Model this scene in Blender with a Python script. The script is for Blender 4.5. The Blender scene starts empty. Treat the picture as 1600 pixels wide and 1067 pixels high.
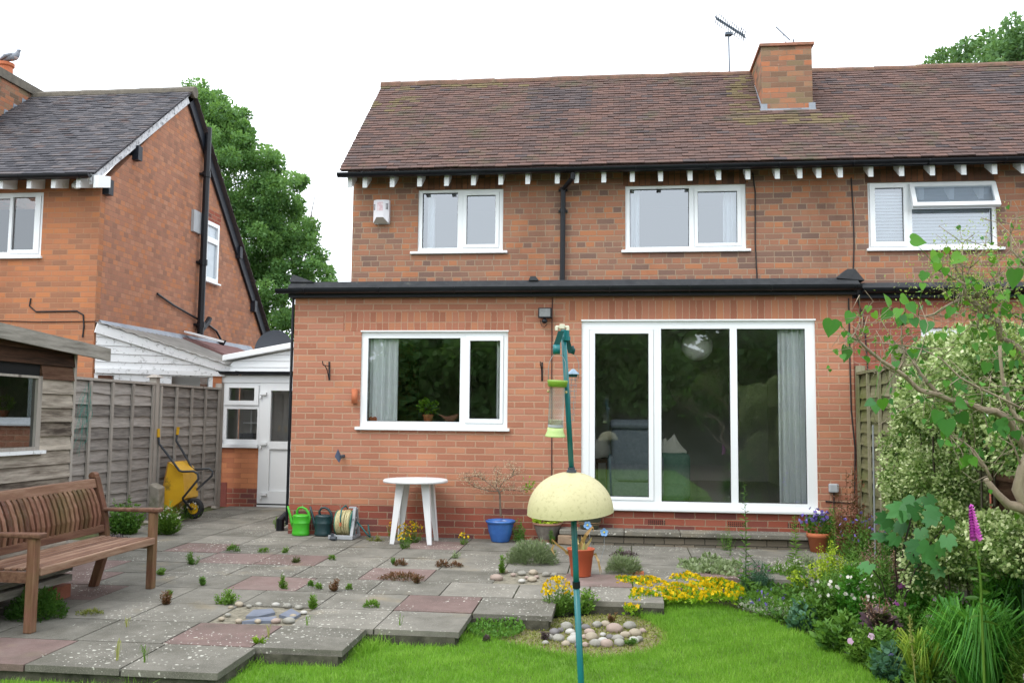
import bpy, math, random
import numpy as np
from mathutils import Vector, Matrix
random.seed(7); rng=np.random.default_rng(7)
S=bpy.context.scene; COL=S.collection
# ---------------------------------------------------------------- camera
CAM=np.array([0,-10.6,1.38]); F=1432.; P_,Y_,R_=.0835,-.117,.0098
fw=np.array([math.sin(Y_)*math.cos(P_),math.cos(Y_)*math.cos(P_),math.sin(P_)])
rt=np.cross(fw,[0,0,1]);rt/=np.linalg.norm(rt);up=np.cross(rt,fw)
rt,up=math.cos(R_)*rt+math.sin(R_)*up,-math.sin(R_)*rt+math.cos(R_)*up
cd=bpy.data.cameras.new('camera'); cam=bpy.data.objects.new('camera',cd); COL.objects.link(cam); S.camera=cam
cd.sensor_width=36; cd.lens=F/1600*36; cd.clip_end=500; cd.clip_start=.05
cam.matrix_world=Matrix(((rt[0],up[0],-fw[0],CAM[0]),(rt[1],up[1],-fw[1],CAM[1]),(rt[2],up[2],-fw[2],CAM[2]),(0,0,0,1)))
# photo pixel -> point on a real plane of the garden
def ray(x,y): return fw+rt*(x-800)/F-up*(y-533.5)/F
def onY(x,y,Y=0.):
    d=ray(x,y); return CAM+d*(Y-CAM[1])/d[1]
def onX(x,y,X):
    d=ray(x,y); return CAM+d*(X-CAM[0])/d[0]
def onG(x,y,z=0.,g=.02):
    d=ray(x,y); return CAM+d*(z+g*CAM[1]-CAM[2])/(d[2]-g*d[1])
def atD(x,y,t): return CAM+ray(x,y)*t
def PX(x,y=600,Y=0.): return float(onY(x,y,Y)[0])
def PZ(y,x=900,Y=0.): return float(onY(x,y,Y)[2])
# ---------------------------------------------------------------- light
W=bpy.data.worlds.new('World'); S.world=W; W.use_nodes=True; nt=W.node_tree; nt.nodes.clear()
sky=nt.nodes.new('ShaderNodeTexSky'); sky.sky_type='NISHITA'; sky.sun_disc=False
SE,SR=math.radians(52),math.radians(215)
sky.sun_elevation=SE; sky.sun_rotation=SR; sky.dust_density=4; sky.air_density=1.2
mx=nt.nodes.new('ShaderNodeMixRGB'); mx.inputs[0].default_value=.88
mx.inputs[2].default_value=(11.6,12.2,12.9,1)
bg=nt.nodes.new('ShaderNodeBackground'); bg.inputs[1].default_value=.12
wo=nt.nodes.new('ShaderNodeOutputWorld')
nt.links.new(sky.outputs[0],mx.inputs[1]); nt.links.new(mx.outputs[0],bg.inputs[0]); nt.links.new(bg.outputs[0],wo.inputs[0])
ld=bpy.data.lights.new('sun','SUN'); ld.energy=.95; ld.angle=math.radians(22); ld.color=(1,.96,.9)
sun=bpy.data.objects.new('sun',ld); COL.objects.link(sun)
sd=Vector((math.sin(SR)*math.cos(SE),math.cos(SR)*math.cos(SE),math.sin(SE)))
sun.rotation_euler=sd.to_track_quat('Z','Y').to_euler(); sun.location=(0,-20,30)
S.view_settings.view_transform='Standard'; S.view_settings.look='None'; S.view_settings.exposure=.72; S.view_settings.gamma=1
S.render.engine='CYCLES'; S.cycles.max_bounces=7; S.cycles.transparent_max_bounces=12; S.cycles.use_denoising=True
# ---------------------------------------------------------------- materials
MATS={}
def newmat(name):
    m=bpy.data.materials.new(name); m.use_nodes=True; t=m.node_tree; b=t.nodes['Principled BSDF']
    MATS[name]=m; return m,t,b
def N(t,k,**kw):
    n=t.nodes.new(k)
    for a,v in kw.items():
        if a.startswith('i_'):
            key=a[2:]; key=int(key) if key.isdigit() else key.replace('_',' ')
            n.inputs[key].default_value=v
        else: setattr(n,a,v)
    return n
def ramp(t,cols,fac,lo=0.,hi=1.,const=False):
    r=t.nodes.new('ShaderNodeValToRGB'); e=r.color_ramp.elements
    while len(e)<len(cols): e.new(.5)
    for i,c in enumerate(cols):
        e[i].position=lo+(hi-lo)*i/max(1,len(cols)-1); e[i].color=(*c,1)
    if const: r.color_ramp.interpolation='CONSTANT'
    t.links.new(fac,r.inputs[0]); return r.outputs[0]
def mixc(t,f,a,b,mode='MIX'):
    m=t.nodes.new('ShaderNodeMixRGB'); m.blend_type=mode
    for i,v in ((0,f),(1,a),(2,b)):
        if isinstance(v,(int,float)): m.inputs[i].default_value=v
        elif isinstance(v,tuple): m.inputs[i].default_value=(*v,1)
        else: t.links.new(v,m.inputs[i])
    return m.outputs[0]
def mth(t,op,a,b=0.,c=None):
    m=t.nodes.new('ShaderNodeMath'); m.operation=op
    for i,v in ((0,a),(1,b)) if c is None else ((0,a),(1,b),(2,c)):
        if isinstance(v,(int,float)): m.inputs[i].default_value=v
        else: t.links.new(v,m.inputs[i])
    return m.outputs[0]
def noise(t,vec,scale,detail=4,rough=.6):
    n=N(t,'ShaderNodeTexNoise',i_Scale=scale,i_Detail=detail,i_Roughness=rough)
    if vec is not None: t.links.new(vec,n.inputs['Vector'])
    return n.outputs['Fac']
def pos(t,sc=(1,1,1)):
    g=t.nodes.new('ShaderNodeNewGeometry'); m=t.nodes.new('ShaderNodeMapping'); m.inputs['Scale'].default_value=sc
    t.links.new(g.outputs['Position'],m.inputs[0]); return m.outputs[0]
def bump(t,b,h,strength=.4,dist=.01):
    n=N(t,'ShaderNodeBump',i_Strength=strength,i_Distance=dist); t.links.new(h,n.inputs['Height']); t.links.new(n.outputs[0],b.inputs['Normal'])
def mk(name,cols,rough=.7,scale=6.,bmp=0.,attr=False,spec=.35,sc=(1,1,1),detail=5,lo=.3,hi=.7,bscale=None,dirt=None,bd=.01,metal=0.):
    """cols ramped over noise, or over the mesh's own per-piece random value"""
    m,t,b=newmat(name); p=pos(t,sc)
    nz=noise(t,p,scale,detail)
    if attr:
        a=N(t,'ShaderNodeAttribute',attribute_name='rnd').outputs['Fac']
        f=mth(t,'ADD',mth(t,'MULTIPLY',a,.6),mth(t,'MULTIPLY',nz,.4)); lo,hi=.1,.9
    else: f=nz
    c=ramp(t,cols,f,lo,hi) if len(cols)>1 else None
    if c is None: b.inputs['Base Color'].default_value=(*cols[0],1)
    if dirt:
        d=ramp(t,[(0,0,0),(1,1,1)],noise(t,p,dirt[2],6,.7),dirt[3] if len(dirt)>3 else .5,(dirt[3] if len(dirt)>3 else .5)+.14)
        c=mixc(t,mth(t,'MULTIPLY',d,dirt[1]),c if c is not None else cols[0],dirt[0])
    if c is not None: t.links.new(c,b.inputs['Base Color'])
    b.inputs['Roughness'].default_value=rough; b.inputs['Specular IOR Level'].default_value=spec; b.inputs['Metallic'].default_value=metal
    if bmp: bump(t,b,noise(t,p,bscale or scale*4,5),bmp,bd)
    return m
def leafm(name,cols,rough=.5,tr=.35,spec=.3,gain=1.):
    m,t,b=newmat(name); a=N(t,'ShaderNodeAttribute',attribute_name='rnd').outputs['Fac']
    nz=noise(t,pos(t),3.,2)
    f=mth(t,'ADD',mth(t,'MULTIPLY',a,.7),mth(t,'MULTIPLY',nz,.3))
    c=ramp(t,cols,f,.1,.9); t.links.new(c,b.inputs['Base Color']); b.inputs['Roughness'].default_value=rough; b.inputs['Specular IOR Level'].default_value=spec
    tl=t.nodes.new('ShaderNodeBsdfTranslucent'); t.links.new(mixc(t,.35,c,(.35,.6,.05),'MIX'),tl.inputs[0])
    ms=t.nodes.new('ShaderNodeMixShader'); ms.inputs[0].default_value=tr
    o=t.nodes['Material Output']; t.links.new(b.outputs[0],ms.inputs[1]); t.links.new(tl.outputs[0],ms.inputs[2]); t.links.new(ms.outputs[0],o.inputs[0])
    return m
def brick(name,tones,mortar,w=.228,h=.0765,ms=.011,soldier=False,squash=1.,sq=2,stain=None,rb=.6,off=(0,0),salt=.0,mortar2=None,vary=.5):
    m,t,b=newmat(name)
    g=t.nodes.new('ShaderNodeNewGeometry'); sp=t.nodes.new('ShaderNodeSeparateXYZ'); t.links.new(g.outputs['Position'],sp.inputs[0])
    sn=t.nodes.new('ShaderNodeSeparateXYZ'); t.links.new(g.outputs['True Normal'],sn.inputs[0])
    side=mth(t,'GREATER_THAN',mth(t,'ABSOLUTE',sn.outputs[0]),.6)
    top=mth(t,'GREATER_THAN',mth(t,'ABSOLUTE',sn.outputs[2]),.6)
    u=mth(t,'ADD',mth(t,'MULTIPLY',sp.outputs[0],mth(t,'SUBTRACT',1.,side)),mth(t,'MULTIPLY',sp.outputs[1],side))
    v=mth(t,'ADD',mth(t,'MULTIPLY',sp.outputs[2],mth(t,'SUBTRACT',1.,top)),mth(t,'MULTIPLY',sp.outputs[1],top))
    # slight waviness of hand-laid courses
    wv=noise(t,g.outputs['Position'],2.2,2); v=mth(t,'ADD',v,mth(t,'MULTIPLY',mth(t,'SUBTRACT',wv,.5),.012))
    wu=noise(t,g.outputs['Position'],9.,2); u=mth(t,'ADD',u,mth(t,'MULTIPLY',mth(t,'SUBTRACT',wu,.5),.02))
    we=noise(t,g.outputs['Position'],38.,3); v=mth(t,'ADD',v,mth(t,'MULTIPLY',mth(t,'SUBTRACT',we,.5),.012)); wf=noise(t,pos(t,(1,1.01,1.02)),43.,3); u=mth(t,'ADD',u,mth(t,'MULTIPLY',mth(t,'SUBTRACT',wf,.5),.014))
    u=mth(t,'ADD',u,50+off[0]); v=mth(t,'ADD',v,20+off[1])
    cb=t.nodes.new('ShaderNodeCombineXYZ')
    t.links.new(v if soldier else u,cb.inputs[0]); t.links.new(u if soldier else v,cb.inputs[1])
    bt=N(t,'ShaderNodeTexBrick',offset=0. if soldier else .5,offset_frequency=2,squash=squash,squash_frequency=sq,i_Scale=1.,i_Bias=0.)
    bt.inputs['Color1'].default_value=(0,0,0,1); bt.inputs['Color2'].default_value=(1,1,1,1); bt.inputs['Mortar'].default_value=(.5,.5,.5,1)
    bt.inputs['Mortar Size'].default_value=ms/2; bt.inputs['Mortar Smooth'].default_value=.4
    bt.inputs['Brick Width'].default_value=w; bt.inputs['Row Height'].default_value=h
    t.links.new(cb.outputs[0],bt.inputs['Vector'])
    rnd=bt.outputs['Color']
    fine=noise(t,g.outputs['Position'],55.,6,.7); big=noise(t,g.outputs['Position'],.9,4)
    f=mth(t,'ADD',mth(t,'ADD',rnd,mth(t,'MULTIPLY',mth(t,'SUBTRACT',fine,.5),.35)),mth(t,'MULTIPLY',mth(t,'SUBTRACT',big,.5),vary))
    bc=ramp(t,tones,f,.03,.97)
    if salt:
        s=ramp(t,[(0,0,0),(1,1,1)],noise(t,g.outputs['Position'],14.,5,.75),.64,.72); bc=mixc(t,mth(t,'MULTIPLY',s,salt),bc,(.62,.5,.42))
    mc=mixc(t,noise(t,g.outputs['Position'],5.,4),mortar,mortar2 or tuple(x*.8 for x in mortar))
    c=mixc(t,bt.outputs['Fac'],bc,mc)
    if stain:
        s=ramp(t,[(0,0,0),(1,1,1)],noise(t,pos(t,(1,1,.45)),1.3,5,.65),.5,.68); c=mixc(t,mth(t,'MULTIPLY',s,stain[1]),c,stain[0],'MULTIPLY')
    t.links.new(c,b.inputs['Base Color']); b.inputs['Roughness'].default_value=.9; b.inputs['Specular IOR Level'].default_value=.15
    hgt=mth(t,'ADD',mth(t,'MULTIPLY',bt.outputs['Fac'],-1.),mth(t,'MULTIPLY',fine,.5)); bump(t,b,hgt,rb,.008)
    return m
def wood(name,cols,axis='x',knots=True,rough=.8,green=0.):
    m,t,b=newmat(name); sc={'x':(1.2,14,14),'y':(14,1.2,14),'z':(14,14,1.2)}[axis]
    p=pos(t,sc); a=N(t,'ShaderNodeAttribute',attribute_name='rnd').outputs['Fac']
    f=mth(t,'ADD',mth(t,'MULTIPLY',noise(t,p,2.2,7,.7),.8),mth(t,'MULTIPLY',a,.26))
    c=ramp(t,cols,f,.33,.74)
    if knots:
        v=N(t,'ShaderNodeTexVoronoi',i_Scale=.32); t.links.new(p,v.inputs['Vector']); c=mixc(t,mth(t,'MULTIPLY',ramp(t,[(1,1,1),(0,0,0)],v.outputs['Distance'],.06,.13),.75),c,tuple(x*.4 for x in cols[0]))
    if green:
        s=ramp(t,[(0,0,0),(1,1,1)],noise(t,pos(t),2.2,4,.7),.45,.65); c=mixc(t,mth(t,'MULTIPLY',s,green),c,(.12,.15,.04))
    t.links.new(c,b.inputs['Base Color']); b.inputs['Roughness'].default_value=rough; b.inputs['Specular IOR Level'].default_value=.2
    bump(t,b,noise(t,p,5.,6,.7),.5,.006); return m
BE=brick('brick_orange',[(.35,.15,.095),(.385,.168,.108),(.405,.182,.12),(.42,.193,.128),(.455,.205,.118)],(.45,.29,.20),salt=.4,vary=.35,mortar2=(.405,.24,.158),ms=.019,stain=((.86,.84,.82),.5))
BS=brick('brick_soldier',[(.32,.13,.082),(.36,.15,.095),(.40,.17,.11),(.44,.19,.105)],(.46,.30,.205),soldier=True,w=.30,h=.0765,vary=.2)
BM=brick('brick_mixed',[(.18,.115,.092),(.235,.135,.10),(.28,.147,.10),(.315,.153,.10),(.35,.16,.096),(.41,.175,.088),(.30,.165,.11)],(.37,.28,.20),squash=.52,sq=3,stain=((.7,.64,.6),.6),vary=.4,mortar2=(.28,.20,.14),ms=.015)
BMS=brick('brick_mixed_soldier',[(.10,.055,.04),(.17,.08,.05),(.25,.11,.06)],(.10,.07,.05),soldier=True,w=.30,h=.0765,vary=.2)
BL=brick('brick_neighbour',[(.29,.145,.09),(.36,.16,.09),(.40,.17,.092),(.44,.182,.092),(.47,.19,.085),(.37,.17,.10)],(.40,.22,.14),stain=((.8,.74,.7),.5),ms=.013,vary=.45,mortar2=(.38,.2,.11))
BLG=brick('brick_gable',[(.28,.145,.10),(.34,.165,.11),(.38,.18,.115),(.42,.215,.14),(.45,.185,.09),(.33,.165,.115)],(.31,.19,.13),stain=((.78,.74,.72),.5),ms=.011,vary=.3,w=.128,mortar2=(.3,.17,.11))
BP=brick('brick_plinth',[(.15,.06,.055),(.24,.075,.055),(.29,.085,.055),(.32,.105,.07)],(.36,.25,.175),vary=.4,ms=.013)
BD=brick('brick_dark',[(.21,.075,.055),(.28,.09,.062),(.33,.11,.07)],(.36,.22,.17),vary=.4)
BC=brick('brick_chimney',[(.17,.11,.075),(.25,.135,.09),(.31,.15,.095),(.42,.165,.085),(.26,.17,.11),(.20,.15,.09)],(.27,.20,.145),stain=((.6,.55,.48),.8),salt=.3,vary=.6)
BSTEP=brick('brick_step',[(.10,.09,.07),(.16,.14,.11),(.2,.17,.13)],(.06,.055,.045),w=.22,h=.07,vary=.5)
BLEAN=brick('brick_porch',[(.40,.15,.08),(.50,.20,.10),(.56,.23,.11)],(.44,.20,.11),ms=.006,vary=.4)
UPVC=mk('white_upvc',[(.80,.83,.85)],.3,spec=.5); UPVC2=mk('upvc_old',[(.70,.72,.73)],.35,spec=.5)
WPAINT=mk('white_paint',[(.83,.85,.86)],.6,dirt=((.35,.33,.3),.6,9.,.62))
PEEL=mk('peeling_paint',[(.80,.81,.82),(.75,.77,.78)],.6,scale=4,dirt=((.16,.15,.14),.9,16.,.56))
PEEL2=mk('worn_white_paint',[(.66,.67,.69),(.5,.52,.55)],.6,scale=7,dirt=((.10,.10,.11),.9,13.,.5))
BLACK=mk('black_gutter',[(.006,.007,.010),(.010,.012,.016)],.38,spec=.3); BLACKP=mk('black_fascia',[(.009,.012,.02),(.016,.019,.027)],.5,scale=20,spec=.3,bmp=.3)
FELT=mk('roof_felt',[(.02,.022,.025),(.036,.038,.042)],.85,scale=12,bmp=.4,bscale=300,dirt=((.16,.16,.13),.4,8.,.6))
LEAD=mk('lead',[(.20,.23,.28),(.33,.36,.40)],.5,scale=5,bmp=.2)
CONC=mk('concrete',[(.22,.20,.16),(.33,.30,.25)],.9,scale=12,bmp=.4,dirt=((.10,.11,.05),.6,5.,.5))
TR=mk('roof_tile_brown',[(.07,.048,.044),(.095,.062,.056),(.12,.073,.063),(.145,.083,.068),(.108,.071,.064)],.85,attr=True,scale=1.3,bmp=.5,bscale=60,dirt=((.09,.085,.05),.75,1.6,.54))
TD=mk('roof_tile_dark',[(.055,.045,.048),(.085,.065,.065),(.11,.08,.076)],.85,attr=True,scale=3.,bmp=.5,bscale=60)
TM=mk('roof_tile_mossy',[(.10,.085,.045),(.15,.11,.065),(.16,.13,.06)],.9,attr=True,scale=3.,bmp=.5,bscale=60)
TL=mk('roof_tile_slate_grey',[(.04,.04,.048),(.07,.068,.078),(.10,.095,.105),(.13,.105,.10)],.8,attr=True,scale=3.,bmp=.4,bscale=60,dirt=((.10,.09,.08),.5,2.,.6))
RIDGE=mk('ridge_tile',[(.10,.07,.05),(.155,.09,.065),(.20,.11,.075)],.9,scale=9,bmp=.5,dirt=((.28,.26,.15),.6,10.,.58))
RIDGEG=mk('ridge_tile_grey',[(.10,.09,.075),(.17,.15,.12)],.9,scale=9,bmp=.5)
TERRA=mk('terracotta',[(.42,.12,.05),(.52,.17,.08)],.75,scale=8); TERRAP=mk('orange_plastic',[(.42,.085,.035),(.48,.10,.04)],.5,scale=5,spec=.4)
LAWNM=mk('lawn_soil',[(.06,.11,.012),(.10,.20,.02),(.13,.26,.025)],.9,scale=8,bmp=.6,bscale=90)
SOIL=mk('soil',[(.035,.027,.018),(.08,.06,.04),(.12,.095,.06)],.95,scale=9,bmp=.8,bscale=40,dirt=((.06,.09,.02),.7,3.,.5))
GRAV=mk('bare_ground',[(.10,.09,.05),(.20,.17,.09),(.17,.2,.06)],.95,scale=14,bmp=.7,bscale=60)
WOODF=wood('fence_wood',[(.10,.09,.082),(.235,.215,.195),(.38,.35,.32)],'y'); WOODB=wood('fence_batten',[(.24,.215,.19),(.40,.365,.325)],'z')
WOODG=wood('fence_wood_green',[(.10,.10,.05),(.19,.18,.10),(.28,.26,.17)],'y',green=.7); WOODGB=wood('fence_batten_green',[(.17,.16,.09),(.30,.28,.2)],'z',green=.5)
WOODS=wood('shed_wood',[(.05,.038,.03),(.18,.15,.12),(.33,.29,.24),(.46,.40,.33)],'y'); WOODSD=wood('shed_wood_stained',[(.03,.018,.012),(.09,.045,.028),(.17,.10,.065)],'y')
WOODR=wood('shed_fascia',[(.13,.12,.10),(.28,.26,.23),(.40,.375,.335)],'y')
BENCH=wood('bench_teak',[(.075,.032,.022),(.16,.072,.046),(.265,.14,.095)],'z',rough=.55,green=.25,knots=False); BENCHY=wood('bench_teak_long',[(.10,.048,.032),(.20,.108,.07),(.31,.20,.14)],'y',rough=.55,knots=False)
def pave(name,cols,lich=1.):
    m,t,b=newmat(name); p=pos(t); a=N(t,'ShaderNodeAttribute',attribute_name='rnd').outputs['Fac']
    f=mth(t,'ADD',mth(t,'MULTIPLY',noise(t,p,3.5,8,.72),.8),mth(t,'MULTIPLY',a,.2)); c=ramp(t,cols,f,.33,.66)
    sp=noise(t,p,160.,3,.8); c=mixc(t,ramp(t,[(0,0,0),(1,1,1)],sp,.55,.75),c,tuple(min(1,x*1.6) for x in cols[-1]))
    st=ramp(t,[(0,0,0),(1,1,1)],noise(t,p,1.7,4,.6),.6,.72); c=mixc(t,mth(t,'MULTIPLY',st,.5),c,(.27,.22,.14))
    dk=ramp(t,[(0,0,0),(1,1,1)],noise(t,p,2.6,5,.6),.5,.7); c=mixc(t,mth(t,'MULTIPLY',dk,.4),c,(.09,.085,.065))
    nd=N(t,'ShaderNodeTexNoise',i_Scale=14.,i_Detail=3.); t.links.new(p,nd.inputs['Vector'])
    va=N(t,'ShaderNodeVectorMath',operation='MULTIPLY_ADD'); t.links.new(nd.outputs['Color'],va.inputs[0]); va.inputs[1].default_value=(.05,.05,.05); t.links.new(p,va.inputs[2])
    for s,th in ((17.,.2),(38.,.23)):
        v=N(t,'ShaderNodeTexVoronoi',i_Scale=s,i_Randomness=1.); t.links.new(va.outputs[0],v.inputs['Vector'])
        msk=mth(t,'MULTIPLY',mth(t,'LESS_THAN',v.outputs['Distance'],th),mth(t,'GREATER_THAN',noise(t,p,1.1,3),.52 if s<20 else .5))
        cs=t.nodes.new('ShaderNodeSeparateColor'); t.links.new(v.outputs['Color'],cs.inputs[0])
        msk=mth(t,'MULTIPLY',msk,mth(t,'GREATER_THAN',cs.outputs[0],.55)); c=mixc(t,mth(t,'MULTIPLY',msk,.85*lich),c,(.60,.59,.52))
    t.links.new(c,b.inputs['Base Color']); b.inputs['Roughness'].default_value=.9; b.inputs['Specular IOR Level'].default_value=.2
    bump(t,b,noise(t,p,70.,6,.75),.5,.006); return m
PG=pave('slab_grey',[(.115,.11,.092),(.175,.166,.142),(.24,.225,.193)],.85); PR=pave('slab_red',[(.13,.095,.085),(.18,.125,.113),(.22,.165,.15)],.9)
JOINT=mk('joint_soil',[(.02,.018,.012),(.05,.06,.018),(.09,.12,.03)],.95,scale=9)
def glassm(name,refl,tint=(.86,.9,.89),rough=0.):
    m,t,b=newmat(name); t.nodes.remove(b); o=t.nodes['Material Output']
    tr=t.nodes.new('ShaderNodeBsdfTransparent'); tr.inputs[0].default_value=(*tint,1)
    gl=t.nodes.new('ShaderNodeBsdfGlossy'); gl.inputs['Roughness'].default_value=rough; gl.inputs[0].default_value=(.9,.95,1,1)
    fr=N(t,'ShaderNodeFresnel',i_IOR=1.5); f=mth(t,'ADD',mth(t,'MULTIPLY',fr.outputs[0],.9),refl-.04); f=mth(t,'MINIMUM',f,1.)
    ms=t.nodes.new('ShaderNodeMixShader'); t.links.new(f,ms.inputs[0]); t.links.new(tr.outputs[0],ms.inputs[1]); t.links.new(gl.outputs[0],ms.inputs[2]); t.links.new(ms.outputs[0],o.inputs[0]); return m
GLASS=glassm('glass',.16,(.97,.985,.98)); GLASSU=glassm('glass_upper',.26,(.75,.8,.85)); FROST=glassm('frosted_glass',.2,(.8,.85,.85),.25)
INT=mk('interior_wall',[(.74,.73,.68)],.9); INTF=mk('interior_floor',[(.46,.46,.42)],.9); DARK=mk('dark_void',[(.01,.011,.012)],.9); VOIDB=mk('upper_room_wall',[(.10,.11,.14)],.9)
CURT=mk('curtain',[(.86,.89,.90),(.92,.93,.94)],.9,scale=8)
SOFA=mk('grey_sofa',[(.22,.26,.30),(.30,.34,.38)],.95,scale=30,bmp=.3); SOFAG=mk('green_sofa',[(.12,.22,.17),(.17,.28,.22)],.95,scale=30)
CUSH=mk('cream_cushion',[(.62,.60,.52),(.7,.68,.6)],.9,scale=20); SHADE=mk('paper_shade',[(.82,.81,.74)],.9)
GASK=mk('rubber_gasket',[(.02,.022,.025)],.6); GREY=mk('grey_plastic',[(.33,.35,.37),(.40,.42,.44)],.5,scale=6); DGREY=mk('dark_grey_plastic',[(.06,.07,.085)],.5)
# ---------------------------------------------------------------- mesh helpers
class MB:
    def __init__(s): s.v=[];s.f=[];s.m=[];s.r=[];s.M=None;s.mi=0;s.rv=None
    def addv(s,pts):
        n=len(s.v); r=random.random() if s.rv is None else s.rv
        for p in pts:
            p=tuple(map(float,p)); 
            if s.M: p=s.M(p)
            s.v.append(p); s.r.append(r)
        return n
    def face(s,ids): s.f.append(tuple(ids)); s.m.append(s.mi)
    def poly(s,pts): n=s.addv(pts); s.face(range(n,n+len(pts))); return s
    def hexa(s,p):
        n=s.addv(p)
        for q in ((0,3,2,1),(4,5,6,7),(0,1,5,4),(1,2,6,5),(2,3,7,6),(3,0,4,7)): s.face([n+i for i in q])
        return s
    def box(s,x0,x1,y0,y1,z0,z1):
        return s.hexa([(x0,y0,z0),(x1,y0,z0),(x1,y1,z0),(x0,y1,z0),(x0,y0,z1),(x1,y0,z1),(x1,y1,z1),(x0,y1,z1)])
    def bar(s,a,b,w,h,upv=(0,0,1)):
        a=Vector(a);b=Vector(b);d=(b-a).normalized(); u=Vector(upv); r=d.cross(u)
        if r.length<1e-4: r=d.cross(Vector((0,1,0)))
        r.normalize(); u=r.cross(d); r=r*w/2; u=u*h/2
        return s.hexa([a-r-u,a+r-u,b+r-u,b-r-u,a-r+u,a+r+u,b+r+u,b-r+u])
    def tube(s,pts,rad,n=8,caps=True):
        pts=[Vector(tuple(map(float,p))) for p in pts]; k=len(pts)
        rad=[rad]*k if isinstance(rad,(int,float)) else rad
        ref=None; base=None
        for i,p in enumerate(pts):
            d=(pts[min(i+1,k-1)]-pts[max(i-1,0)]).normalized()
            if ref is None: ref=d.orthogonal().normalized()
            ref=(ref-d*ref.dot(d)).normalized(); q=d.cross(ref)
            m=s.addv([p+(ref*math.cos(6.28318*j/n)+q*math.sin(6.28318*j/n))*rad[i] for j in range(n)])
            if s.rv is None: s.r[m:m+n]=[s.r[0]]*n
            if base is not None:
                for j in range(n): s.face((base+j,base+(j+1)%n,m+(j+1)%n,m+j))
            elif caps: s.face(range(m+n-1,m-1,-1))
            base=m
        if caps: s.face(range(base,base+n))
        return s
    def lathe(s,prof,c=(0,0,0),n=24,sx=1.,sy=1.,close=True):
        base=None
        for (r,z) in prof:
            m=s.addv([(c[0]+r*sx*math.cos(6.28318*j/n),c[1]+r*sy*math.sin(6.28318*j/n),c[2]+z) for j in range(n)])
            if base is not None:
                for j in range(n): s.face((base+j,base+(j+1)%n,m+(j+1)%n,m+j))
            base=m
        return s
    def prism(s,poly,off):
        n=len(poly); a=s.addv(poly); b=s.addv([tuple(np.array(p,float)+np.array(off)) for p in poly])
        s.face(range(a+n-1,a-1,-1)); s.face(range(b,b+n))
        for i in range(n): s.face((a+i,a+(i+1)%n,b+(i+1)%n,b+i))
        return s
    def ball(s,c,r,n=12,m=7,sc=(1,1,1),rot=0.,jit=0.):
        prof=[]; base=None; ca,sa=math.cos(rot),math.sin(rot)
        for i in range(m+1):
            ph=math.pi*i/m; ring=[]
            for j in range(n):
                th=6.28318*j/n; q=1+jit*(random.random()-.5) if 0<i<m else 1
                x,y,z=r*sc[0]*math.sin(ph)*math.cos(th)*q,r*sc[1]*math.sin(ph)*math.sin(th)*q,-r*sc[2]*math.cos(ph)
                ring.append((c[0]+x*ca-y*sa,c[1]+x*sa+y*ca,c[2]+z))
            k=s.addv(ring)
            if base is not None:
                for j in range(n): s.face((base+j,base+(j+1)%n,k+(j+1)%n,k+j))
            base=k
        return s
    def grid(s,a0,a1,b0,b1,holes,c0,c1,axis='y'):
        """slab with rectangular openings; a = along, b = z, c = thickness axis"""
        xs=sorted({a0,a1,*[h[0] for h in holes],*[h[1] for h in holes]}); zs=sorted({b0,b1,*[h[2] for h in holes],*[h[3] for h in holes]})
        xs=[x for x in xs if a0<=x<=a1]; zs=[z for z in zs if b0<=z<=b1]
        P=(lambda a,b,c:(a,c,b)) if axis=='y' else (lambda a,b,c:(c,a,b)) if axis=='x' else (lambda a,b,c:(a,b,c))
        def solid(i,j):
            if i<0 or j<0 or i>=len(xs)-1 or j>=len(zs)-1: return False
            x=(xs[i]+xs[i+1])/2;z=(zs[j]+zs[j+1])/2
            return not any(h[0]<x<h[1] and h[2]<z<h[3] for h in holes)
        for i in range(len(xs)-1):
            for j in range(len(zs)-1):
                if not solid(i,j): continue
                x0,x1,z0,z1=xs[i],xs[i+1],zs[j],zs[j+1]
                s.poly([P(x0,z0,c0),P(x1,z0,c0),P(x1,z1,c0),P(x0,z1,c0)]); s.poly([P(x0,z1,c1),P(x1,z1,c1),P(x1,z0,c1),P(x0,z0,c1)])
                if not solid(i-1,j): s.poly([P(x0,z0,c0),P(x0,z1,c0),P(x0,z1,c1),P(x0,z0,c1)])
                if not solid(i+1,j): s.poly([P(x1,z0,c0),P(x1,z0,c1),P(x1,z1,c1),P(x1,z1,c0)])
                if not solid(i,j-1): s.poly([P(x0,z0,c0),P(x0,z0,c1),P(x1,z0,c1),P(x1,z0,c0)])
                if not solid(i,j+1): s.poly([P(x0,z1,c0),P(x1,z1,c0),P(x1,z1,c1),P(x0,z1,c1)])
        return s
    def build(s,name,mats,parent=None,smooth=False):
        o=wl(parent); me=bpy.data.meshes.new(name)
        me.from_pydata([(a-o[0],b-o[1],c-o[2]) for a,b,c in s.v],[],s.f)
        return fin(me,name,mats,parent,smooth,s.r,s.m)
def wl(p):
    l=[0,0,0]
    while p is not None: l=[l[i]+p.location[i] for i in range(3)]; p=p.parent
    return l
def fin(me,name,mats,parent,smooth,r=None,mi=None):
    if not isinstance(mats,(list,tuple)): mats=[mats]
    for m in mats: me.materials.append(m)
    if mi is not None and len(mats)>1: me.polygons.foreach_set('material_index',np.array(mi,dtype=np.int32))
    if r is not None:
        at=me.attributes.new('rnd','FLOAT','POINT'); at.data.foreach_set('value',np.array(r,dtype=np.float32))
    if smooth: me.polygons.foreach_set('use_smooth',np.ones(len(me.polygons),dtype=bool))
    me.update(); ob=bpy.data.objects.new(name,me); COL.objects.link(ob)
    if parent is not None: ob.parent=parent
    return ob
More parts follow.
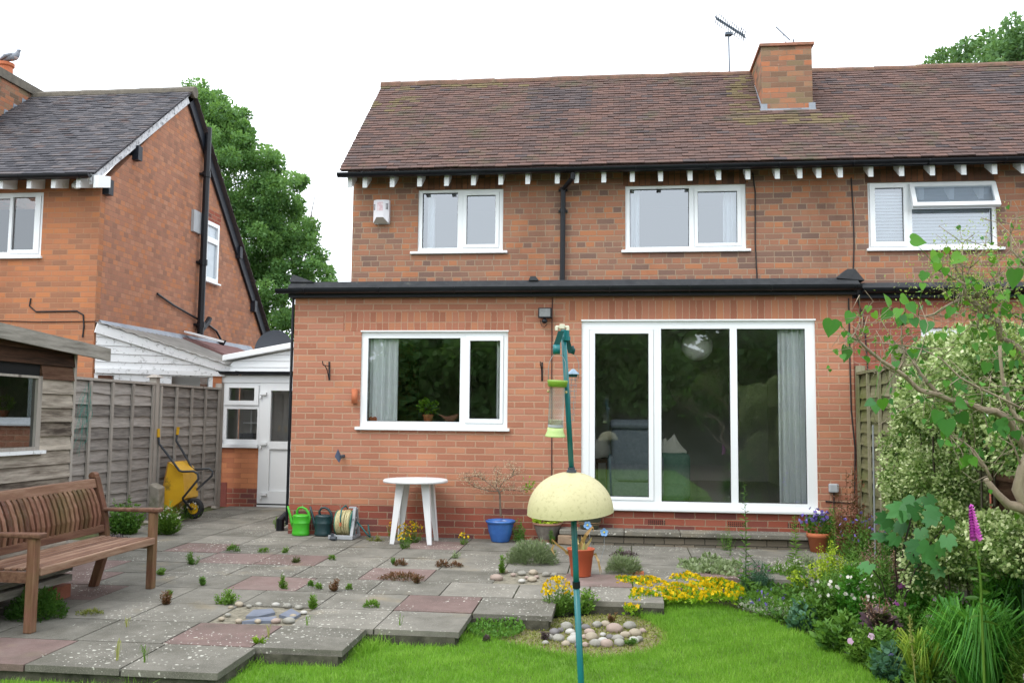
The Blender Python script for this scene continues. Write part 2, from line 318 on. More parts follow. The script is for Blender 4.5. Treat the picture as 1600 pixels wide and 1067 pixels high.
def bev(o,w=.006,seg=2):
    m=o.modifiers.new('bevel','BEVEL'); m.width=w; m.segments=seg; m.limit_method='ANGLE'; m.angle_limit=math.radians(40); return o
def tag(o,label,cat,group=None,kind=None):
    if label: o['label']=label
    if cat: o['category']=cat
    if group: o['group']=group
    if kind: o['kind']=kind
    return o
def thing(name,label,cat,loc=(0,0,0),group=None):
    o=bpy.data.objects.new(name,None); o.empty_display_size=.1; COL.objects.link(o); o.location=tuple(map(float,loc)); return tag(o,label,cat,group)
def struct(o): o['kind']='structure'; return o
LEAF=(np.array([(0,0,0),(.5,.45,.10),(0,1,0),(-.5,.45,.10)]),[(0,1,2),(0,2,3)])
LEAF6=(np.array([(0,0,0),(.42,.25,.08),(.40,.6,.06),(0,1,-.05),(-.40,.6,.06),(-.42,.25,.08)]),[(0,1,2),(0,2,3),(0,3,4),(0,4,5)])
BLADE=(np.array([(-.5,0,0),(.5,0,0),(.3,.55,.06),(-.3,.55,.06),(0,1,.3)]),[(0,1,2),(0,2,3),(3,2,4)])
def unit(a): return a/np.maximum(np.linalg.norm(a,axis=1,keepdims=True),1e-6)
def scatter(name,P,A,size,width,mat,parent=None,tpl=LEAF,rnd=None,nrm=None):
    """many small leaves: P points, A growing directions, size lengths"""
    n=len(P); P=np.asarray(P,float); A=unit(np.asarray(A,float)); size=np.broadcast_to(size,(n,)); width=np.broadcast_to(width,(n,))
    R=rng.normal(size=(n,3)) if nrm is None else np.asarray(nrm,float)
    B=unit(np.cross(A,R)); Nn=np.cross(B,A); t,fs=tpl; k=len(t)
    V=P[:,None,:]+A[:,None,:]*(t[None,:,1,None]*size[:,None,None])+B[:,None,:]*(t[None,:,0,None]*(size*width)[:,None,None])+Nn[:,None,:]*(t[None,:,2,None]*size[:,None,None])
    V=V.reshape(-1,3)-np.array(wl(parent)); fa=np.array(fs); m=len(fa)
    idx=(np.arange(n)[:,None,None]*k+fa[None]).reshape(-1)
    me=bpy.data.meshes.new(name); me.vertices.add(len(V)); me.vertices.foreach_set('co',V.astype(np.float32).reshape(-1))
    me.loops.add(len(idx)); me.loops.foreach_set('vertex_index',idx.astype(np.int32)); me.polygons.add(n*m)
    me.polygons.foreach_set('loop_start',np.arange(0,n*m*3,3,dtype=np.int32)); me.polygons.foreach_set('loop_total',np.full(n*m,3,dtype=np.int32))
    me.update(calc_edges=True)
    r=np.repeat(rng.random(n) if rnd is None else rnd,k)
    return fin(me,name,mat,parent,False,r)
def ellip(n,c,rad,shell=.6):
    d=unit(rng.normal(size=(n,3))); rr=(shell+(1-shell)*rng.random(n))**.6
    return np.array(c)+d*np.array(rad)*rr[:,None],d
# ================================================================ ground, lawn, patio
def gz(y,z=0.): return z+.02*min(y,0.)
m=MB(); ys=[-60,-30,-12,-6,0,4,60,260]
for i in range(len(ys)-1):
    for a,b in ((-200,-8.),(-8.,3.),(3.,200)):
        y0,y1=ys[i],ys[i+1]; z0,z1=(-.155+.02*max(min(y,0),-30) for y in (y0,y1)); m.poly([(a,y0,z0),(b,y0,z0),(b,y1,z1),(a,y1,z1)])
struct(m.build('ground',SOIL))
LP=[tuple(onG(u,v,-.1)[:2]) for u,v in ((575,1003),(640,992),(735,990),(765,994),(800,1005),(860,1020),(940,1027),(1010,1021),(1046,1004),(1042,985),(1012,968),(985,955),(998,940),(1060,932),(1140,948),(1200,967),(1262,992),(1330,1030),(1400,1075))]
LP=[(-7.5,-5.6),(-3.6,-5.0),(-2.1,-4.7)]+LP+[(1.75,-6.5),(2.1,-12),(2.2,-27),(-7.5,-27)]
me_=MB(); me_.poly([(x,y,-.10+.02*y) for x,y in LP]); lawn=struct(me_.build('lawn',LAWNM))
def inpoly(x,y,P):
    c=np.zeros(len(x),bool); j=len(P)-1
    for i in range(len(P)):
        xi,yi=P[i];xj,yj=P[j]
        c^=((yi>y)!=(yj>y))&(x<(xj-xi)*(y-yi)/(yj-yi+1e-9)+xi); j=i
    return c
PB=[tuple(onG(u,v,-.1)[:2]) for u,v in ((730,985),(800,968),(900,962),(980,950),(1015,965),(1050,985),(1050,1008),(1010,1025),(940,1031),(850,1025),(780,1008))]
struct(MB().poly([(x,y,-.108+.02*y) for x,y in PB]).build('bare_ground_patch',GRAV))
# patio slabs, laid in rows with a stepped front edge
SL=.605; SD=.565
rowY=[.9-SD*i+.0 for i in range(0,12)]
Y0=-3.685+SD*6 # joints at -3.685 + k*SD
rows=[]; y=-5.38
def xs_edge(yc):
    if yc<-4.83: return -2.31
    if yc<-4.26: return -1.74
    if yc<-3.69: return -1.09
    if yc<-3.1: return -.49
    return None
m=MB(); reds={}
def put(x0,x1,y0,y1,red,th=.04):
    j=.006; t=random.uniform(-.0015,.0015); dz=[random.uniform(-.002,.002) for _ in range(4)]
    zc=lambda x,y,k:.02*min(y,.0)+t+dz[k]
    p=[(x0+j,y0+j),(x1-j,y0+j),(x1-j,y1-j),(x0+j,y1-j)]
    m.mi=1 if red else 0; m.rv=random.random()
    m.hexa([(q[0],q[1],zc(*q,k)-th) for k,q in enumerate(p)]+[(q[0],q[1],zc(*q,k)) for k,q in enumerate(p)])
redpx=[(45,1015),(355,990),(110,878),(140,932),(385,908),(330,850),(430,868),(640,890),(690,943),(655,848),(365,870),(905,905),(1180,888),(290,852),(120,905)]
redc=[tuple(onG(u,v)[:2]) for u,v in redpx]
PEB1=[(onG(u,v)[0],onG(u,v)[1]) for u,v in ((365,955),(475,955))]
for k in range(-3,15):
    y1=-3.685-SD*3+SD*(k+3); y0=y1-SD; yc=(y0+y1)/2
    if y0<-5.5 or y0>2.9: continue
    e=xs_edge(yc); xe=e if e is not None else (-.49 if yc<-3.1 else None)
    if xe is None:
        xe=-.49+SL*round((1.3 if yc<-2.8 else 2.7+.49)/SL)
        if yc<-2.75: xe=-.49+SL*1.4 if yc>-3.3 else -.49
        elif yc<-2.2: xe=.42+.3
        else: xe=2.55
    if yc>-.25: xe=min(xe,2.60)
    xe0=xe; x=xe
    while x>-8.3:
        w=SL if (xe0-x)>.01 or True else SL
        x0=x-w; xc=x-w/2
        if yc>1.0 and (xc>-4.2 or xc<-6.6): x=x0; continue
        if yc>.1 and xc>-3.55: x=x0; continue
        if xc<-6.1 and yc>-1: x=x0; continue
        # the two cobble infills
        if abs(xc-(-2.57))<.25 and abs(yc-(-3.97))<.2 : x=x0; continue
        if abs(xc-(-.75))<.2 and abs(yc-(-2.29))<.2: x=x0; continue
        rd=any(x0<r[0]<x and y0<r[1]<y1 for r in redc)
        put(x0,x,y0,y1,rd); x=x0
patio=struct(m.build('patio',[PG,PR]))
m=MB()
for (x0,x1,y0,y1) in ((-8.2,-2.33,-5.36,-4.83),(-8.2,-1.78,-4.83,-4.26),(-8.2,-1.13,-4.26,-3.70),(-8.2,-.53,-3.70,-3.12),(-8.2,.34,-3.12,-2.555),(-8.2,.70,-2.555,-1.99),(-8.2,2.5,-1.99,.5),(-6.3,-3.7,.5,3.2)):
    x1+=.01
    m.hexa([(x0,y0+.008,-.20+.02*y0),(x1,y0+.008,-.20+.02*y0),(x1,y1,-.20+.02*min(y1,0)),(x0,y1,-.20+.02*min(y1,0)),(x0,y0+.008,-.036+.02*min(y0,0)),(x1,y0+.008,-.036+.02*min(y0,0)),(x1,y1,-.036+.02*min(y1,0)),(x0,y1,-.036+.02*min(y1,0))])
struct(m.build('patio_bed',mk('bed_stone',[(.03,.03,.02),(.10,.095,.07)],.95,scale=12,bmp=.7)))
m=MB()
for (x0,x1,y0,y1) in ((-8.2,-2.33,-5.36,-4.83),(-8.2,-1.78,-4.83,-4.26),(-8.2,-1.13,-4.26,-3.70),(-8.2,-.53,-3.70,-3.12),(-8.2,.34,-3.12,-2.555),(-8.2,.70,-2.555,-1.99),(-8.2,2.5,-1.99,0)):
    z=lambda y_:-.013+.02*min(y_,0)
    m.poly([(x0,y0+.02,z(y0)),(x1-.0,y0+.02,z(y0)),(x1-.0,y1+.02,z(y1)),(x0,y1+.02,z(y1))])
m.poly([(-6.3,.02,-.013),(-3.7,.02,-.013),(-3.7,3.0,-.013),(-6.3,3.0,-.013)])
struct(m.build('patio_joints',JOINT))
for (a,b,c,d) in ((-2.93,-2.28,-4.27,-3.68),(-1.12,-.46,-2.57,-1.98)): struct(MB().poly([(a,c,-.010+.02*c),(b,c,-.010+.02*c),(b,d,-.010+.02*d),(a,d,-.010+.02*d)]).build('bare_ground_patch',mk('grit',[(.12,.11,.08),(.22,.20,.15),(.30,.27,.21)],.95,scale=30,bmp=.8,bscale=120)))
# door step in front of the patio doors
st=thing('door_step','low stone slab step on stone blocks below the wide patio doors','step',(.8,-.2,0))
MB().box(-.62,2.10,-.26,-.02,-.02,.10).build('riser',BSTEP,st)
m=MB()
for x0,x1 in ((-.66,.05),(.056,.66),(.666,1.32),(1.326,2.12)): m.rv=random.random(); m.box(x0,x1,-.31+random.uniform(-.008,.008),-.006,.1045,.155+random.uniform(-.003,.003))
bev(m.build('slab_top',PG,st),.008)
# ================================================================ our house (a semi: two homes under one roof)
H=thing('semi_detached_house','brown tiled brick house with the long flat roofed extension and wide patio doors','house',(0,1.4,0))
def win(par,name,u0,u1,z0,z1,Y,glasses,sashes=(),sill=None,depth=.07,glass=GLASS,frame=UPVC,lab=None,back=None):
    """frame > pane, sash, sill; u in metres"""
    o=MB().grid(u0,u1,z0,z1,list(glasses)+[(a,b,c,d) for a,b,c,d,_ in sashes],Y+.025,Y+.025+depth).build(name,frame,par); bev(o,.004)
    if lab: o['label']=lab
    gk=MB()
    for a,b,c,d in list(glasses)+[s_[4] for s_ in sashes]: gk.grid(a-.002,b+.002,c-.002,d+.002,[(a+.006,b-.006,c+.006,d-.006)],Y+.046,Y+.049)
    gk.build('gasket',GASK,o)
    for a,b,c,d in glasses: MB().poly([(a-.01,Y+.06,c-.01),(b+.01,Y+.06,c-.01),(b+.01,Y+.06,d+.01),(a-.01,Y+.06,d+.01)]).build('pane',glass,o)
    for a,b,c,d,(ga,gb,gc,gd) in sashes:
        g=.003; s=MB().grid(a+g,b-g,c+g,d-g,[(ga,gb,gc,gd)],Y+.012,Y+.075).build('sash',frame,o); bev(s,.006)
        MB().poly([(ga-.01,Y+.05,gc-.01),(gb+.01,Y+.05,gc-.01),(gb+.01,Y+.05,gd+.01),(ga-.01,Y+.05,gd+.01)]).build('pane',glass,o)
    if sill: bev(MB().box(sill[0],sill[1],Y-.045,Y+.10,sill[2]-.035,sill[2]).build('sill',frame,o),.006)
    return o
def px4(u0,u1,v0,v1,Y):
    um=(u0+u1)/2; vm=(v0+v1)/2
    return (PX(u0,vm,Y),PX(u1,vm,Y),PZ(v1,um,Y),PZ(v0,um,Y))
# extension walls
XL,XR=-3.885,2.60
KW=(-3.055,-1.292,1.25,2.392); PD=(-.435,2.19,.37,2.515)
MB().grid(XL,XR,.345,2.80,[KW,PD],0,.12).build('extension_wall',BE,H)
MB().box(XL,XL+.12,.122,1.4,.345,2.80).build('extension_wall',BE,H)
bx=MB().grid(XL-.003,XR,-.15,.342,[],-.004,.12); bx.box(XL-.003,XL+.12,.122,1.4,-.15,.342)
bx.build('plinth',BP,H)['label']='dark red brick base course of the extension'
m=MB()
for u in (1027,1152,1245):
    x=PX(u,818)
    for i in range(9):
        for j in range(3): m.box(x-.1+i*.022,x-.088+i*.022,-.0065,-.003,.20+j*.019,.212+j*.019)
m.build('air_brick',DARK,H)
MB().box(-3.28,-1.10,-.0025,.0,2.396,2.62).build('lintel_course',BS,H)
MB().box(-.62,2.37,-.0025,.0,2.519,2.745).build('lintel_course',BS,H)
m=MB(); m.box(XL-.05,2.63,-.10,.0,2.795,2.90); m.box(XL-.05,XL-.002,.0,1.4,2.795,2.90)
m.build('fascia',BLACKP,H)
FE=MB(); FE.hexa([(XL-.06,-.115,2.905),(2.66,-.115,2.905),(2.66,1.39,2.945),(XL-.06,1.39,2.945),(XL-.04,-.05,2.985),(2.64,-.05,2.985),(2.64,1.39,3.03),(XL-.04,1.39,3.03)])
FE.hexa([(XL-.05,-.08,2.985),(XL+.25,-.08,2.98),(XL+.25,.3,2.98),(XL-.05,.3,2.985),(XL-.04,-.02,3.075),(XL-.02,-.02,3.08),(XL-.02,.2,3.08),(XL-.04,.2,3.075)])
FE.hexa([(2.42,-.08,2.98),(2.72,-.08,2.95),(2.72,.3,2.95),(2.42,.3,2.98),(2.55,-.03,3.09),(2.63,-.03,3.09),(2.63,.25,3.09),(2.55,.25,3.09)])
FE.hexa([(-1.05,-.08,2.98),(-.93,-.08,2.98),(-.93,.1,2.99),(-1.05,.1,2.99),(-1.03,-.06,3.03),(-.97,-.06,3.03),(-.97,.06,3.03),(-1.03,.06,3.03)])
FE.build('flat_roof',FELT,H)
def gutter(x0,x1,y,z,r=.055,par=H,drop=0.):
    m=MB(); n=10
    for k in range(2):
        rr=r-k*.006
        for i in range(n):
            a0,a1=math.pi+math.pi*i/n,math.pi+math.pi*(i+1)/n
            p=[(x0,y+rr*math.cos(a0),z+rr*math.sin(a0)),(x1,y+rr*math.cos(a0),z+drop+rr*math.sin(a0)),(x1,y+rr*math.cos(a1),z+drop+rr*math.sin(a1)),(x0,y+rr*math.cos(a1),z+rr*math.sin(a1))]
            m.poly(p if k==0 else p[::-1])
    for x in (x0,x1):
        m.poly([(x,y+r*math.cos(math.pi+math.pi*i/n),z+r*math.sin(math.pi+math.pi*i/n)) for i in range(n+1)])
    x=x0+.35
    while x<x1: m.box(x-.012,x+.012,y-r-.004,y+r,z-.01,z+.006) ; m.tube([(x,y+math.cos(a)*(r+.004),z+math.sin(a)*(r+.004)) for a in np.linspace(math.pi,1.9*math.pi,8)],.006,5); x+=.9
    return m.build('gutter',BLACK,par)
gutter(-4.06,2.66,-.165,2.885)
# neighbour's half extension, darker brick
NW=(PX(1440,540),PX(1440,540)+.95,1.35,PZ(512,1460))
MB().grid(2.605,8.2,-.15,2.76,[NW],.015,.13).build('extension_wall',BD,H)['label']='darker red brick extension wall of the adjoining home'
MB().box(NW[0]-.2,NW[1]+.2,.012,.0148,NW[3]+.003,NW[3]+.225).build('lintel_course',BS,H)
win(H,'window',*NW,.015,[(NW[0]+.07,NW[1]-.07,NW[2]+.07,NW[3]-.085)],sill=(NW[0]-.04,NW[1]+.04,NW[2]))
MB().box(2.66,8.2,-.07,.014,2.755,2.86).build('fascia',BLACKP,H); gutter(2.68,8.2,-.13,2.855)
MB().hexa([(2.665,-.09,2.865),(8.2,-.09,2.865),(8.2,1.39,2.9),(2.665,1.39,2.9),(2.665,-.03,2.93),(8.2,-.03,2.93),(8.2,1.39,2.98),(2.665,1.39,2.98)]).build('flat_roof',FELT,H)
# kitchen window & patio doors
o=win(H,'window',*KW,0,[(-2.975,-1.86,1.33,2.315)],[(-1.795,-1.345,1.315,2.345,(-1.745,-1.385,1.37,2.285))],sill=(-3.10,-1.262,1.262),lab='wide white kitchen window')
gl=[px4(1033,1141,514,784,.05),px4(1152,1259,514,786,.05)]
sa=px4(920.5,1021.5,514.5,781,.01); sg=px4(929.5,1013.5,521.5,775.5,.05)
o=MB().grid(*PD,[*gl,sa],.02,.11).build('patio_door',UPVC,H); bev(o,.004); o['label']='wide three pane patio door'
gk=MB()
for a,b,c,d in gl+[sg]: gk.grid(a-.002,b+.002,c-.002,d+.002,[(a+.007,b-.007,c+.007,d-.007)],.040,.043)
gk.build('gasket',GASK,o)
for a,b,c,d in gl: MB().poly([(a-.01,.05,c-.01),(b+.01,.05,c-.01),(b+.01,.05,d+.01),(a-.01,.05,d+.01)]).build('pane',GLASS,o)
s=MB().grid(sa[0]+.003,sa[1]-.003,sa[2]+.003,sa[3]-.003,[sg],.008,.09).build('sash',UPVC,o); bev(s,.006)
a,b,c,d=sg; MB().poly([(a-.01,.052,c-.01),(b+.01,.052,c-.01),(b+.01,.052,d+.01),(a-.01,.052,d+.01)]).build('pane',GLASS,o)
bev(MB().box(-.46,2.25,-.06,.10,.352,.392).build('sill',UPVC,o),.012,3)
m=MB(); m.box(PD[0]-.004,PD[1]+.006,-.012,.02,PD[3]-.006,PD[3]+.012); m.box(KW[0]-.006,KW[1]+.006,-.012,.02,KW[3]-.004,KW[3]+.012)
m.build('drip_strip',WPAINT,H)
# rooms behind the glass
m=MB(); XM=-.95
m.grid(XL+.13,XM,.0,2.6,[],5.2,5.25); m.grid(XM,XR,.0,2.6,[],5.4,5.45)
for x in (XL+.13,XM,XR-.1): m.grid(.13,5.4,.0,2.6,[],x,x+.05,'x')
m.poly([(XL,.13,2.6),(8,.13,2.6),(8,5.4,2.6),(XL,5.4,2.6)]); m.build('room_wall',INT,H)
MB().poly([(XL,.13,.36),(XR,.13,.36),(XR,5.4,.36),(XL,5.4,.36)]).build('room_floor',INTF,H)
bev(MB().box(-3.0,-1.35,.12,.45,1.28,1.318).build('worktop',INTF,H))
def curtain(x0,x1,y,z0,z1,par,n=60,amp=.022,waves=7,mat=CURT,flare=0.):
    m=MB(); 
    for k in range(7):
        zz=z1+(z0-z1)*k/6; pts=[]
        for i in range(n+1):
            f=i/n; x=x0+(x1-x0)*f+flare*(k/6)**2*f; pts.append((x,y+amp*math.sin(6.28318*waves*f+.7*math.sin(5*f))+amp*.4*math.sin(19*f+k*.2),zz))
        m.addv(pts)
    for k in range(6):
        for i in range(n): a=k*(n+1)+i; m.face((a,a+1,a+n+2,a+n+1))
    o=m.build('curtain',mat,par,True); return o
curtain(-2.98,-2.63,.14,1.32,2.4,H,waves=5); curtain(-1.44,-1.33,.14,1.32,2.4,H,30,waves=2)
curtain(1.80,2.15,.145,.40,2.55,H,70,waves=6,amp=.03); curtain(-.43,-.345,.14,.4,2.55,H,24,waves=2)
# main wall
MY=1.4; MX=-3.62
w1=px4(653,786,296,394,MY); w2=px4(977,1165.5,289,391.5,MY); w3=px4(1356.5,1558,283.5,389,MY)
MB().grid(MX,8.4,2.9,4.80,[w1,w2,w3],MY,MY+.12).build('wall',BM,H)
MB().box(MX,MX+.12,MY+.122,5.2,0,4.80).build('wall',BM,H)
gw=MB(); gw.prism([(MX,1.6,4.8),(MX,3.2,6.35),(MX,4.8,4.8)],(.12,0,0)); gw.build('gable_wall',BM,H)
for w in (w1,w2,w3): MB().box(w[0]-.03,w[1]+.03,MY-.0025,MY,w[3]+.002,4.775).build('lintel_course',BMS,H)
win(H,'window',*w1,MY,[px4(660.5,715.5,302.5,388,MY+.05)],[(*px4(723,780,300,387.5,MY+.02),px4(729.5,774.5,306,382.5,MY+.05))],sill=(PX(641.5,395,MY),PX(793,394,MY),w1[2]+.01),glass=GLASSU,lab='small upstairs window near the alarm box')
win(H,'window',*w2,MY,[px4(984,1076.5,296,386.5,MY+.05)],[(*px4(1084.5,1158.5,293.5,385,MY+.02),px4(1090,1151.5,300,380.5,MY+.05))],sill=(PX(971,393,MY),PX(1173,392,MY),w2[2]+.01),glass=GLASSU,lab='middle upstairs window with white curtains')
g3=px4(1424.5,1549.5,327,382,MY+.05); v3=px4(1420,1555,286,322,MY+.02); l3=px4(1359,1419,287,386,MY+.02)
o3=win(H,'window',*w3,MY,[g3],[(*l3,px4(1366.5,1411,294.5,378.5,MY+.05))],sill=(PX(1354,390,MY),PX(1569,388,MY),w3[2]+.01),glass=GLASSU,lab='neighbour upstairs window with slatted blinds and its top vent open')
# (the open top light)
fr=MB(); ang=math.radians(24)
def tilt(p): 
    x,y,z=p; dy,dz=y-(MY-.01),z-v3[3]; return (x,MY-.01+dy*math.cos(ang)+dz*math.sin(ang),v3[3]-dy*math.sin(ang)+dz*math.cos(ang))
fr.M=tilt; hh=v3[3]-v3[2]; iv=(v3[0]+.055,v3[1]-.055,v3[2]+.055-.06,v3[3]-.05)
fr.grid(v3[0],v3[1],v3[2]-.06,v3[3],[iv],MY-.01,MY+.045); bev(fr.build('vent_sash',UPVC,o3),.004)
g=MB(); g.M=tilt; g.poly([(iv[0],MY+.01,iv[2]),(iv[1],MY+.01,iv[2]),(iv[1],MY+.01,iv[3]),(iv[0],MY+.01,iv[3])]); g.build('pane',GLASSU,o3)
m=MB(); z=w3[2]+.06
while z<w3[3]-.1: m.hexa([(w3[0]+.05,MY+.13,z),(w3[1]-.05,MY+.13,z),(w3[1]-.05,MY+.15,z+.035),(w3[0]+.05,MY+.15,z+.035),(w3[0]+.05,MY+.132,z-.002),(w3[1]-.05,MY+.132,z-.002),(w3[1]-.05,MY+.152,z+.033),(w3[0]+.05,MY+.152,z+.033)]); z+=.042
m.build('blind',WPAINT,H)
curtain(w1[0]+.09,w1[0]+.2,MY+.2,w1[2],w1[3],H,24,waves=2); curtain(w2[0]+.05,w2[0]+.19,MY+.2,w2[2],w2[3],H,30,waves=3); curtain(w2[1]-.27,w2[1]-.06,MY+.2,w2[2],w2[3],H,30,waves=4)
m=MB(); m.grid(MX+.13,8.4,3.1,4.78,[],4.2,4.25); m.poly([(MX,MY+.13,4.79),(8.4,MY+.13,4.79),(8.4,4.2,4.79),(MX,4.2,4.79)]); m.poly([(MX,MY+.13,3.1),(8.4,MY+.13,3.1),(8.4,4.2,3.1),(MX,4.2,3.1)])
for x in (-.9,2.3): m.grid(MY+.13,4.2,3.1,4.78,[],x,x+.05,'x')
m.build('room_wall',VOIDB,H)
# main roof of real overlapping tiles
RS=.929; EY,EZ=1.08,4.655; RY,RZ=3.19,6.61
def roof_tiles(name,x0,x1,ey,ez,ry,rz,mats,par,gauge=.079,tw=.162,darkf=None,xs=1,up=1):
    """course by course from eave (ey,ez) to ridge (ry,rz)"""
    L=math.hypot(ry-ey,rz-ez); dy,dz=(ry-ey)/L,(rz-ez)/L; ny,nz=-dz*(1 if dy>0 else -1)*1,abs(dy)
    m=MB(); n=int(L/gauge); 
    for i in range(n+1):
        s=i*gauge; off=(tw/2 if i%2 else 0); x=x0-off-random.random()*.01; wav=random.uniform(-.004,.004)
        while x<x1:
            a=max(x,x0)+.0015; b=min(x+tw,x1)-.0015; x+=tw
            if b-a<.02: continue
            j=random.uniform(-.005,.005)+wav; lift=random.uniform(.022,.031); r=random.random()**1.0
            mi=darkf((a+b)/2,s/L) if darkf else 0
            m.mi=mi; m.rv=r
            def P(x,t,h): return (x,ey+dy*t+ny*h,ez+dz*t+nz*h)
            lo=s+j; hi=min(s+gauge*1.9,L)
            if hi-lo<.02: continue
            k=random.uniform(-.003,.003)
            m.hexa([P(a,lo,lift-.018),P(b,lo,lift-.018+k),P(b,hi,-.006),P(a,hi,-.006),P(a,lo,lift),P(b,lo,lift+k),P(b,hi,.004),P(a,hi,.004)])
    m.mi=0; m.rv=.2; m.poly([(x0+.01,ey+.01,ez-.012),(x1,ey+.01,ez-.012),(x1,ry,rz-.012),(x0+.01,ry,rz-.012)])
    return m.build(name,mats,par)
def dk(x,t):
    if -1.35<x<-.42 and .58<t<.86 and random.random()<.85: return 1
    if x>4.9 and .62+.02*(x-4.9)*0<t<.9 and random.random()<.8: return 1
    if t<1 and abs(x-1.75)<.16+.25*(1-t)*0 and .45<t and random.random()<.6: return 2
    if abs(x-2.35)<.75 and .33<t<.46 and random.random()<.75: return 2
    if x<-1.2 and t>.9 and random.random()<.55: return 2
    if x<-3.0 and .62<t<.8 and random.random()<.35: return 2
    return 1 if random.random()<.03+.10*(math.sin(x*1.3+t*5)+math.sin(x*.7-t*9)>1.1) else 0
rf=roof_tiles('roof',-3.72,8.6,EY,EZ,RY,RZ,[TR,TD,TM],H,darkf=dk)
MB().poly([(-3.72,RY,RZ),(8.6,RY,RZ),(8.6,5.4,4.5),(-3.72,5.4,4.5)]).build('rear_roof_slope',TD,rf)
m=MB(); x=-3.74; i=0
while x<8.6:
    if not 1.93<x+.15<2.75:
        m.rv=random.random(); dz=random.uniform(-.006,.006)-.02*math.sin((x+3.7)/12*3.14)
        m.tube([(x,RY,RZ-.03+dz),(x+.31,RY,RZ-.03+dz+random.uniform(-.004,.004))],.085,10)
    x+=.30
m.build('ridge_tiles',RIDGE,rf)
# chimney
cx0,cx1=1.975,2.665; cy0=2.19
cm=MB().box(cx0,cx1,cy0,3.5,5.3,6.60).build('chimney',BC,H)
bev(MB().box(cx0-.025,cx1+.03,cy0-.03,3.53,6.60,6.645).build('coping',mk('worn_coping',[(.26,.12,.08),(.36,.17,.115)],.9,scale=9,dirt=((.12,.1,.07),.6,6.,.5)),cm),.006)
m=MB(); m.box(cx0-.03,cx1+.04,cy0-.03,cy0-.004,5.60,5.70); m.box(cx0-.02,cx0+.07,cy0-.034,cy0-.0305,5.62,5.77); m.box(cx1-.06,cx1+.03,cy0-.034,cy0-.0305,5.62,5.77)
m.hexa([(cx0-.05,cy0-.1,5.575),(cx1+.06,cy0-.1,5.575),(cx1+.06,cy0,5.66),(cx0-.05,cy0,5.66),(cx0-.05,cy0-.1,5.59),(cx1+.06,cy0-.1,5.59),(cx1+.06,cy0,5.675),(cx0-.05,cy0,5.675)])
for xx,s in ((cx0-.006,-1),(cx1+.006,1)): m.hexa([(xx-.003,cy0,5.58),(xx+.003,cy0,5.58),(xx+.003,3.2,6.52),(xx-.003,3.2,6.52),(xx-.003,cy0,5.78),(xx+.003,cy0,5.78),(xx+.003,3.2,6.6),(xx-.003,3.2,6.6)])
m.build('lead_flashing',LEAD,cm)
m=MB(); m.lathe([(.09,0),(.09,.04),(.10,.04),(.10,.07),(.03,.09),(0,.09)],(2.47,2.75,6.655),14); m.build('flue_cap',BLACK,cm)
# eaves: fascia gutter and white rafter feet
MB().box(-3.70,8.4,1.125,1.15,4.575,4.64).build('fascia',BLACKP,H); gutter(-3.74,8.4,1.07,4.615,drop=.02)
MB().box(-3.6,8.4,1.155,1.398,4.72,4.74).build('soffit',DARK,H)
for u in (548,571.5,614,656.5,698.5,740.5,783,825,871,901,943.5,988,1032,1078,1122.5,1168,1214,1249,1278.5,1312,1359.5,1407.5,1455.5,1504.5,1552.5,1598):
    x=PX(u,283,1.2); w=.03
    m=MB(); zq=PZ(292.5-(u-613)*.0215,u,1.155); m.hexa([(x-w,1.155,zq),(x+w,1.155,zq),(x+w,1.395,4.60),(x-w,1.395,4.60),(x-w,1.155,4.70),(x+w,1.155,4.70),(x+w,1.395,4.80),(x-w,1.395,4.80)])
    m.build('rafter_foot',WPAINT,H)
# downpipe
m=MB(); c=lambda u,v,y:onY(u,v,y)
m.tube([c(895,268,1.1),c(895,278,1.1),c(880,296,1.30),c(879.5,340,1.33),c(878.5,448,1.33)],.034,10)
for v in (296,329,443): p=c(879.5,v,1.33); m.tube([p-np.array([0,0,.025]),p+np.array([0,0,.025])],.042,10); m.box(p[0]-.06,p[0]+.06,1.36,1.398,p[2]-.015,p[2]+.015)
m.build('downpipe',BLACK,H)
m=MB(); m.tube([(XL-.03,.02,2.8),(XL-.03,.02,.1)],.018,8); m.build('corner_pipe',BLACK,H)
# cables on the walls
CB=mk('cable',[(.02,.018,.02)],.6); CBR=mk('cable_brown',[(.06,.03,.03)],.7)
def cable(pts,r,lab,mat=CB,name='cable'):
    return tag(MB().tube(pts,r,6).build(name,mat),lab,'cable')
cable([c(1176,270,1.385),c(1180,300,1.39),c(1180,380,1.39),c(1183,437,1.39)],.008,'thin dark cable down the upper wall right of the curtained window')
cable([c(1330,278,1.39),c(1333,330,1.39),c(1334.5,380,1.39),c(1333,432,1.39)],.008,'thin dark cable down the upper wall where the two homes meet')
cable([c(863,465,-.008),c(862,560,-.008),c(862,640,-.008),c(862,800,-.008)],.006,'thin dark cable down the orange brick beside the floodlight',CBR)
cable([c(1326,466,-.01),c(1328,560,-.01),c(1330,640,-.01),c(1336,700,-.01),c(1335.5,786,-.01),c(1290,783,-.01)],.008,'black cable down the right edge of the extension turning left at the bottom')
cable([c(1340,468,0),c(1350,500,0),c(1355,560,0),c(1356,590,0)],.007,'thin slanting cable on the darker neighbour wall')
# ================================================================ neighbour house on the left
L=thing('brick_house','neighbouring orange brick house with grey tiled roof and tall brick gable','house',(-9,1.5,0))
LX=-7.36; LY=1.5
lw=(-9.75,PX(66,350,LY),PZ(402,30,LY),PZ(301,30,LY))
MB().grid(-13,LX,0,4.74,[lw],LY,LY+.12).build('wall',BL,L)
GY=4.0; GZ=6.93; BY=7.95; BZ=2.85
gw=MB(); gw.prism([(LX,LY+.122,-.1),(LX,LY+.122,4.72),(LX,GY,GZ-.12),(LX,BY-.1,BZ+.02),(LX,BY-.1,-.1)],(-.12,0,0)); gw.build('gable_wall',BLG,L)
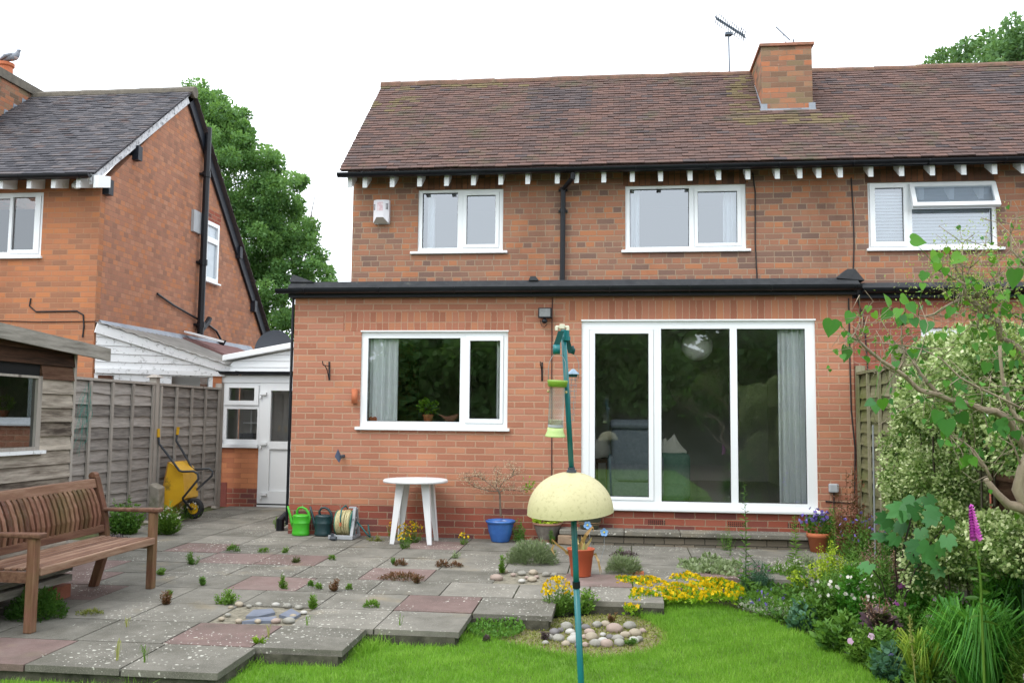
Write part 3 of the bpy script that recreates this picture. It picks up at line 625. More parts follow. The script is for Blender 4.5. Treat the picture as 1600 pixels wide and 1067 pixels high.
# corner return so the front wall's end shows brick
a,b_=px4(22,60,309,392,LY+.05)[:2]
o=win(L,'window',*lw,LY,[(lw[0]+.08,PX(12,350,LY),lw[2]+.08,lw[3]-.08)],[(PX(15,350,LY),lw[1]-.045,lw[2]+.05,lw[3]-.05,px4(21,56,309,391,LY+.05))],sill=(lw[0]-.05,lw[1]+.03,lw[2]+.01))
MB().grid(-13,LX-.2,3,4.6,[],LY+1.2,LY+1.22).build('room_wall',DARK,L)
ex,ez=1.16,4.72
rf=roof_tiles('roof',-13.2,LX+.10,ex,ez,GY,GZ,[TL,TD],L,gauge=.092,darkf=lambda x,t:1 if random.random()<.06 else 0)
# rear slope, tiled too
roof_tiles('rear_roof_slope',-8.3,LX+.12,BY+.1,BZ-.03,GY,GZ,[TD],rf,gauge=.105)
m=MB(); x=-13.2
while x<LX+.1: m.rv=random.random(); m.tube([(x,GY,GZ-.03+random.uniform(-.006,.006)),(min(x+.36,LX+.13),GY,GZ-.03)],.10,10); x+=.355
m.build('ridge_tiles',RIDGEG,rf)
# verges: white worn board to the front, black to the rear
def board(name,y0,z0,y1,z1,w,mat,x0=LX+.015,x1=LX+.055):
    d=Vector((0,y1-y0,z1-z0)).normalized(); n=Vector((0,-d.z,d.y)) if d.y>0 else Vector((0,d.z,-d.y)); n=n if n.z<0 else -n
    p=[(x0,y0,z0),(x0,y1,z1),(x0,y1+n.y*w,z1+n.z*w),(x0,y0+n.y*w,z0+n.z*w)]
    return MB().prism(p,(x1-x0,0,0)).build(name,mat,L)
board('bargeboard',ex-.04,ez-.05,GY,GZ-.04,.12,PEEL2)['label']='white worn bargeboard on the front slope'
board('bargeboard',BY+.05,BZ-.05,GY,GZ-.04,.17,BLACKP)['label']='black bargeboard on the rear slope'
for y,z,s in ((2.35,5.38,1),(6.2,4.55,1),(1.6,4.66,1),(7.0,3.6,1)): MB().box(LX-.05,LX+.10,y-.06,y+.06,z-.14,z+.08).build('purlin_end',BLACKP,L)
gutter(-13.2,LX+.06,1.115,4.70,par=L)
MB().box(-13,LX-.0,1.165,1.178,4.65,4.72).build('fascia',BLACKP,L)
for u in (4,48,86,125,152):
    x=PX(u,287,1.22); w=.033
    zq=PZ(294-(u-86)*.012,u,1.18); MB().hexa([(x-w,1.18,zq),(x+w,1.18,zq),(x+w,1.495,4.60),(x-w,1.495,4.60),(x-w,1.18,4.70),(x+w,1.18,4.70),(x+w,1.495,4.76),(x-w,1.495,4.76)]).build('rafter_foot',WPAINT,L)
# side window on the gable
y0,y1,z0,z1=4.80,5.33,3.78,4.86
f=MB().grid(y0,y1,z0,z1,[(y0+.06,y1-.06,z0+.07,z0+.70),(y0+.06,y1-.06,z0+.80,z1-.07)],LX+.001,LX+.04,'x').build('window',UPVC,L)
MB().box(LX-.02,LX+.005,y0+.05,y1-.05,z0+.05,z1-.05).build('pane',mk('window_bright_glass',[(.35,.42,.47),(.45,.52,.58)],.15,spec=.8),f)
MB().box(LX,LX+.08,y0-.05,y1+.06,z0-.03,z0-.001).build('sill',UPVC,f)
MB().box(LX+.0005,LX+.003,y0-.03,y1+.12,z1+.005,z1+.24).build('lintel_course',BP,L)
MB().box(LX,LX+.05,4.28,4.62,4.55,4.93).build('vent_panel',GREY,L)
# soil pipe
P=lambda u,v,off=.09:onX(u,v,LX+off)
m=MB(); a=P(326,200,.10); m.tube([a,(a[0],a[1]-.02,2.75)],.058,12)
for z in (5.62,4.05,2.95): m.tube([(a[0],a[1]-.01,z-.05),(a[0],a[1]-.01,z+.05)],.074,12); m.box(LX,a[0],a[1]-.09,a[1]+.09,z-.02,z+.02)
m.tube([(a[0],a[1],2.85),(a[0],a[1]+.25,3.02),(a[0],a[1]+.32,3.1)],.05,8)
m.build('soil_pipe',BLACK,L)
m=MB(); m.tube([P(246,459,.03),P(270,476,.03),P(308,498,.04)],.018,6); m.tube([P(322,505,.03),P(338,517,.03),P(344,528,.05),P(346,534,.08)],.02,6); m.lathe([(.03,-.12),(.03,-.05),(.08,.04),(.08,.05)],tuple(P(347,536,.1)),8)
m.build('waste_pipe',BLACK,L)
cable([onY(48,466,LY-.01),onY(46,478,LY-.01),onY(56,487,LY-.01),onY(120,486,LY-.01),onY(130,492,LY-.01),onY(131,510,LY-.01),onY(129,527,LY-.01)],.011,'dark hooked cable looping across the left brick house front')
cable([onY(-5,501,LY-.01),onY(60,503,LY-.01),onY(150,502,LY-.01)],.006,'thin level cable along the left brick house front above the shed')
# chimney of the neighbour
cmL=MB(); p=onX(45,140,-10.2); cmL.box(-10.75,-10.2,1.9,4.35,4.9,6.93); cmo=cmL.build('chimney',BC,L)
MB().box(-10.79,-10.16,1.87,4.38,6.93,7.08).build('coping',RIDGEG,cmo)
m=MB()
for i in range(7):
    y=2.35+i*.22; z=4.665+(y-1.16)*(GZ-ez)/(GY-ex)
    m.box(-10.199,-10.19,y,y+.225,z-.1,z+.16)
m.build('lead_flashing',LEAD,cmo)
cp=onX(17,100,-10.45); pt=MB().lathe([(.13,-.02),(.12,.05),(.115,.20),(.14,.22),(.14,.27),(.10,.27),(.09,.1)],(-10.45,3.55,7.08),16).build('chimney_pot',TERRA,cmo)
MB().lathe([(.12,-.02),(.115,.12),(.13,.14),(.09,.14),(.08,.02)],(-10.45,2.95,7.08),16).build('chimney_pot',TERRA,cmo)
# pigeon
PG1=mk('pigeon_grey',[(.22,.24,.28),(.30,.32,.36)],.8,scale=20); PG2=mk('pigeon_breast',[(.42,.32,.32),(.5,.42,.4)],.8,scale=20)
pg=thing('pigeon','grey wood pigeon perched on the left chimney pot','bird',(-10.40,3.52,7.35))
b0=np.array([-10.33,3.52,7.35])
m=MB(); m.tube([b0+np.array(q) for q in ((-.26,0,.00),(-.18,0,.03),(-.10,0,.075),(-.02,0,.10),(.06,0,.11),(.10,0,.14),(.115,0,.175),(.125,0,.205),(.155,0,.208),(.168,0,.20))],[.012,.03,.055,.075,.07,.05,.034,.034,.02,.004],12); bo=m.build('body',PG1,pg,True)
MB().ball(b0+np.array((.06,0,.095)),.062,sc=(1,.95,.9)).build('breast',PG2,pg,True)
m=MB(); 
for s in (-1,1): m.tube([b0+np.array(q) for q in ((.05,.06*s,.13),(-.06,.075*s,.10),(-.17,.05*s,.045),(-.24,.02*s,.02))],[.02,.035,.022,.006],8)
m.build('wing',PG1,pg,True)
m=MB(); 
for s in (-1,1): m.tube([b0+np.array((.03,.025*s,.05)),b0+np.array((.035,.025*s,0))],.006,5)
m.build('leg',TERRA,pg)
# security camera under the eaves
sc_=tag(MB().lathe([(.055,-.05),(.06,0),(.03,.05),(0,.05)],tuple(onY(119,289,1.42)),12).ball(onY(120,291,1.38),.045).build('security_camera',WPAINT),'small white dome camera under the eaves of the left brick house','camera')
# white boarded lean-to beside the neighbour house
LT=thing('boarded_lean_to','old lean-to with peeling white boards and a sloping corrugated roof','lean-to',(-6.6,2,0))
LA=onY(148,577,1.53); LB_=onY(347,583,2.95); LT_top=onY(150,510,1.53)[2]; LT_low=float(onY(347,576,2.95)[2])
_d=np.array([LB_[0]-LA[0],LB_[1]-LA[1]]); _L=float(np.linalg.norm(_d)); _d/=_L; _n=np.array([_d[1],-_d[0]]) # n faces the viewer
def ltm(p): # (along, out, z)
    return (LA[0]+_d[0]*p[0]-_n[0]*p[1],LA[1]+_d[1]*p[0]-_n[1]*p[1],p[2]+(LB_[2]-LA[2])*p[0]/_L)
def LM(): m=MB(); m.M=ltm; return m
zb=float(LA[2]); zt=float(LT_top); zr=LT_low-float(LB_[2]-LA[2])+.02
m=LM(); zz=zb
xr_=lambda z: _L*(1-(z-zr)/(zt-zr)) if z>zr else _L
while zz<zt-.01:
    z2=min(zz+.115,zt); m.rv=random.random(); m.hexa([(0,-.012,zz),(xr_(zz),-.012,zz),(xr_(zz),.03,zz),(0,.03,zz),(0,0,z2-.004),(xr_(z2),0,z2-.004),(xr_(z2),.03,z2-.004),(0,.03,z2-.004)]); zz=z2
m.build('boarding',PEEL,LT)
m=LM(); m.bar((-.02,-.03,zt-.02),(_L+.12,-.03,zr-.03),.03,.14); m.build('bargeboard',PEEL,LT)
m=LM(); m.box(0,_L+.03,-.035,-.013,zb-.05,zb+.02); m.build('fascia',PEEL,LT)
m=MB(); z0_=zt; 
for i in range(62):
    y0_=1.5+i*.07; y1_=y0_+.07; h0,h1=(.014 if i%2 else 0),(.0 if i%2 else .014)
    xw_=lambda y_: min(LB_[0]+.12,max(LA[0],LA[0]+(y_+.06-LA[1])/_d[1]*_d[0]))
    zf=lambda x_: zt+.05+(LT_low+.05-zt-.05)*(x_-LA[0])/(LB_[0]+.05-LA[0])
    a0,a1=xw_(y0_),xw_(y1_); m.poly([(LX+.01,y0_,zf(LX)+h0),(a0+.05,y0_,zf(a0)+h0),(a1+.05,y1_,zf(a1)+h1),(LX+.01,y1_,zf(LX)+h1)])
m.build('corrugated_roof',mk('corrugated',[(.17,.165,.15),(.27,.26,.24)],.8,scale=4),LT)
MB().hexa([(LX+.01,4.0,zt-.02),(LB_[0]+.1,4.0,LT_low+.02),(LB_[0]+.1,6.2,LT_low+.02),(LX+.01,6.2,zt-.02),(LX+.01,4.0,zt+.09),(LB_[0]+.1,4.0,LT_low+.10),(LB_[0]+.1,6.2,LT_low+.10),(LX+.01,6.2,zt+.09)]).build('felt_patch',mk('brown_felt',[(.17,.09,.085),(.24,.13,.12)],.9,bmp=.3),LT)
m=MB(); m.hexa([(LX+.002,1.6,zt-.02),(LX+.10,1.6,zt+.0),(LX+.10,7,zt+.04),(LX+.002,7,zt+.04),(LX+.002,1.6,zt+.10),(LX+.02,1.6,zt+.10),(LX+.02,7,zt+.15),(LX+.002,7,zt+.15)]); m.build('lead_flashing',LEAD,LT)
MB().bar(onY(293,519,4.2),onY(345,533,4.2),.25,.03).build('loose_board',WPAINT,LT)
sx=lambda u:(u-148)/(347-148)*_L*1.02-.0
g=[(sx(153),sx(176),1.0,zb-.08),(sx(189),sx(215),1.0,zb-.16),(sx(220),sx(233),1.0,zb-.16),(sx(262),sx(322),1.0,zb-.07)]
m=LM(); m.grid(0,sx(328),.2,zb-.052,g,0,.06); o=m.build('window',PEEL,LT)
for a in g: m=LM(); m.poly([(a[0],.03,a[2]),(a[1],.03,a[2]),(a[1],.03,a[3]),(a[0],.03,a[3])]); m.build('pane',GLASS,o)
m=LM(); m.box(sx(328)+.002,_L,0,.1,.2,zb-.052); m.build('brick_wall',BLEAN,LT)
m=LM(); m.box(0,_L,.8,.85,.2,zb); m.build('back_wall',INT,LT)
# side porch of our house: white door, window, brick dwarf wall
SP=thing('side_porch','white plastic side porch with half glazed door, small window and boarded gable','porch',(-5.5,2.9,0))
y=3.0; X=lambda u:PX(u,690,y); Z=lambda v:PZ(v,400,y)
xl=PX(343,650,y); xd=X(404.5); xr=-3.63
MB().box(xl+.02,xd-.005,y,y+.1,-.05,Z(693)-.03).build('brick_wall',BLEAN,SP)
MB().box(xl-.12,xd-.006,y-.004,y+.1,-.05,.27).build('plinth',BP,SP)
MB().box(xl-.14,xl+.16,y-.010,y-.0045,-.05,.36).build('painted_patch',mk('red_oxide_paint',[(.17,.045,.035),(.21,.06,.045)],.7),SP)
wz0,wz1=Z(694),Z(600); xw=X(404)
gA=(PX(358,620,y),PX(398,620,y),Z(626),Z(606)); gB=(PX(353.5,665,y),PX(401.5,665,y),Z(686.5),Z(639))
s=(gA[0]-.07,gA[1]+.07,gA[2]-.07,gA[3]+.045)
o=MB().grid(xl+.03,xd-.006,wz0,wz1+.02,[gB,s],y-.0,y+.07).build('window',UPVC2,SP); bev(o,.005)
bev(MB().grid(s[0]+.002,s[1]-.002,s[2]+.002,s[3]-.002,[gA],y-.02,y+.05).build('sash',UPVC2,o),.005)
for g_ in (gA,gB): MB().poly([(g_[0],y+.03,g_[2]),(g_[1],y+.03,g_[2]),(g_[1],y+.03,g_[3]),(g_[0],y+.03,g_[3])]).build('pane',GLASS,o)
bev(MB().box(xl-.02,xd-.0,y-.07,y+.08,wz0-.055,wz0-.002).build('sill',UPVC2,o),.006)
MB().box(xl+.02,xl+.05,y-.12,y-.03,wz0,wz0+.13).build('handle',UPVC2,o)
g_=(PX(423,640,y),PX(480,640,y),Z(689),Z(610)); pn=(PX(420,740,y),PX(480,740,y),.24,Z(701))
d=MB().grid(xd,xr,-.0,wz1+.02,[g_,pn],y-.01,y+.07).build('door',UPVC2,SP); bev(d,.005)
MB().poly([(g_[0],y+.03,g_[2]),(g_[1],y+.03,g_[2]),(g_[1],y+.03,g_[3]),(g_[0],y+.03,g_[3])]).build('pane',GLASS,d)
MB().poly([(pn[0],y+.02,pn[2]),(pn[1],y+.02,pn[2]),(pn[1],y+.02,pn[3]),(pn[0],y+.02,pn[3])]).build('lower_panel',UPVC2,d)
m=MB()
for v in (615,693,772): p=onY(412,v,y-.02); m.box(p[0]-.05,p[0]+.05,y-.05,y-.012,p[2]-.02,p[2]+.02); m.box(p[0]-.06,p[0]-.03,y-.045,y-.013,p[2]-.07,p[2])
m.build('hinge',UPVC2,d)
MB().box(xd,xr,y-.012,y-.0105,.03,.05).build('threshold',DARK,d)
MB().box(xl-.0,xr,y-.02,y+.1,wz1+.022,wz1+.13).build('fascia',UPVC2,SP); gutter(xl-.05,xr,y-.085,wz1+.19,r=.05,par=SP)
zb=wz1+.16; gp=[(PX(357,565,y),y,zb),(xr,y,zb),(xr,y,Z(522)),(PX(357,565,y),y,Z(566))]
m=MB(); 
for i in range(6):
    z0_=zb+i*.098; z1_=z0_+.094
    xa=gp[0][0]; sl=(gp[2][2]-gp[3][2])/(gp[2][0]-gp[3][0])
    xs_=max(xa,xa+(z0_-gp[3][2])/sl) if z0_>gp[3][2] else xa
    xe_=max(xa,xa+(z1_-gp[3][2])/sl) if z1_>gp[3][2] else xa
    if xs_>xr: continue
    m.prism([(xs_,y-.005,z0_),(xr,y-.005,z0_),(xr,y+.004,z1_),(xe_,y+.004,z1_)],(0,.05,0))
m.build('boarding',UPVC,SP)
p0=onY(349,560,y-.06); p1=onY(458,540,y-.06); sl=(p1[2]-p0[2])/(p1[0]-p0[0])
bev(MB().hexa([(p0[0],y-.1,p0[2]-.04),(xr,y-.1,p0[2]-.04+sl*(xr-p0[0])),(xr,y+2.2,p0[2]-.04+sl*(xr-p0[0])),(p0[0],y+2.2,p0[2]-.04),(p0[0],y-.1,p0[2]+.05),(xr,y-.1,p0[2]+.05+sl*(xr-p0[0])),(xr,y+2.2,p0[2]+.05+sl*(xr-p0[0])),(p0[0],y+2.2,p0[2]+.05)]).build('roof',UPVC,SP),.01)
MB().poly([(xl,y+.75,0),(xr,y+.75,0),(xr,y+.75,2.15),(xl,y+.75,2.15)]).build('back_wall',mk('porch_inside',[(.50,.49,.47),(.6,.59,.56)],.9),SP)
MB().box(xl-.04,xl-.02,y+.1,y+.75,0,2.3).build('side_wall',MATS['porch_inside'],SP)
m=MB(); m.box(X(358),X(386),y+.5,y+.7,Z(662),Z(660)); m.box(X(366),X(368),y+.6,y+.62,Z(690),Z(640)); m.build('shelf',WPAINT,SP)
MB().box(PX(378,680,y+.3),PX(400,680,y+.3),y+.2,y+.3,Z(690),Z(677)).build('boot_tray',DGREY,SP)
# black drain elbow by the extension corner
m=MB(); m.tube([(-3.95,.5,.16),(-4.05,.35,.17),(-4.08,.25,.12),(-4.08,.25,-.02)],.05,10); tag(m.build('drain_pipe',BLACK),'black bent drain pipe at the foot of the extension corner','pipe')
# satellite dish
ds=thing('satellite_dish','dark grey satellite dish peeping over the porch roof','dish',(-6.2,4.5,2.2))
cdish=onY(429,546,4.4); m=MB(); pr=[(r_,.06*(r_/.33)**2) for r_ in (0,.08,.16,.24,.30,.33)]
mm=MB(); c0=Vector(tuple(cdish)); 
def dm(p): 
    v=Vector(p); v=Matrix.Rotation(math.radians(78),3,'X')@v; return tuple(v+c0)
mm.M=dm; mm.lathe(pr,n=28); mm.build('reflector',DGREY,ds,True)
MB().tube([c0,(c0[0]-.1,4.6,2.4),(c0[0]-.35,4.7,2.4)],.02,6).build('mount_arm',BLACK,ds)
# ================================================================ fences
def lap_panel(par,a,b,z0f,z1f,batt,mw,mb,axis_n=(1,0,0),name='panel',course=.125):
    """waney-edge panel from a to b (x,y); battens on the side of axis_n"""
    a=np.array(a,float);b=np.array(b,float);d=b-a;Ln=np.linalg.norm(d);d/=Ln; nn=np.array(axis_n[:2],float)
    m=MB(); z=z0f; k=0
    H_=z1f-z0f; nc=int(H_/course); course=H_/nc
    for i in range(nc+1):
        zb_=z0f+i*course-.012; zt_=zb_+course+.03; zt_=min(zt_,z1f); st=14; m.rv=random.random(); ph=random.random()*6; am=random.uniform(.002,.007)
        o0,o1=.030,.002
        lo=[];
        kn=random.random()*Ln
        base=[]
        for j in range(st+1):
            f=j/st*Ln; p=a+d*f; w=am*math.sin(f*7+ph)+am*.6*math.sin(f*17+ph*2)+.018*math.exp(-((f-kn)/.06)**2)*(i%3==0)
            base.append([(p[0]+nn[0]*o0,p[1]+nn[1]*o0,zb_-w),(p[0]+nn[0]*o1,p[1]+nn[1]*o1,zt_),(p[0]+nn[0]*(o0-.012),p[1]+nn[1]*(o0-.012),zb_-w),(p[0]+nn[0]*(o1-.012),p[1]+nn[1]*(o1-.012),zt_)])
        n0=m.addv([q for r in base for q in r])
        for j in range(st):
            A_=n0+j*4; m.face((A_,A_+4,A_+5,A_+1)); m.face((A_+2,A_+3,A_+7,A_+6)); m.face((A_,A_+2,A_+6,A_+4)); m.face((A_+1,A_+5,A_+7,A_+3))
    o=m.build(name,mw,par)
    m=MB()
    for f in batt:
        p=a+d*f*Ln; m.rv=random.random(); t=.022
        c_=p+nn*.040; m.hexa([(c_[0]-d[0]*t-nn[0]*.012,c_[1]-d[1]*t-nn[1]*.012,z0f-.02),(c_[0]+d[0]*t-nn[0]*.012,c_[1]+d[1]*t-nn[1]*.012,z0f-.02),(c_[0]+d[0]*t+nn[0]*.012,c_[1]+d[1]*t+nn[1]*.012,z0f-.02),(c_[0]-d[0]*t+nn[0]*.012,c_[1]-d[1]*t+nn[1]*.012,z0f-.02),
            (c_[0]-d[0]*t-nn[0]*.012,c_[1]-d[1]*t-nn[1]*.012,z1f-.01),(c_[0]+d[0]*t-nn[0]*.012,c_[1]+d[1]*t-nn[1]*.012,z1f-.01),(c_[0]+d[0]*t+nn[0]*.012,c_[1]+d[1]*t+nn[1]*.012,z1f-.01),(c_[0]-d[0]*t+nn[0]*.012,c_[1]-d[1]*t+nn[1]*.012,z1f-.01)])
    m.build('batten',mb,o)
    MB().bar((a[0]+nn[0]*.01,a[1],z1f+.012),(b[0]+nn[0]*.01,b[1],z1f+.012),.075,.03).build('capping',mb,o)
    return o
FX=-6.0
fe=thing('wooden_fence','weathered grey lap fence of wavy boards between shed and side porch','fence',(FX,0,0))
lap_panel(fe,(FX,.66),(FX,-1.25),.06,1.765,(.03,.29,.53,.77,.97),WOODF,WOODB)
lap_panel(fe,(FX,2.62),(FX,.75),.06,1.765,(.03,.27,.5,.74,.97),WOODF,WOODB)
lap_panel(fe,(FX,-1.35),(FX,-3.2),.06,1.765,(.03,.27,.5,.74,.97),WOODF,WOODB)
for y_ in (.705,2.67,-1.3):
    po=MB().box(FX-.05,FX+.045,y_-.045,y_+.045,0,1.86).build('post',WOODB,fe)
    if y_==.705: MB().hexa([(FX-.09,y_-.09,1.861),(FX+.085,y_-.09,1.861),(FX+.085,y_+.09,1.861),(FX-.09,y_+.09,1.861),(FX-.03,y_-.03,1.90),(FX+.03,y_-.03,1.90),(FX+.03,y_+.03,1.90),(FX-.03,y_+.03,1.90)]).build('post_cap',WOODB,po)
bev(MB().hexa([(FX+.06,.56,-.05),(FX+.19,.56,-.05),(FX+.19,.72,-.05),(FX+.06,.72,-.05),(FX+.06,.56,.50),(FX+.19,.56,.44),(FX+.19,.72,.46),(FX+.06,.72,.52)]).build('concrete_spur',CONC,fe),.012)
# green netting snagged by the shed corner
NET=mk('green_net',[(.01,.22,.17),(.02,.3,.24)],.6)
m=MB()
for i in range(18):
    y_=-1.0+random.random()*.18; z=1.74-random.random()*.3; pts=[]
    for k in range(5): pts.append((FX+.06+random.random()*.02,y_-.04*k*random.random()-.05*(1.7-z),z)); z-=random.uniform(.04,.22); y_+=random.uniform(-.05,.05)
    m.tube(pts,.0012,3)
tag(m.build('garden_netting',NET),'scrap of green netting hanging on the fence beside the shed','netting')
f2=thing('wooden_fence','mossy green lap fence on the right between garden and next door','fence',(2.66,0,0))
RX=2.665
a_=lap_panel(f2,(RX,-1.36),(RX,-.02),.12,1.90,(.03,.34,.66,.97),WOODG,WOODGB,(-1,0,0))
lap_panel(f2,(RX,-3.3),(RX,-1.48),.12,2.02,(.03,.27,.5,.74,.97),WOODG,WOODGB,(-1,0,0))
lap_panel(f2,(RX+.1,-5.2),(RX+.1,-3.4),.05,1.9,(.03,.27,.5,.74,.97),WOODSD,WOODSD,(-1,0,0))
lap_panel(f2,(RX+.1,-7.2),(RX+.1,-5.3),.05,1.9,(.03,.27,.5,.74,.97),WOODSD,WOODSD,(-1,0,0))
for y_ in (-.03+.045,-1.42,-3.35,-5.25): MB().box(RX-.05,RX+.05,y_-.045,y_+.045,-.1,2.0 if y_>-.5 else 2.12).build('post',WOODGB,f2)
MB().box(RX-.03,RX+.03,-3.3,-.05,-.2,.10).build('gravel_board',CONC,f2)
# ================================================================ shed
SH=thing('garden_shed','weathered timber shed with overlapping boards and a side window','shed',(-5.6,-4,0))
SX=-5.0; sy1=-2.66; sy0=-6.5
zt=lambda y_: 1.93-(y_+2.66)*.06
wz=(float(onX(0,706,SX)[2]),float(onX(10,584,SX)[2])); wy=(-5.2,float(onX(60,640,SX)[1]))
m=MB(); md=MB(); z=-.05; n=0
hgt=.117
while z<1.97:
    for (ya,yb) in (((sy0,wy[0]),(wy[1],sy1-.04)) if (z+hgt>wz[0] and z<wz[1]) else ((sy0,sy1-.04),)):
        t=md if z>wz[1]-.06 else m; t.rv=random.random()
        t.hexa([(SX+.030,ya,z-.006),(SX+.030,yb,z-.006),(SX-.005,yb,z),(SX-.005,ya,z),(SX+.006,ya,z+hgt),(SX+.006,yb,z+hgt),(SX-.005,yb,z+hgt),(SX-.005,ya,z+hgt)])
    z+=hgt+.007
m.build('wall_boards',WOODS,SH); MB().grid(sy0,sy1-.04,-.05,1.97,[(wy[0],wy[1],wz[0],wz[1])],SX-.012,SX-.006,'x').build('shadow_line_backing',DARK,SH); md.build('wall_boards',WOODSD,SH)['label']='dark stained upper boards'  # dark sheet behind the boards is added to draw the shadow lines between them
MB().box(SX-1.8,SX-.01,sy1-.06,sy1-.02,-.05,1.95).build('end_wall',WOODS,SH)
MB().box(SX-.03,SX+.022,sy1-.04,sy1,-.05,1.96).build('corner_post',WOODB,SH)
p0=onX(145,553,SX+.16); p1=onX(0,520,SX+.16)
sl=(p1[2]-p0[2])/(p1[1]-p0[1]); z0=p0[2]+.0
MB().hexa([(SX+.14,sy1+.30,z0-.05),(SX+.17,sy1+.30,z0-.05),(SX+.17,sy0,z0-.05+sl*(sy0-sy1)),(SX+.14,sy0,z0-.05+sl*(sy0-sy1)),(SX+.14,sy1+.30,z0+.07),(SX+.17,sy1+.30,z0+.07),(SX+.17,sy0,z0+.07+sl*(sy0-sy1)),(SX+.14,sy0,z0+.07+sl*(sy0-sy1))]).build('fascia',WOODR,SH)
MB().hexa([(SX-2.2,sy1+.30,z0+.03),(SX+.139,sy1+.30,z0+.02),(SX+.139,sy0,z0+.02+sl*(sy0-sy1)),(SX-2.2,sy0,z0+.02+sl*(sy0-sy1)),(SX-2.2,sy1+.30,z0+.06),(SX+.139,sy1+.30,z0+.06),(SX+.139,sy0,z0+.06+sl*(sy0-sy1)),(SX-2.2,sy0,z0+.06+sl*(sy0-sy1))]).build('roof',FELT,SH)
o=MB().grid(wy[0],wy[1],wz[0],wz[1],[(wy[0]+.05,wy[1]-.06,wz[0]+.03,wz[1]-.02)],SX-.02,SX+.028,'x').build('window',WOODB,SH)
MB().poly([(SX+.0,wy[0],wz[0]),(SX+.0,wy[1],wz[0]),(SX+.0,wy[1],wz[1]),(SX+.0,wy[0],wz[1])]).build('pane',glassm('shed_glass',.22,(.35,.35,.33)),o)
MB().box(SX,SX+.06,wy[0],wy[1]+.05,wz[0]-.03,wz[0]-.001).build('sill',PEEL,o)
MB().box(SX-1.6,SX-.3,sy0,sy1-.1,0,.1).build('floor',DARK,SH); MB().box(SX-1.7,SX-1.6,sy0,sy1-.1,0,1.9).build('inner_wall',WOODSD,SH)
# pallet on a brick under the bench
pl=thing('timber_pallet','grey timber boards propped on bricks under the bench','pallet',(-4.75,-4.2,-.08))
m=MB(); 
for i,(dz,w) in enumerate(((.22,.03),(.15,.05))): m.rv=random.random(); m.box(-5.0,-4.33+.03*i,-5.3,-3.62-.05*i,dz-.08,dz+w-.08)
m.build('board',WOODR,pl)
bev(tag(MB().box(-4.46,-4.36,-3.80,-3.58,-.085,.03).build('brick',mk('old_red_brick',[(.22,.08,.05),(.30,.11,.07)],.9,scale=20,bmp=.4)),'single red brick propping the boards under the bench','brick'),.006)
# ================================================================ aerials
AER=mk('aerial_metal',[(.10,.13,.17)],.5)
t=thing('tv_aerial','toothed television aerial on a thin pole above the roof ridge','aerial',(1.66,3.25,6.6))
Pa=lambda u,v:onY(u,v,3.25)
MB().tube([Pa(1140,122),Pa(1138.5,55)],.012,6).build('pole',AER,t)
m=MB(); a,b=Pa(1119,29),Pa(1163,57); m.tube([a,b],.010,5)
for i in range(14):
    f=i/13; p=a+(b-a)*f; s=.045 if i<11 else .05; m.tube([p+np.array([-.02,0,s*.8]),p+np.array([.02,0,-s*.8])],.011,4); m.tube([p+np.array([0,-.16,.02]),p+np.array([0,.16,-.02])],.008,4)
m.tube([Pa(1161,60),Pa(1157,33)],.006,4); m.tube([Pa(1138.5,58),Pa(1150,52)],.01,4); m.box(*(lambda q:(q[0]-.05,q[0]+.05,3.2,3.3,q[2]-.02,q[2]+.02))(Pa(1138,54)))
m.build('antenna_array',AER,t)
m=MB(); Pb=lambda u,v:onY(u,v,2.7); m.tube([Pb(1212,42),Pb(1235,64)],.010,5); m.tube([Pb(1224,54),Pb(1225,62),Pb(1230,70)],.006,4); m.tube([Pb(1240,62),Pb(1240,70)],.012,5)
tag(m.build('wire_aerial',AER),'thin wire aerial leaning off the main chimney top','aerial')
# ================================================================ wall fittings
ab=thing('alarm_box','white burglar alarm box with side vents and a faded sticker on the upper wall','alarm box',onY(597,330,1.38))
x0,x1,z0,z1=px4(584,608.5,313.5,350,1.35); xm=(x0+x1)/2; w=(x1-x0)/2
AP=mk('alarm_plastic',[(.72,.70,.74)],.45)
m=MB(); m.hexa([(x0,1.33,z0+.07),(x1,1.33,z0+.07),(x1,1.398,z0+.0),(x0,1.398,z0+.0),(x0+.01,1.33,z1),(x1,1.33,z1),(x1,1.398,z1),(x0+.01,1.398,z1)])
m.hexa([(x0+.05,1.30,z0+.085),(x1-.07,1.30,z0+.085),(x1-.0,1.3301,z0+.005),(x0+.0,1.3301,z0+.005),(x0+.05,1.30,z1-.0),(x1-.07,1.30,z1-.0),(x1-.0,1.3301,z1),(x0+.0,1.3301,z1)])
bev(m.build('cover',AP,ab),.005)
MB().poly([(x0+.002,1.326,z0+.002),(x1-.004,1.326,z0+.002),(x1-.075,1.296,z0+.08),(x0+.052,1.296,z0+.08)]).build('strobe_lens',mk('brown_lens',[(.22,.19,.16)],.4),ab)
MB().poly([(x0+.06,1.2985,z0+.17),(x1-.08,1.2985,z0+.17),(x1-.08,1.2985,z1-.03),(x0+.06,1.2985,z1-.03)]).build('sticker',mk('faded_sticker',[(.78,.72,.74),(.62,.42,.46),(.8,.76,.78)],.6,scale=22,detail=3),ab)
m=MB()
for i in range(5):
    zz=z1-.06-i*.017; m.box(x1-.045,x1-.012,1.311,1.319,zz,zz+.006); m.box(x0+.010,x0+.034,1.311,1.326,zz-.01,zz-.004)
m.build('vent_slot',DARK,ab)
fl=thing('floodlight','black floodlight with motion sensor on the brick above the bird feeders','floodlight',onY(851,488,-.05))
x0,x1,z0,z1=px4(841,862,481,497,-.08)
bev(MB().box(x0,x1,-.10,-.04,z0,z1).build('housing',BLACK,fl),.006)
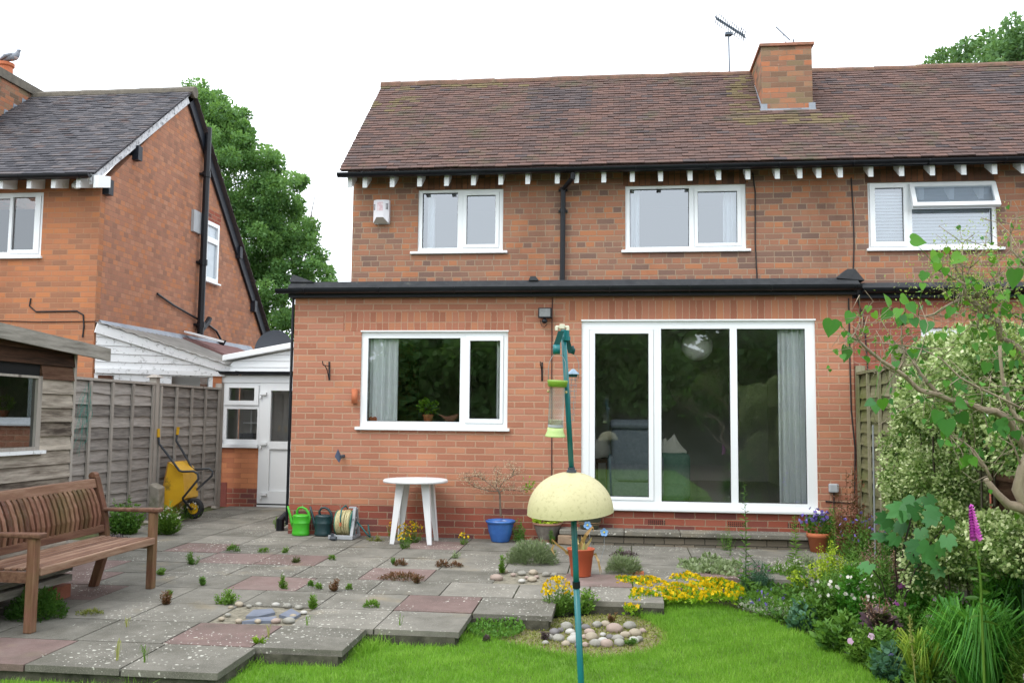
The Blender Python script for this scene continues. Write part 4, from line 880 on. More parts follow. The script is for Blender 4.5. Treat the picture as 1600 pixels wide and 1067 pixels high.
MB().box(x0+.015,x1-.015,-.103,-.1005,z0+.015,z1-.012).build('lens',mk('floodlight_lens',[(.16,.17,.17),(.24,.25,.25)],.3,scale=20,spec=.3),fl)
m=MB(); p=onY(851,502,-.06); m.ball((p[0],-.07,p[2]),.035,sc=(1,1,.8)); m.tube([(p[0],-.05,p[2]+.05),(p[0],-.05,p[2])],.015,6); m.build('sensor',BLACK,fl)
MB().tube([onY(844,500,-.05),onY(846,509,-.05),onY(851,511,-.05),onY(855,506,-.05)],.004,5).build('lead_wire',CB,fl)
def bracket(u,v,lab,flat=False):
    b=thing('hanging_bracket',lab,'bracket',onY(u,v,0)); q=lambda du,dv,y=-.0:onY(u+du,v+dv,y)
    MB().bar(q(0,-15,-.006),q(0,14,-.006),.02,.006,(0,1,0)).build('wall_plate',CB,b)
    m=MB(); z=q(0,-8)[2]; x=q(0,0)[0]
    m.tube([(x,-.01,z),(x,-.23,z),(x,-.25,z+.02),(x,-.26,z+.045)],.006,6); m.tube([(x,-.01,z-.15),(x,-.08,z-.05),(x,-.18,z)],.006,6); m.build('arm',CB,b)
bracket(514.5,580,'black iron basket bracket on the left part of the extension wall'); bracket(847,581,'black iron basket bracket on the wall behind the bird feeders')
tw=MB(); p=onY(554.5,619,-.02); tw.tube([(p[0],-.03,p[2]-.085),(p[0],-.03,p[2]+.085)],.036,12); o=tw.build('wall_planter',TERRA,None,True); tag(o,'narrow upright terracotta wall holder left of the kitchen window','wall planter')
# little slate bat shape ornament
p=onY(529,712,-.02); bd=thing('wall_ornament','dark blue grey diamond shaped ornament on the wall left of the white table','ornament',p)
z=lambda du,dv,y_:tuple(onY(529+du,712+dv,y_))
m=MB(); m.poly([z(-1,-11,-.10),z(-6,1,-.12),z(1,11,-.10),z(5,2,-.06)]); m.poly([z(5,2,-.058),z(1,11,-.098),z(-6,1,-.118),z(-1,-11,-.098)]); m.build('shade',mk('slate_blue',[(.06,.08,.13),(.09,.11,.17)],.4),bd); m=MB(); m.tube([z(2,2,-.08),z(8,0,-.0)],.02,8); m.build('mount',DGREY,bd)
sb=thing('socket_box','grey outdoor socket box low on the wall right of the patio doors','socket box',onY(1303,762,-.03)); x0,x1,z0,z1=px4(1295.5,1310.5,755.5,769.5,-.05)
bev(MB().box(x0,x1,-.07,-.002,z0,z1).build('cover',GREY,sb),.015,3); MB().tube([onY(1303,769,-.02),onY(1303,800,-.02)],.006,6).build('lead_wire',CB,sb)
# ================================================================ things inside, seen through the glass
def gpt(u,v): return onG(u,v)
ls=thing('lamp_shade','round pale paper lampshade hanging inside the patio doors','lampshade',onY(1089,540,.62))
p=onY(1089,539,.62); MB().ball(p,.19,20,12).build('globe',SHADE,ls,True); MB().tube([p+np.array([0,0,.19]),(p[0],p[1],2.6)],.008,5).build('flex',CB,ls)
def softbox(x0,x1,y0,y1,z0,z1,b=.06): 
    return MB().box(x0,x1,y0,y1,z0,z1)
ac=thing('armchair','high backed grey armchair behind the left patio door','armchair',(.15,.9,.36))
xa,xb=PX(955,700,.8),PX(1018,700,.8); zt_=PZ(655,990,.8)
for nm,bb in (('back',(xa,xb+.1,.75,.95,.62,zt_-.1)),('headrest',(xa-.02,xb+.1,.68,.90,zt_-.12,zt_)),('seat',(xa,xb+.1,.95,1.5,.40,.80)),('arm',(xa-.05,xa+.1,.76,1.5,.42,.95)),('arm',(xb+.02,xb+.15,.76,1.5,.42,.95)),('skirt',(xa+.02,xb+.08,.74,.76,.37,.62))):
    bev(softbox(*bb).build(nm,SOFA,ac,True),.06,4)
so=thing('sofa','dark green sofa end inside behind the middle patio pane','sofa',(.7,1.1,.36))
xa,xb=PX(1034,740,1.),PX(1079,740,1.)
for nm,bb in (('arm',(xa-.1,xb,.95,1.9,.38,PZ(707,1060,1.))),('back',(xa-.6,xa+.1,1.,1.9,.38,.9)),('base',(xa-.6,xb-.05,.9,1.9,.37,.6))): bev(softbox(*bb).build(nm,SOFAG,so,True),.08,4)
def cush(u,v,r,lab,rot):
    p=onY(u,v,1.05); m=MB(); n=9; ca,sa=math.cos(rot),math.sin(rot)
    for sg in (1,-1):
        ids=[]
        for i in range(n+1):
            for j in range(n+1):
                a_,b_=-1+2*i/n,-1+2*j/n; x=a_*r*(1-.13*(1-b_*b_)); z=b_*r*(1-.13*(1-a_*a_)); th=.32*r*math.sqrt(max(0,(1-a_*a_)*(1-b_*b_)))*sg
                ids.append((p[0]+x*ca-z*sa,p[1]-th,p[2]+x*sa+z*ca))
        k=m.addv(ids)
        for i in range(n):
            for j in range(n): q=k+i*(n+1)+j; m.face((q,q+1,q+n+2,q+n+1))
    tag(m.build('cushion',CUSH,None,True),lab,'cushion')
cush(1050,704,.15,'pale cushion standing on the green sofa arm',.65); cush(1035,702,.11,'smaller pale cushion half hidden at the window frame',.5)
tb=thing('side_table','dark wooden side table at the left edge of the patio door','table',(-.2,1.0,.36))
xa,xb=PX(930,740,1.0),PX(953,740,1.0); MB().box(xa-.1,xb,.8,1.3,PZ(722,940,1.),PZ(716,940,1.)).build('table_top',WOODSD,tb)
for x in (xa,xb-.05): MB().box(x,x+.04,.84,.88,.36,PZ(722,940,1.)).build('leg',WOODSD,tb)
cush(937,700,.14,'cream cushion on the dark side table',.3)
# kitchen window sill
zs=1.32
gp_=thing('potted_geranium','small geranium in a clay pot on the kitchen window sill','potted plant',(PX(669,655,.2),.2,zs))
gx=PX(669,650,.2); MB().lathe([(.045,0),(.058,.07),(.066,.07),(.066,.095),(.058,.095),(.05,.06)],(gx,.2,zs),16).build('pot',TERRA,gp_)
LG1=leafm('leaf_bright',[(.10,.22,.015),(.18,.36,.02),(.30,.45,.04)]); 
P_,A_=ellip(170,(gx,.2,zs+.19),(.12,.06,.09),.3); scatter('leaves',P_,A_+[0,0,.4],.04,.8,LG1,gp_,LEAF6)
bw=MB().lathe([(.05,0),(.075,.01),(.08,.085),(.074,.085),(.07,.015)],(PX(606,655,.2),.2,zs),20).build('bowl',WPAINT); tag(bw,'small white bowl on the kitchen window sill beside the curtain','bowl')
hn=MB().lathe([(.03,0),(.06,.02),(.055,.05),(.02,.07),(.018,.09),(.03,.10),(0,.11)],(PX(583,655,.17),.16,zs),14).build('clay_ornament',TERRA); tag(hn,'small brown clay ornament at the left end of the window sill','ornament')
bx_=PX(706,650,.2); m=MB(); m.tube([(bx_-.16,.2,zs+.10),(bx_-.12,.2,zs+.08),(bx_-.07,.2,zs+.05),(bx_,.2,zs+.045),(bx_+.05,.2,zs+.075),(bx_+.08,.2,zs+.10)],[.006,.012,.03,.045,.03,.012],10)
tag(m.build('clay_bird',mk('clay_brown',[(.25,.10,.07),(.3,.13,.09)],.7),None,True),'brown clay bird with upturned tail on the kitchen sill','ornament')
cx_=PX(742,650,.15); tag(MB().hexa([(cx_-.05,.14,zs+.0),(cx_+.05,.14,zs+.0),(cx_+.05,.15,zs+.0),(cx_-.05,.15,zs+.0),(cx_-.045,.17,zs+.055),(cx_+.06,.17,zs+.055),(cx_+.06,.18,zs+.055),(cx_-.045,.18,zs+.055)]).build('card',WPAINT),'small white card leaning in the opening pane of the kitchen window','card')
# ================================================================ patio things
def can(u,v,mat,lab,yoff):
    p=onG(u,v); p=np.array([p[0],yoff,gz(yoff)]); t=thing('watering_can',lab,'watering can',p,'watering cans by the extension wall')
    c=tuple(p); m=MB(); m.lathe([(0,.003),(.094,.003),(.103,.012),(.103,.035),(.099,.045),(.099,.135),(.103,.142),(.103,.150),(.099,.157),(.098,.215),(.101,.222),(.095,.235),(.07,.243),(.02,.247),(0,.247)],c,28,1.,.85); m.build('body',mat,t,True)
    q=lambda x,z:(c[0]+x,c[1],c[2]+z)
    MB().tube([q(-.085,.10),q(-.11,.16),q(-.14,.25),(c[0]-.165,c[1],c[2]+.335)],[.028,.022,.014,.012],10).build('spout',mat,t,True)
    m=MB(); m.tube([q(-.045,.225),q(-.052,.28),q(-.03,.315),q(.01,.325),q(.055,.305),q(.09,.26),q(.10,.20),q(.09,.14),q(.07,.10)],[.018,.014,.013,.013,.014,.016,.017,.015,.008],10); m.build('handle',mat,t,True)
    return t
GRN=mk('bright_green_plastic',[(.05,.36,.02),(.06,.42,.025)],.35,spec=.5,scale=3); DGRN=mk('dark_green_plastic',[(.012,.035,.04),(.016,.045,.05)],.4,spec=.5,scale=3)
can(475,834,GRN,'bright green plastic watering can at the corner of the brick wall',-.13); can(513,833,DGRN,'dark green plastic watering can between the bright can and the hose reel',-.11)
# hose reel
hr=thing('hose_reel','grey hose reel wound with cream hose beside the dark watering can','hose reel',(-3.18,-.25,0)); hx,hy=-3.12,-.24
hc=(hx,hy,.17); HOSE=mk('hose_cream',[(.48,.42,.22),(.60,.54,.30)],.45,spec=.5,scale=8); HG=mk('hose_green',[(.01,.16,.12),(.015,.22,.16)],.45); TEALH=mk('hose_teal',[(.01,.12,.13)],.45)
m=MB()
for i in range(9):
    for k in range(2):
        R=.135-.018*k+random.uniform(-.006,.006); x=hc[0]-.075+i*.0175+.008*k; tl=random.uniform(-.012,.012); m.rv=random.random()
        m.tube([(x+tl*math.cos(a*1.),hc[1]+R*math.cos(a),hc[2]+.0+R*math.sin(a)) for a in np.linspace(0,6.2832,25)],.0095,6,False)
m.build('hose',HOSE,hr,True)
m=MB(); 
for x in (hc[0]-.095,hc[0]+.088): m.tube([(x,hc[1],hc[2]),(x+.008,hc[1],hc[2])],.142,26)
m.build('drum_flange',HG,hr)
m=MB(); fr_=lambda x,y,z:(hc[0]+x,hc[1]+y,z)
xs_=.115
m.bar(fr_(xs_,-.15,.012),fr_(xs_,-.03,.335),.03,.035,(1,0,0)); m.bar(fr_(xs_,.15,.012),fr_(xs_,.02,.335),.03,.035,(1,0,0)); m.box(hc[0]+xs_-.02,hc[0]+xs_+.02,hc[1]-.16,hc[1]+.16,0,.035)
m.tube([fr_(xs_+.004,.062*math.cos(a),.165+.062*math.sin(a)) for a in np.linspace(0,6.283,18)],.014,6,False)
for a in (.6,1.6,2.6,3.8,4.7,5.6): m.bar(fr_(xs_,.066*math.cos(a),.165+.066*math.sin(a)),fr_(xs_,.13*math.cos(a),.165+.13*math.sin(a)),.014,.012,(1,0,0))
m.box(hc[0]-.15,hc[0]+xs_+.02,hc[1]-.17,hc[1]-.135,0,.045); m.bar(fr_(xs_-.07,-.02,.345),fr_(xs_+.02,-.02,.345),.04,.02); m.box(hc[0]-.15,hc[0]-.12,hc[1]-.16,hc[1]+.16,0,.03)
bev(m.build('stand',GREY,hr),.004)
m=MB(); m.tube([fr_(xs_+.02,-.0,.18),fr_(.2,-.04,.13),fr_(.27,-.06,.055),fr_(.31,-.05,.018),fr_(.26,.05,.10),fr_(.24,.1,.14)],.0085,6); m.tube([fr_(.03,-.03,.33),fr_(.015,-.06,.37),fr_(-.005,-.14,.34),fr_(-.01,-.17,.25),fr_(-.008,-.17,.19)],.0085,6); m.build('loose_hose',TEALH,hr,True)
MB().tube([fr_(-.008,-.17,.19),fr_(-.008,-.17,.15)],.014,8).build('hose_end',TERRA,hr)
m=MB(); m.tube([fr_(-.09,-.2,.07),fr_(-.09,-.2,.02)],.02,8); m.tube([fr_(-.10,-.23,.02),fr_(-.03,-.24,.02)],.022,8); m.build('spray_nozzle',DGREY,hr)
# round white table
T=thing('garden_table','round white plastic garden table against the orange brick wall','table',(-2.28,-.42,0)); tx,ty=-2.27,-.42
PLW=mk('white_plastic',[(.74,.75,.76)],.35,spec=.5)
tz=onY(652,748,-.42)[2]
m=MB(); m.lathe([(0,-.004),(.02,-.006),(.03,0),(.33,.0),(.352,-.004),(.362,-.014),(.362,-.036),(.352,-.036),(.35,-.022),(0,-.022)],(tx,ty,tz),48); m.build('tabletop',PLW,T,True)
for sx_,sy_ in ((-1,-1),(1,-1),(-1,1),(1,1)):
    m=MB(); a=(tx+sx_*.185,ty+sy_*.15,tz-.022); b=(tx+sx_*.235,ty+sy_*.20,gz(ty))
    ex_=-sx_; ey_=-sy_
    def L_(q,w,t=.012): return [(q[0],q[1],q[2]),(q[0]+ex_*w,q[1],q[2]),(q[0]+ex_*w,q[1]+ey_*t,q[2]),(q[0],q[1]+ey_*t,q[2])]
    m.hexa(L_(b,.05)+L_(a,.095)); 
    def M_(q,w,t=.012): return [(q[0],q[1]+ey_*t,q[2]),(q[0]+ex_*t,q[1]+ey_*t,q[2]),(q[0]+ex_*t,q[1]+ey_*w,q[2]),(q[0],q[1]+ey_*w,q[2])]
    m.hexa(M_(b,.04)+M_(a,.08)); bev(m.build('leg',PLW,T),.004)
# pots
def soilcap(par,c,r,z): MB().lathe([(0,z),(r,z)],c,20).build('compost',SOIL,par)
bp=thing('blue_plant_pot','glazed blue pot with fluted sides holding a dry leafless shrub','plant pot',onG(784,841)); c=onG(784,843); c=(c[0],-.20,0)
BLU=mk('blue_glaze',[(.02,.08,.30),(.035,.13,.42),(.05,.18,.5)],.25,spec=.7,scale=5)
m=MB(); n=72; prof=[(.10,0),(.105,.01),(.135,.11),(.150,.19),(.155,.205),(.170,.212),(.172,.232),(.158,.236),(.150,.20)]; base=None
for k,(r,z) in enumerate(prof):
    fl_=.02 if 1<k<4 else 0
    ids=m.addv([(c[0]+(r*(1+fl_*.6*math.sin(j*6.2832/n*24)))*math.cos(6.2832*j/n),c[1]+(r*(1+fl_*.6*math.sin(j*6.2832/n*24)))*math.sin(6.2832*j/n),c[2]+z) for j in range(n)])
    if base is not None:
        for j in range(n): m.face((base+j,base+(j+1)%n,ids+(j+1)%n,ids+j))
    base=ids
m.build('pot',BLU,bp,True); soilcap(bp,c,.152,.205)
TW=mk('dry_bark',[(.10,.075,.055),(.19,.15,.115)],.9,scale=30); DRY=leafm('dry_leaf',[(.35,.24,.15),(.5,.38,.26),(.58,.48,.36)],tr=.2)
pxp=lambda u,v,y=-.2:onY(u,v,y)
ds_=thing('dry_shrub','leafless standard shrub with pale dry twigs growing in the blue pot','shrub',c)
m=MB(); m.tube([pxp(782.5,806),pxp(781.5,790),pxp(781,772),pxp(779,767)],[.013,.012,.011,.012],8)
tips=[]
for pts in ([(779,767),(770,760),(757,750),(748,745)],[(779,767),(765,767),(750,763),(742,761),(731,753)],[(779,767),(783,757),(788,751),(800,744),(812,738)],[(779,769),(787,765),(800,765),(815,767),(826,764)],[(778,766),(775,755),(777,745),(778,737)],[(757,750),(745,743),(735,745),(722,747)],[(800,744),(803,735),(798,728)]):
    q=[pxp(u,v,-.2+random.uniform(-.02,.02)) for u,v in pts]; m.tube(q,list(np.linspace(.007,.003,len(q))),5); tips+=q[1:]
for _ in range(150):
    b=random.choice(tips)+np.array([random.uniform(-.05,.05),random.uniform(-.05,.05),random.uniform(-.01,.03)]); e=b+np.array([random.uniform(-.05,.05),random.uniform(-.05,.05),random.uniform(.0,.07)]); m.tube([b,e],.0012,3)
m.build('branches',TW,ds_)
P_=np.array([random.choice(tips) for _ in range(1500)])+rng.normal(size=(1500,3))*[.035,.04,.024]+[0,0,.015]; scatter('dry_leaves',P_,rng.normal(size=(1500,3)),.016,.6,DRY,ds_)
P_=np.array([onY(826,760,-.2)]*60)+rng.normal(size=(60,3))*[.035,.03,.035]; scatter('green_shoot',P_,rng.normal(size=(60,3))+[0,0,.5],.03,.6,LG1,ds_)
gp2=thing('stoneware_pot','grey brown patterned pot with terracotta rim and a lime green plant','plant pot',onG(852,845)); c=(onG(856,845)[0],-.16,0)
STW=mk('stoneware',[(.13,.115,.10),(.20,.18,.155)],.7,scale=25,bmp=.6,bscale=70); RIM=mk('stoneware_rim',[(.25,.13,.09),(.32,.17,.12)],.7)
MB().lathe([(.10,.035),(.105,.05),(.145,.16),(.152,.19)],c,28).build('body',STW,gp2,True); MB().lathe([(.150,.185),(.165,.195),(.168,.212),(.15,.215),(.14,.19)],c,28).build('rim',RIM,gp2,True); MB().lathe([(.09,0),(.095,.035),(.105,.037),(.085,.0)],c,20).build('foot',RIM,gp2); soilcap(gp2,c,.145,.195)
LIM=leafm('leaf_lime',[(.22,.38,.02),(.38,.55,.03),(.55,.62,.05)],tr=.3); P_,A_=ellip(160,(c[0],c[1],.27),(.17,.13,.075),.3); scatter('leaves',P_,A_+[0,0,.6],.055,.85,LIM,gp2,LEAF6)
bp2=thing('olive_pot','large dark olive glazed pot with gold rings standing on the door step','plant pot',(-.47,-.18,.155)); c=(PX(921,800,-.17),-.17,.158); OLV=mk('olive_glaze',[(.035,.04,.025),(.07,.075,.045)],.3,spec=.6,scale=4)
MB().lathe([(0,.0),(.095,.0),(.10,.01),(.135,.10),(.155,.20),(.16,.28),(.175,.30),(.175,.32),(.155,.32),(.14,.28)],c,30).build('pot',OLV,bp2,True); m=MB(); 
for z in (.055,.075): m.tube([(c[0]+(.1+z*.36+.003)*math.cos(a),c[1]+(.1+z*.36+.003)*math.sin(a),c[2]+z) for a in np.linspace(0,6.283,30)],.003,5,False)
m.build('gold_ring',mk('gold_ring',[(.35,.22,.12)],.5),bp2,True)
tag(bev(MB().hexa([(-.68,-.33,0),(-.50,-.38,0),(-.42,-.20,0),(-.60,-.15,0),(-.68,-.33,.10),(-.50,-.38,.10),(-.42,-.20,.095),(-.60,-.15,.095)]).build('stone_block',mk('sandstone',[(.22,.15,.10),(.3,.22,.15)],.9,scale=15,bmp=.5)),.012),'single brown stone block at the left end of the door step','stone block')
# terracotta coloured plastic pot with a withered plant
wp=thing('plastic_plant_pot','terracotta coloured plastic pot with a withered yellow plant behind the feeder pole','plant pot',onG(908,903)); c=onG(907,902); c=(c[0]+.0,c[1]+.08,c[2])
MB().lathe([(0,.003),(.088,.003),(.09,.01),(.108,.175),(.112,.178),(.121,.235),(.127,.24),(.127,.25),(.117,.25),(.105,.20)],c,28).build('pot',TERRAP,wp,True); soilcap(wp,c,.113,.225)
WIT=leafm('withered_leaf',[(.30,.17,.06),(.50,.33,.14),(.62,.50,.28)],tr=.3); WITG=leafm('withered_green',[(.3,.3,.08),(.42,.42,.15)],tr=.3)
def ribbon(m,pts,w,n=None,face=False):
    """flat tapering strap leaf through pts"""
    pts=[np.array(p,float) for p in pts]; k=len(pts); d0=pts[-1]-pts[0]; side=np.cross(d0,[random.gauss(0,.3),random.gauss(0,.3),1.]); 
    if face: side=np.cross(d0,[random.gauss(0,.5),1.,random.gauss(0,.4)])
    if np.linalg.norm(side)<1e-6: side=np.array([1.,0,0])
    side/=np.linalg.norm(side); vs=[]
    m.rv=random.random()
    for i,p in enumerate(pts):
        f=i/(k-1); ww=w*(.6+.4*math.sin(math.pi*min(f*1.3,1)))*(1-f**3)+.0008; vs+= [p-side*ww/2,p-np.array([0,0,.12*ww]),p+side*ww/2]
    b=m.addv(vs)
    for i in range(k-1):
        a=b+3*i; m.face((a,a+1,a+4,a+3)); m.face((a+1,a+2,a+5,a+4))
def pq(u,v,dy=0): return onY(u,v,c[1]+dy)
m=MB(); 
for pts,w in (([(905,868),(902,850),(896,830),(893,816)],.045),([(909,868),(908,850),(916,835),(926,822),(928,832)],.05),([(903,868),(900,846),(890,842)],.05),([(911,868),(915,855),(922,845),(925,838)],.05),([(902,868),(895,860),(893,845)],.04),([(908,866),(912,850),(908,836)],.05),
    ([(898,870),(886,862),(870,850),(862,842),(865,860),(868,866)],.03),([(896,870),(885,864),(878,852)],.03),([(918,868),(930,865),(936,880),(941,896)],.035),([(930,866),(935,876),(938,898)],.03),([(900,850),(898,838),(903,822)],.04),([(866,850),(862,858),(867,868)],.03)):
    ribbon(m,[pq(u,v,random.uniform(-.05,.05)) for u,v in pts],w*.8,face=True)
m.build('withered_leaves',WIT,wp); m=MB()
for pts in ([(906,870),(905,856),(903,840)],[(909,870),(911,858),(914,845)],[(903,870),(902,858),(900,848)]): ribbon(m,[pq(*p) for p in pts],.03,face=True)
m.build('stems',WITG,wp)
# metal flowers on stakes
FB=mk('blue_petal',[(.16,.32,.62),(.22,.42,.72)],.4); FYC=mk('yellow_centre',[(.6,.5,.05)],.5); WIRE=mk('wire',[(.25,.27,.28)],.4)
def metal_flower(u,v,yb,ub,vb,lab,tilt_):
    p=onY(u,v,yb); t=thing('flower_stake',lab,'ornament',onG(ub,vb,.0)); base=np.array([onY(ub,vb,yb)[0],yb,gz(yb)])
    MB().tube([base,(base+p)/2+np.array([.02,0,0]),p+np.array([0,.01,0])],.0025,5).build('stake',WIRE,t)
    m=MB(); R_=.03
    for k in range(5):
        a=6.2832*k/5+tilt_; cx,cz=p[0]+R_*.75*math.cos(a),p[2]+R_*.75*math.sin(a)
        m.poly([(cx+R_*.62*math.cos(b),p[1]-.008-.006*math.cos(b-a),cz+R_*.62*math.sin(b)) for b in np.linspace(0,5.8,11)])
    m.build('petals',FB,t); MB().ball((p[0],p[1]-.012,p[2]),.010,8,5).build('centre',FYC,t)
metal_flower(944,831,-1.3,938,880,'blue five petalled metal flower facing the lawn beside the withered plant',.3); metal_flower(918,820,-1.3,922,885,'blue metal flower turned aside just under the yellow dome',1.0)
# campanula pot
cp_=thing('campanula_pot','clay pot of purple bellflowers at the right end of the door step','plant pot',onG(1278,862)); c=(PX(1279,850,-.35),-.35,-.005)
MB().lathe([(0,0),(.085,0),(.108,.15),(.122,.152),(.126,.20),(.112,.20),(.1,.16)],c,24).build('pot',TERRA,cp_,True)
G1=leafm('leaf_mid',[(.035,.10,.018),(.08,.19,.03),(.15,.30,.05)]); PUR=leafm('petal_purple',[(.16,.10,.50),(.26,.18,.66),(.38,.28,.78)],tr=.25)
P_,A_=ellip(260,(c[0],c[1],.27),(.16,.12,.10),.2); scatter('leaves',P_,A_+[0,0,.6],.04,.7,G1,cp_,LEAF6)
FLW=(np.array([(0,0,0)]+[( .5*math.cos(a)*(1 if i%2 else .8),.5*math.sin(a)*(1 if i%2 else .8),.14*(i%2)) for i,a in enumerate(np.linspace(0,6.2832,10,endpoint=False))]),[(0,i+1,(i+1)%10+1) for i in range(10)])
def blooms(name,P,size,mat,par,up_=(0,-.6,.6)):
    n=len(P); A=rng.normal(size=(n,3)); U=np.array(up_)+rng.normal(size=(n,3))*.45; A=A-(A*unit(U)).sum(1,keepdims=True)*unit(U)
    return scatter(name,P,A,size,1.,mat,par,FLW,nrm=-np.cross(unit(A),unit(U))*1.0)
P_=np.array([c[0]-.01,c[1]-.04,.36])+rng.normal(size=(75,3))*[.085,.05,.035]; blooms('flowers',P_,.042,PUR,cp_)
# ================================================================ wheelbarrow tipped up against the fence
WB=thing('wheelbarrow','yellow wheelbarrow tipped on its nose against the grey fence','wheelbarrow',(-5.75,1.38,0))
YEL=mk('barrow_yellow',[(.55,.30,.01),(.66,.38,.015)],.45,scale=4,dirt=((.10,.075,.02),.8,5.,.56)); TUBE=mk('barrow_tube',[(.03,.035,.042)],.4)
y0,y1=.76,1.28
R1,R2,B2,B1=[onY(*p,y0) for p in ((246.3,806),(263,722),(281,736.6),(284.5,779))]
R2b=onY(266,720,y0)
sh=lambda p,y:(p[0],y,p[2])
m=MB(); ins=.07
near=[sh(R1,y0),sh(R2,y0),sh(B2,y0+ins),sh(B1,y0+ins)]; far=[sh(R1,y1),sh(R2,y1),sh(B2,y1-ins),sh(B1,y1-ins)]
for q in (near,far[::-1]): m.poly(q)
m.poly([near[3],near[2],far[2],far[3]]); m.poly([near[2],near[1],far[1],far[2]]); m.poly([near[0],near[3],far[3],far[0]])
tr_=m.build('tray',YEL,WB); sf=tr_.modifiers.new('thickness','SOLIDIFY'); sf.thickness=.006
import bmesh
def weld(o):
    b=bmesh.new(); b.from_mesh(o.data); bmesh.ops.remove_doubles(b,verts=b.verts,dist=.0005); b.to_mesh(o.data); b.free()
weld(tr_); bev(tr_,.045,4)
m=MB(); lp=[near[0],near[1],far[1],far[0],near[0]]; m.tube(lp,.010,6); m.build('rim',mk('barrow_rim',[(.25,.10,.03),(.4,.22,.03)],.6),WB)
zz=lambda x,y:(220+x/5.333,640+y/5.333)
def hp(pts,y): return [onY(*zz(*p),y) for p in pts]
ya,yb_=.74,1.18; ax=(onY(303,794,1.0))
h1=hp([(148,225),(154,285),(235,390),(320,505),(345,515),(440,512),(478,535),(482,575),(350,735)],ya); h2=hp([(300,205),(296,260),(365,375),(430,490),(470,497),(570,490),(600,515),(592,550),(400,725)],yb_)
m=MB(); m.tube(h1+[onY(*zz(352,750),.80),onY(*zz(425,830),.92)],.015,8); m.tube(h2+[onY(*zz(402,745),1.12),onY(*zz(440,828),1.08)],.015,8); m.build('frame',TUBE,WB,True)
m=MB(); m.tube(hp([(146,158),(148,228)],ya),.021,8); m.tube(hp([(312,145),(304,208)],yb_),.021,8); m.build('handle_grip',YEL,WB)
m=MB(); wr=.135; wc=(ax[0],1.0,max(ax[2],.125)); m.tube([(wc[0]+(wr-.035)*math.cos(a),wc[1],wc[2]+(wr-.035)*math.sin(a)) for a in np.linspace(0,6.283,26)],.038,10,False); wo_=m.build('wheel',mk('rubber',[(.012,.013,.015),(.03,.03,.03)],.8),WB,True)
MB().tube([(wc[0],.965,wc[2]),(wc[0],1.035,wc[2])],.072,18).build('rim_disc',YEL,wo_)
MB().tube([(wc[0],.90,wc[2]),(wc[0],1.09,wc[2])],.014,8).build('axle',TUBE,wo_)
# ================================================================ bench
BN=thing('garden_bench','slatted brown teak bench with curved back and flat arms in front of the shed','bench',(-3.92,-3.95,-.08))
fr0=onG(46,988); fr1=onG(235,919); d=Vector((fr1[0]-fr0[0],fr1[1]-fr0[1],0)); BL_=d.length; d.normalize(); e=Vector((-d.y,d.x,0)) # e points back (-X)
def bt(p): return (fr0[0]+d.x*p[0]+e.x*p[1],fr0[1]+d.y*p[0]+e.y*p[1],gz(fr0[1]+d.y*p[0])+p[2])
def bm(): m=MB(); m.M=bt; return m
W_=.06; dep=.47; SHt=.43
for s0 in (-W_/2,BL_-W_/2):
    m=bm(); m.box(s0,s0+W_,-.03,.03,0,SHt+.20); bev(m.build('leg',BENCH,BN),.006)
    m=bm(); pr=[(dep+.05,0),(dep-.02,.25),(dep-.03,.42),(dep+.0,.62),(dep+.09,.915)]
    for i in range(4):
        (a0,z0_),(a1,z1_)=pr[i],pr[i+1]; m.hexa([(s0,a0-.035,z0_),(s0+W_,a0-.035,z0_),(s0+W_,a0+.035,z0_),(s0,a0+.035,z0_),(s0,a1-.035,z1_),(s0+W_,a1-.035,z1_),(s0+W_,a1+.035,z1_),(s0,a1+.035,z1_)])
    m.tube([(s0,dep+.095,.92),(s0+W_,dep+.095,.92)],.034,10); bev(m.build('leg',BENCH,BN),.005)
    m=bm(); m.hexa([(s0-.015,-.07,SHt+.20),(s0+W_+.015,-.07,SHt+.20),(s0+W_+.01,dep,SHt+.20),(s0-.0,dep,SHt+.20),(s0-.015,-.07,SHt+.235),(s0+W_+.015,-.07,SHt+.235),(s0+W_+.01,dep,SHt+.225),(s0,dep,SHt+.225)]); bev(m.build('armrest',BENCHY,BN),.012,3)
    m=bm(); m.box(s0+.01,s0+W_-.01,.03,dep-.04,SHt-.10,SHt-.03); m.build('side_rail',BENCHY,BN)
m=bm()
for i in range(9):
    a=.0+i*.052; m.rv=random.random(); zz_=SHt-.012*math.sin(i/8*3.14); m.hexa([(.0+W_/2,a-.04+.03,zz_-.022),(BL_-W_/2,a-.01,zz_-.022),(BL_-W_/2,a+.036,zz_-.022),(W_/2,a+.036,zz_-.022),(W_/2,a-.01,zz_),(BL_-W_/2,a-.01,zz_),(BL_-W_/2,a+.036,zz_),(W_/2,a+.036,zz_)])
m.box(W_/2,BL_-W_/2,-.045,-.012,SHt-.06,SHt-.004); bev(m.build('seat',BENCHY,BN),.008,2)
m=bm(); zc=lambda z:(dep-.02 if z<.5 else dep-.03+ (z-.5)*.27)
m.hexa([(.03,dep-.05,.46),(BL_-.03,dep-.05,.46),(BL_-.03,dep-.02,.46),(.03,dep-.02,.46),(.03,dep-.045,.52),(BL_-.03,dep-.045,.52),(BL_-.03,dep-.015,.52),(.03,dep-.015,.52)])
m.hexa([(.03,dep+.04,.825),(BL_-.03,dep+.04,.825),(BL_-.03,dep+.08,.825),(.03,dep+.08,.825),(.03,dep+.06,.90),(BL_-.03,dep+.06,.90),(BL_-.03,dep+.10,.90),(.03,dep+.10,.90)]); bev(m.build('backrest_rail',BENCHY,BN),.006)
m=bm(); ns=23
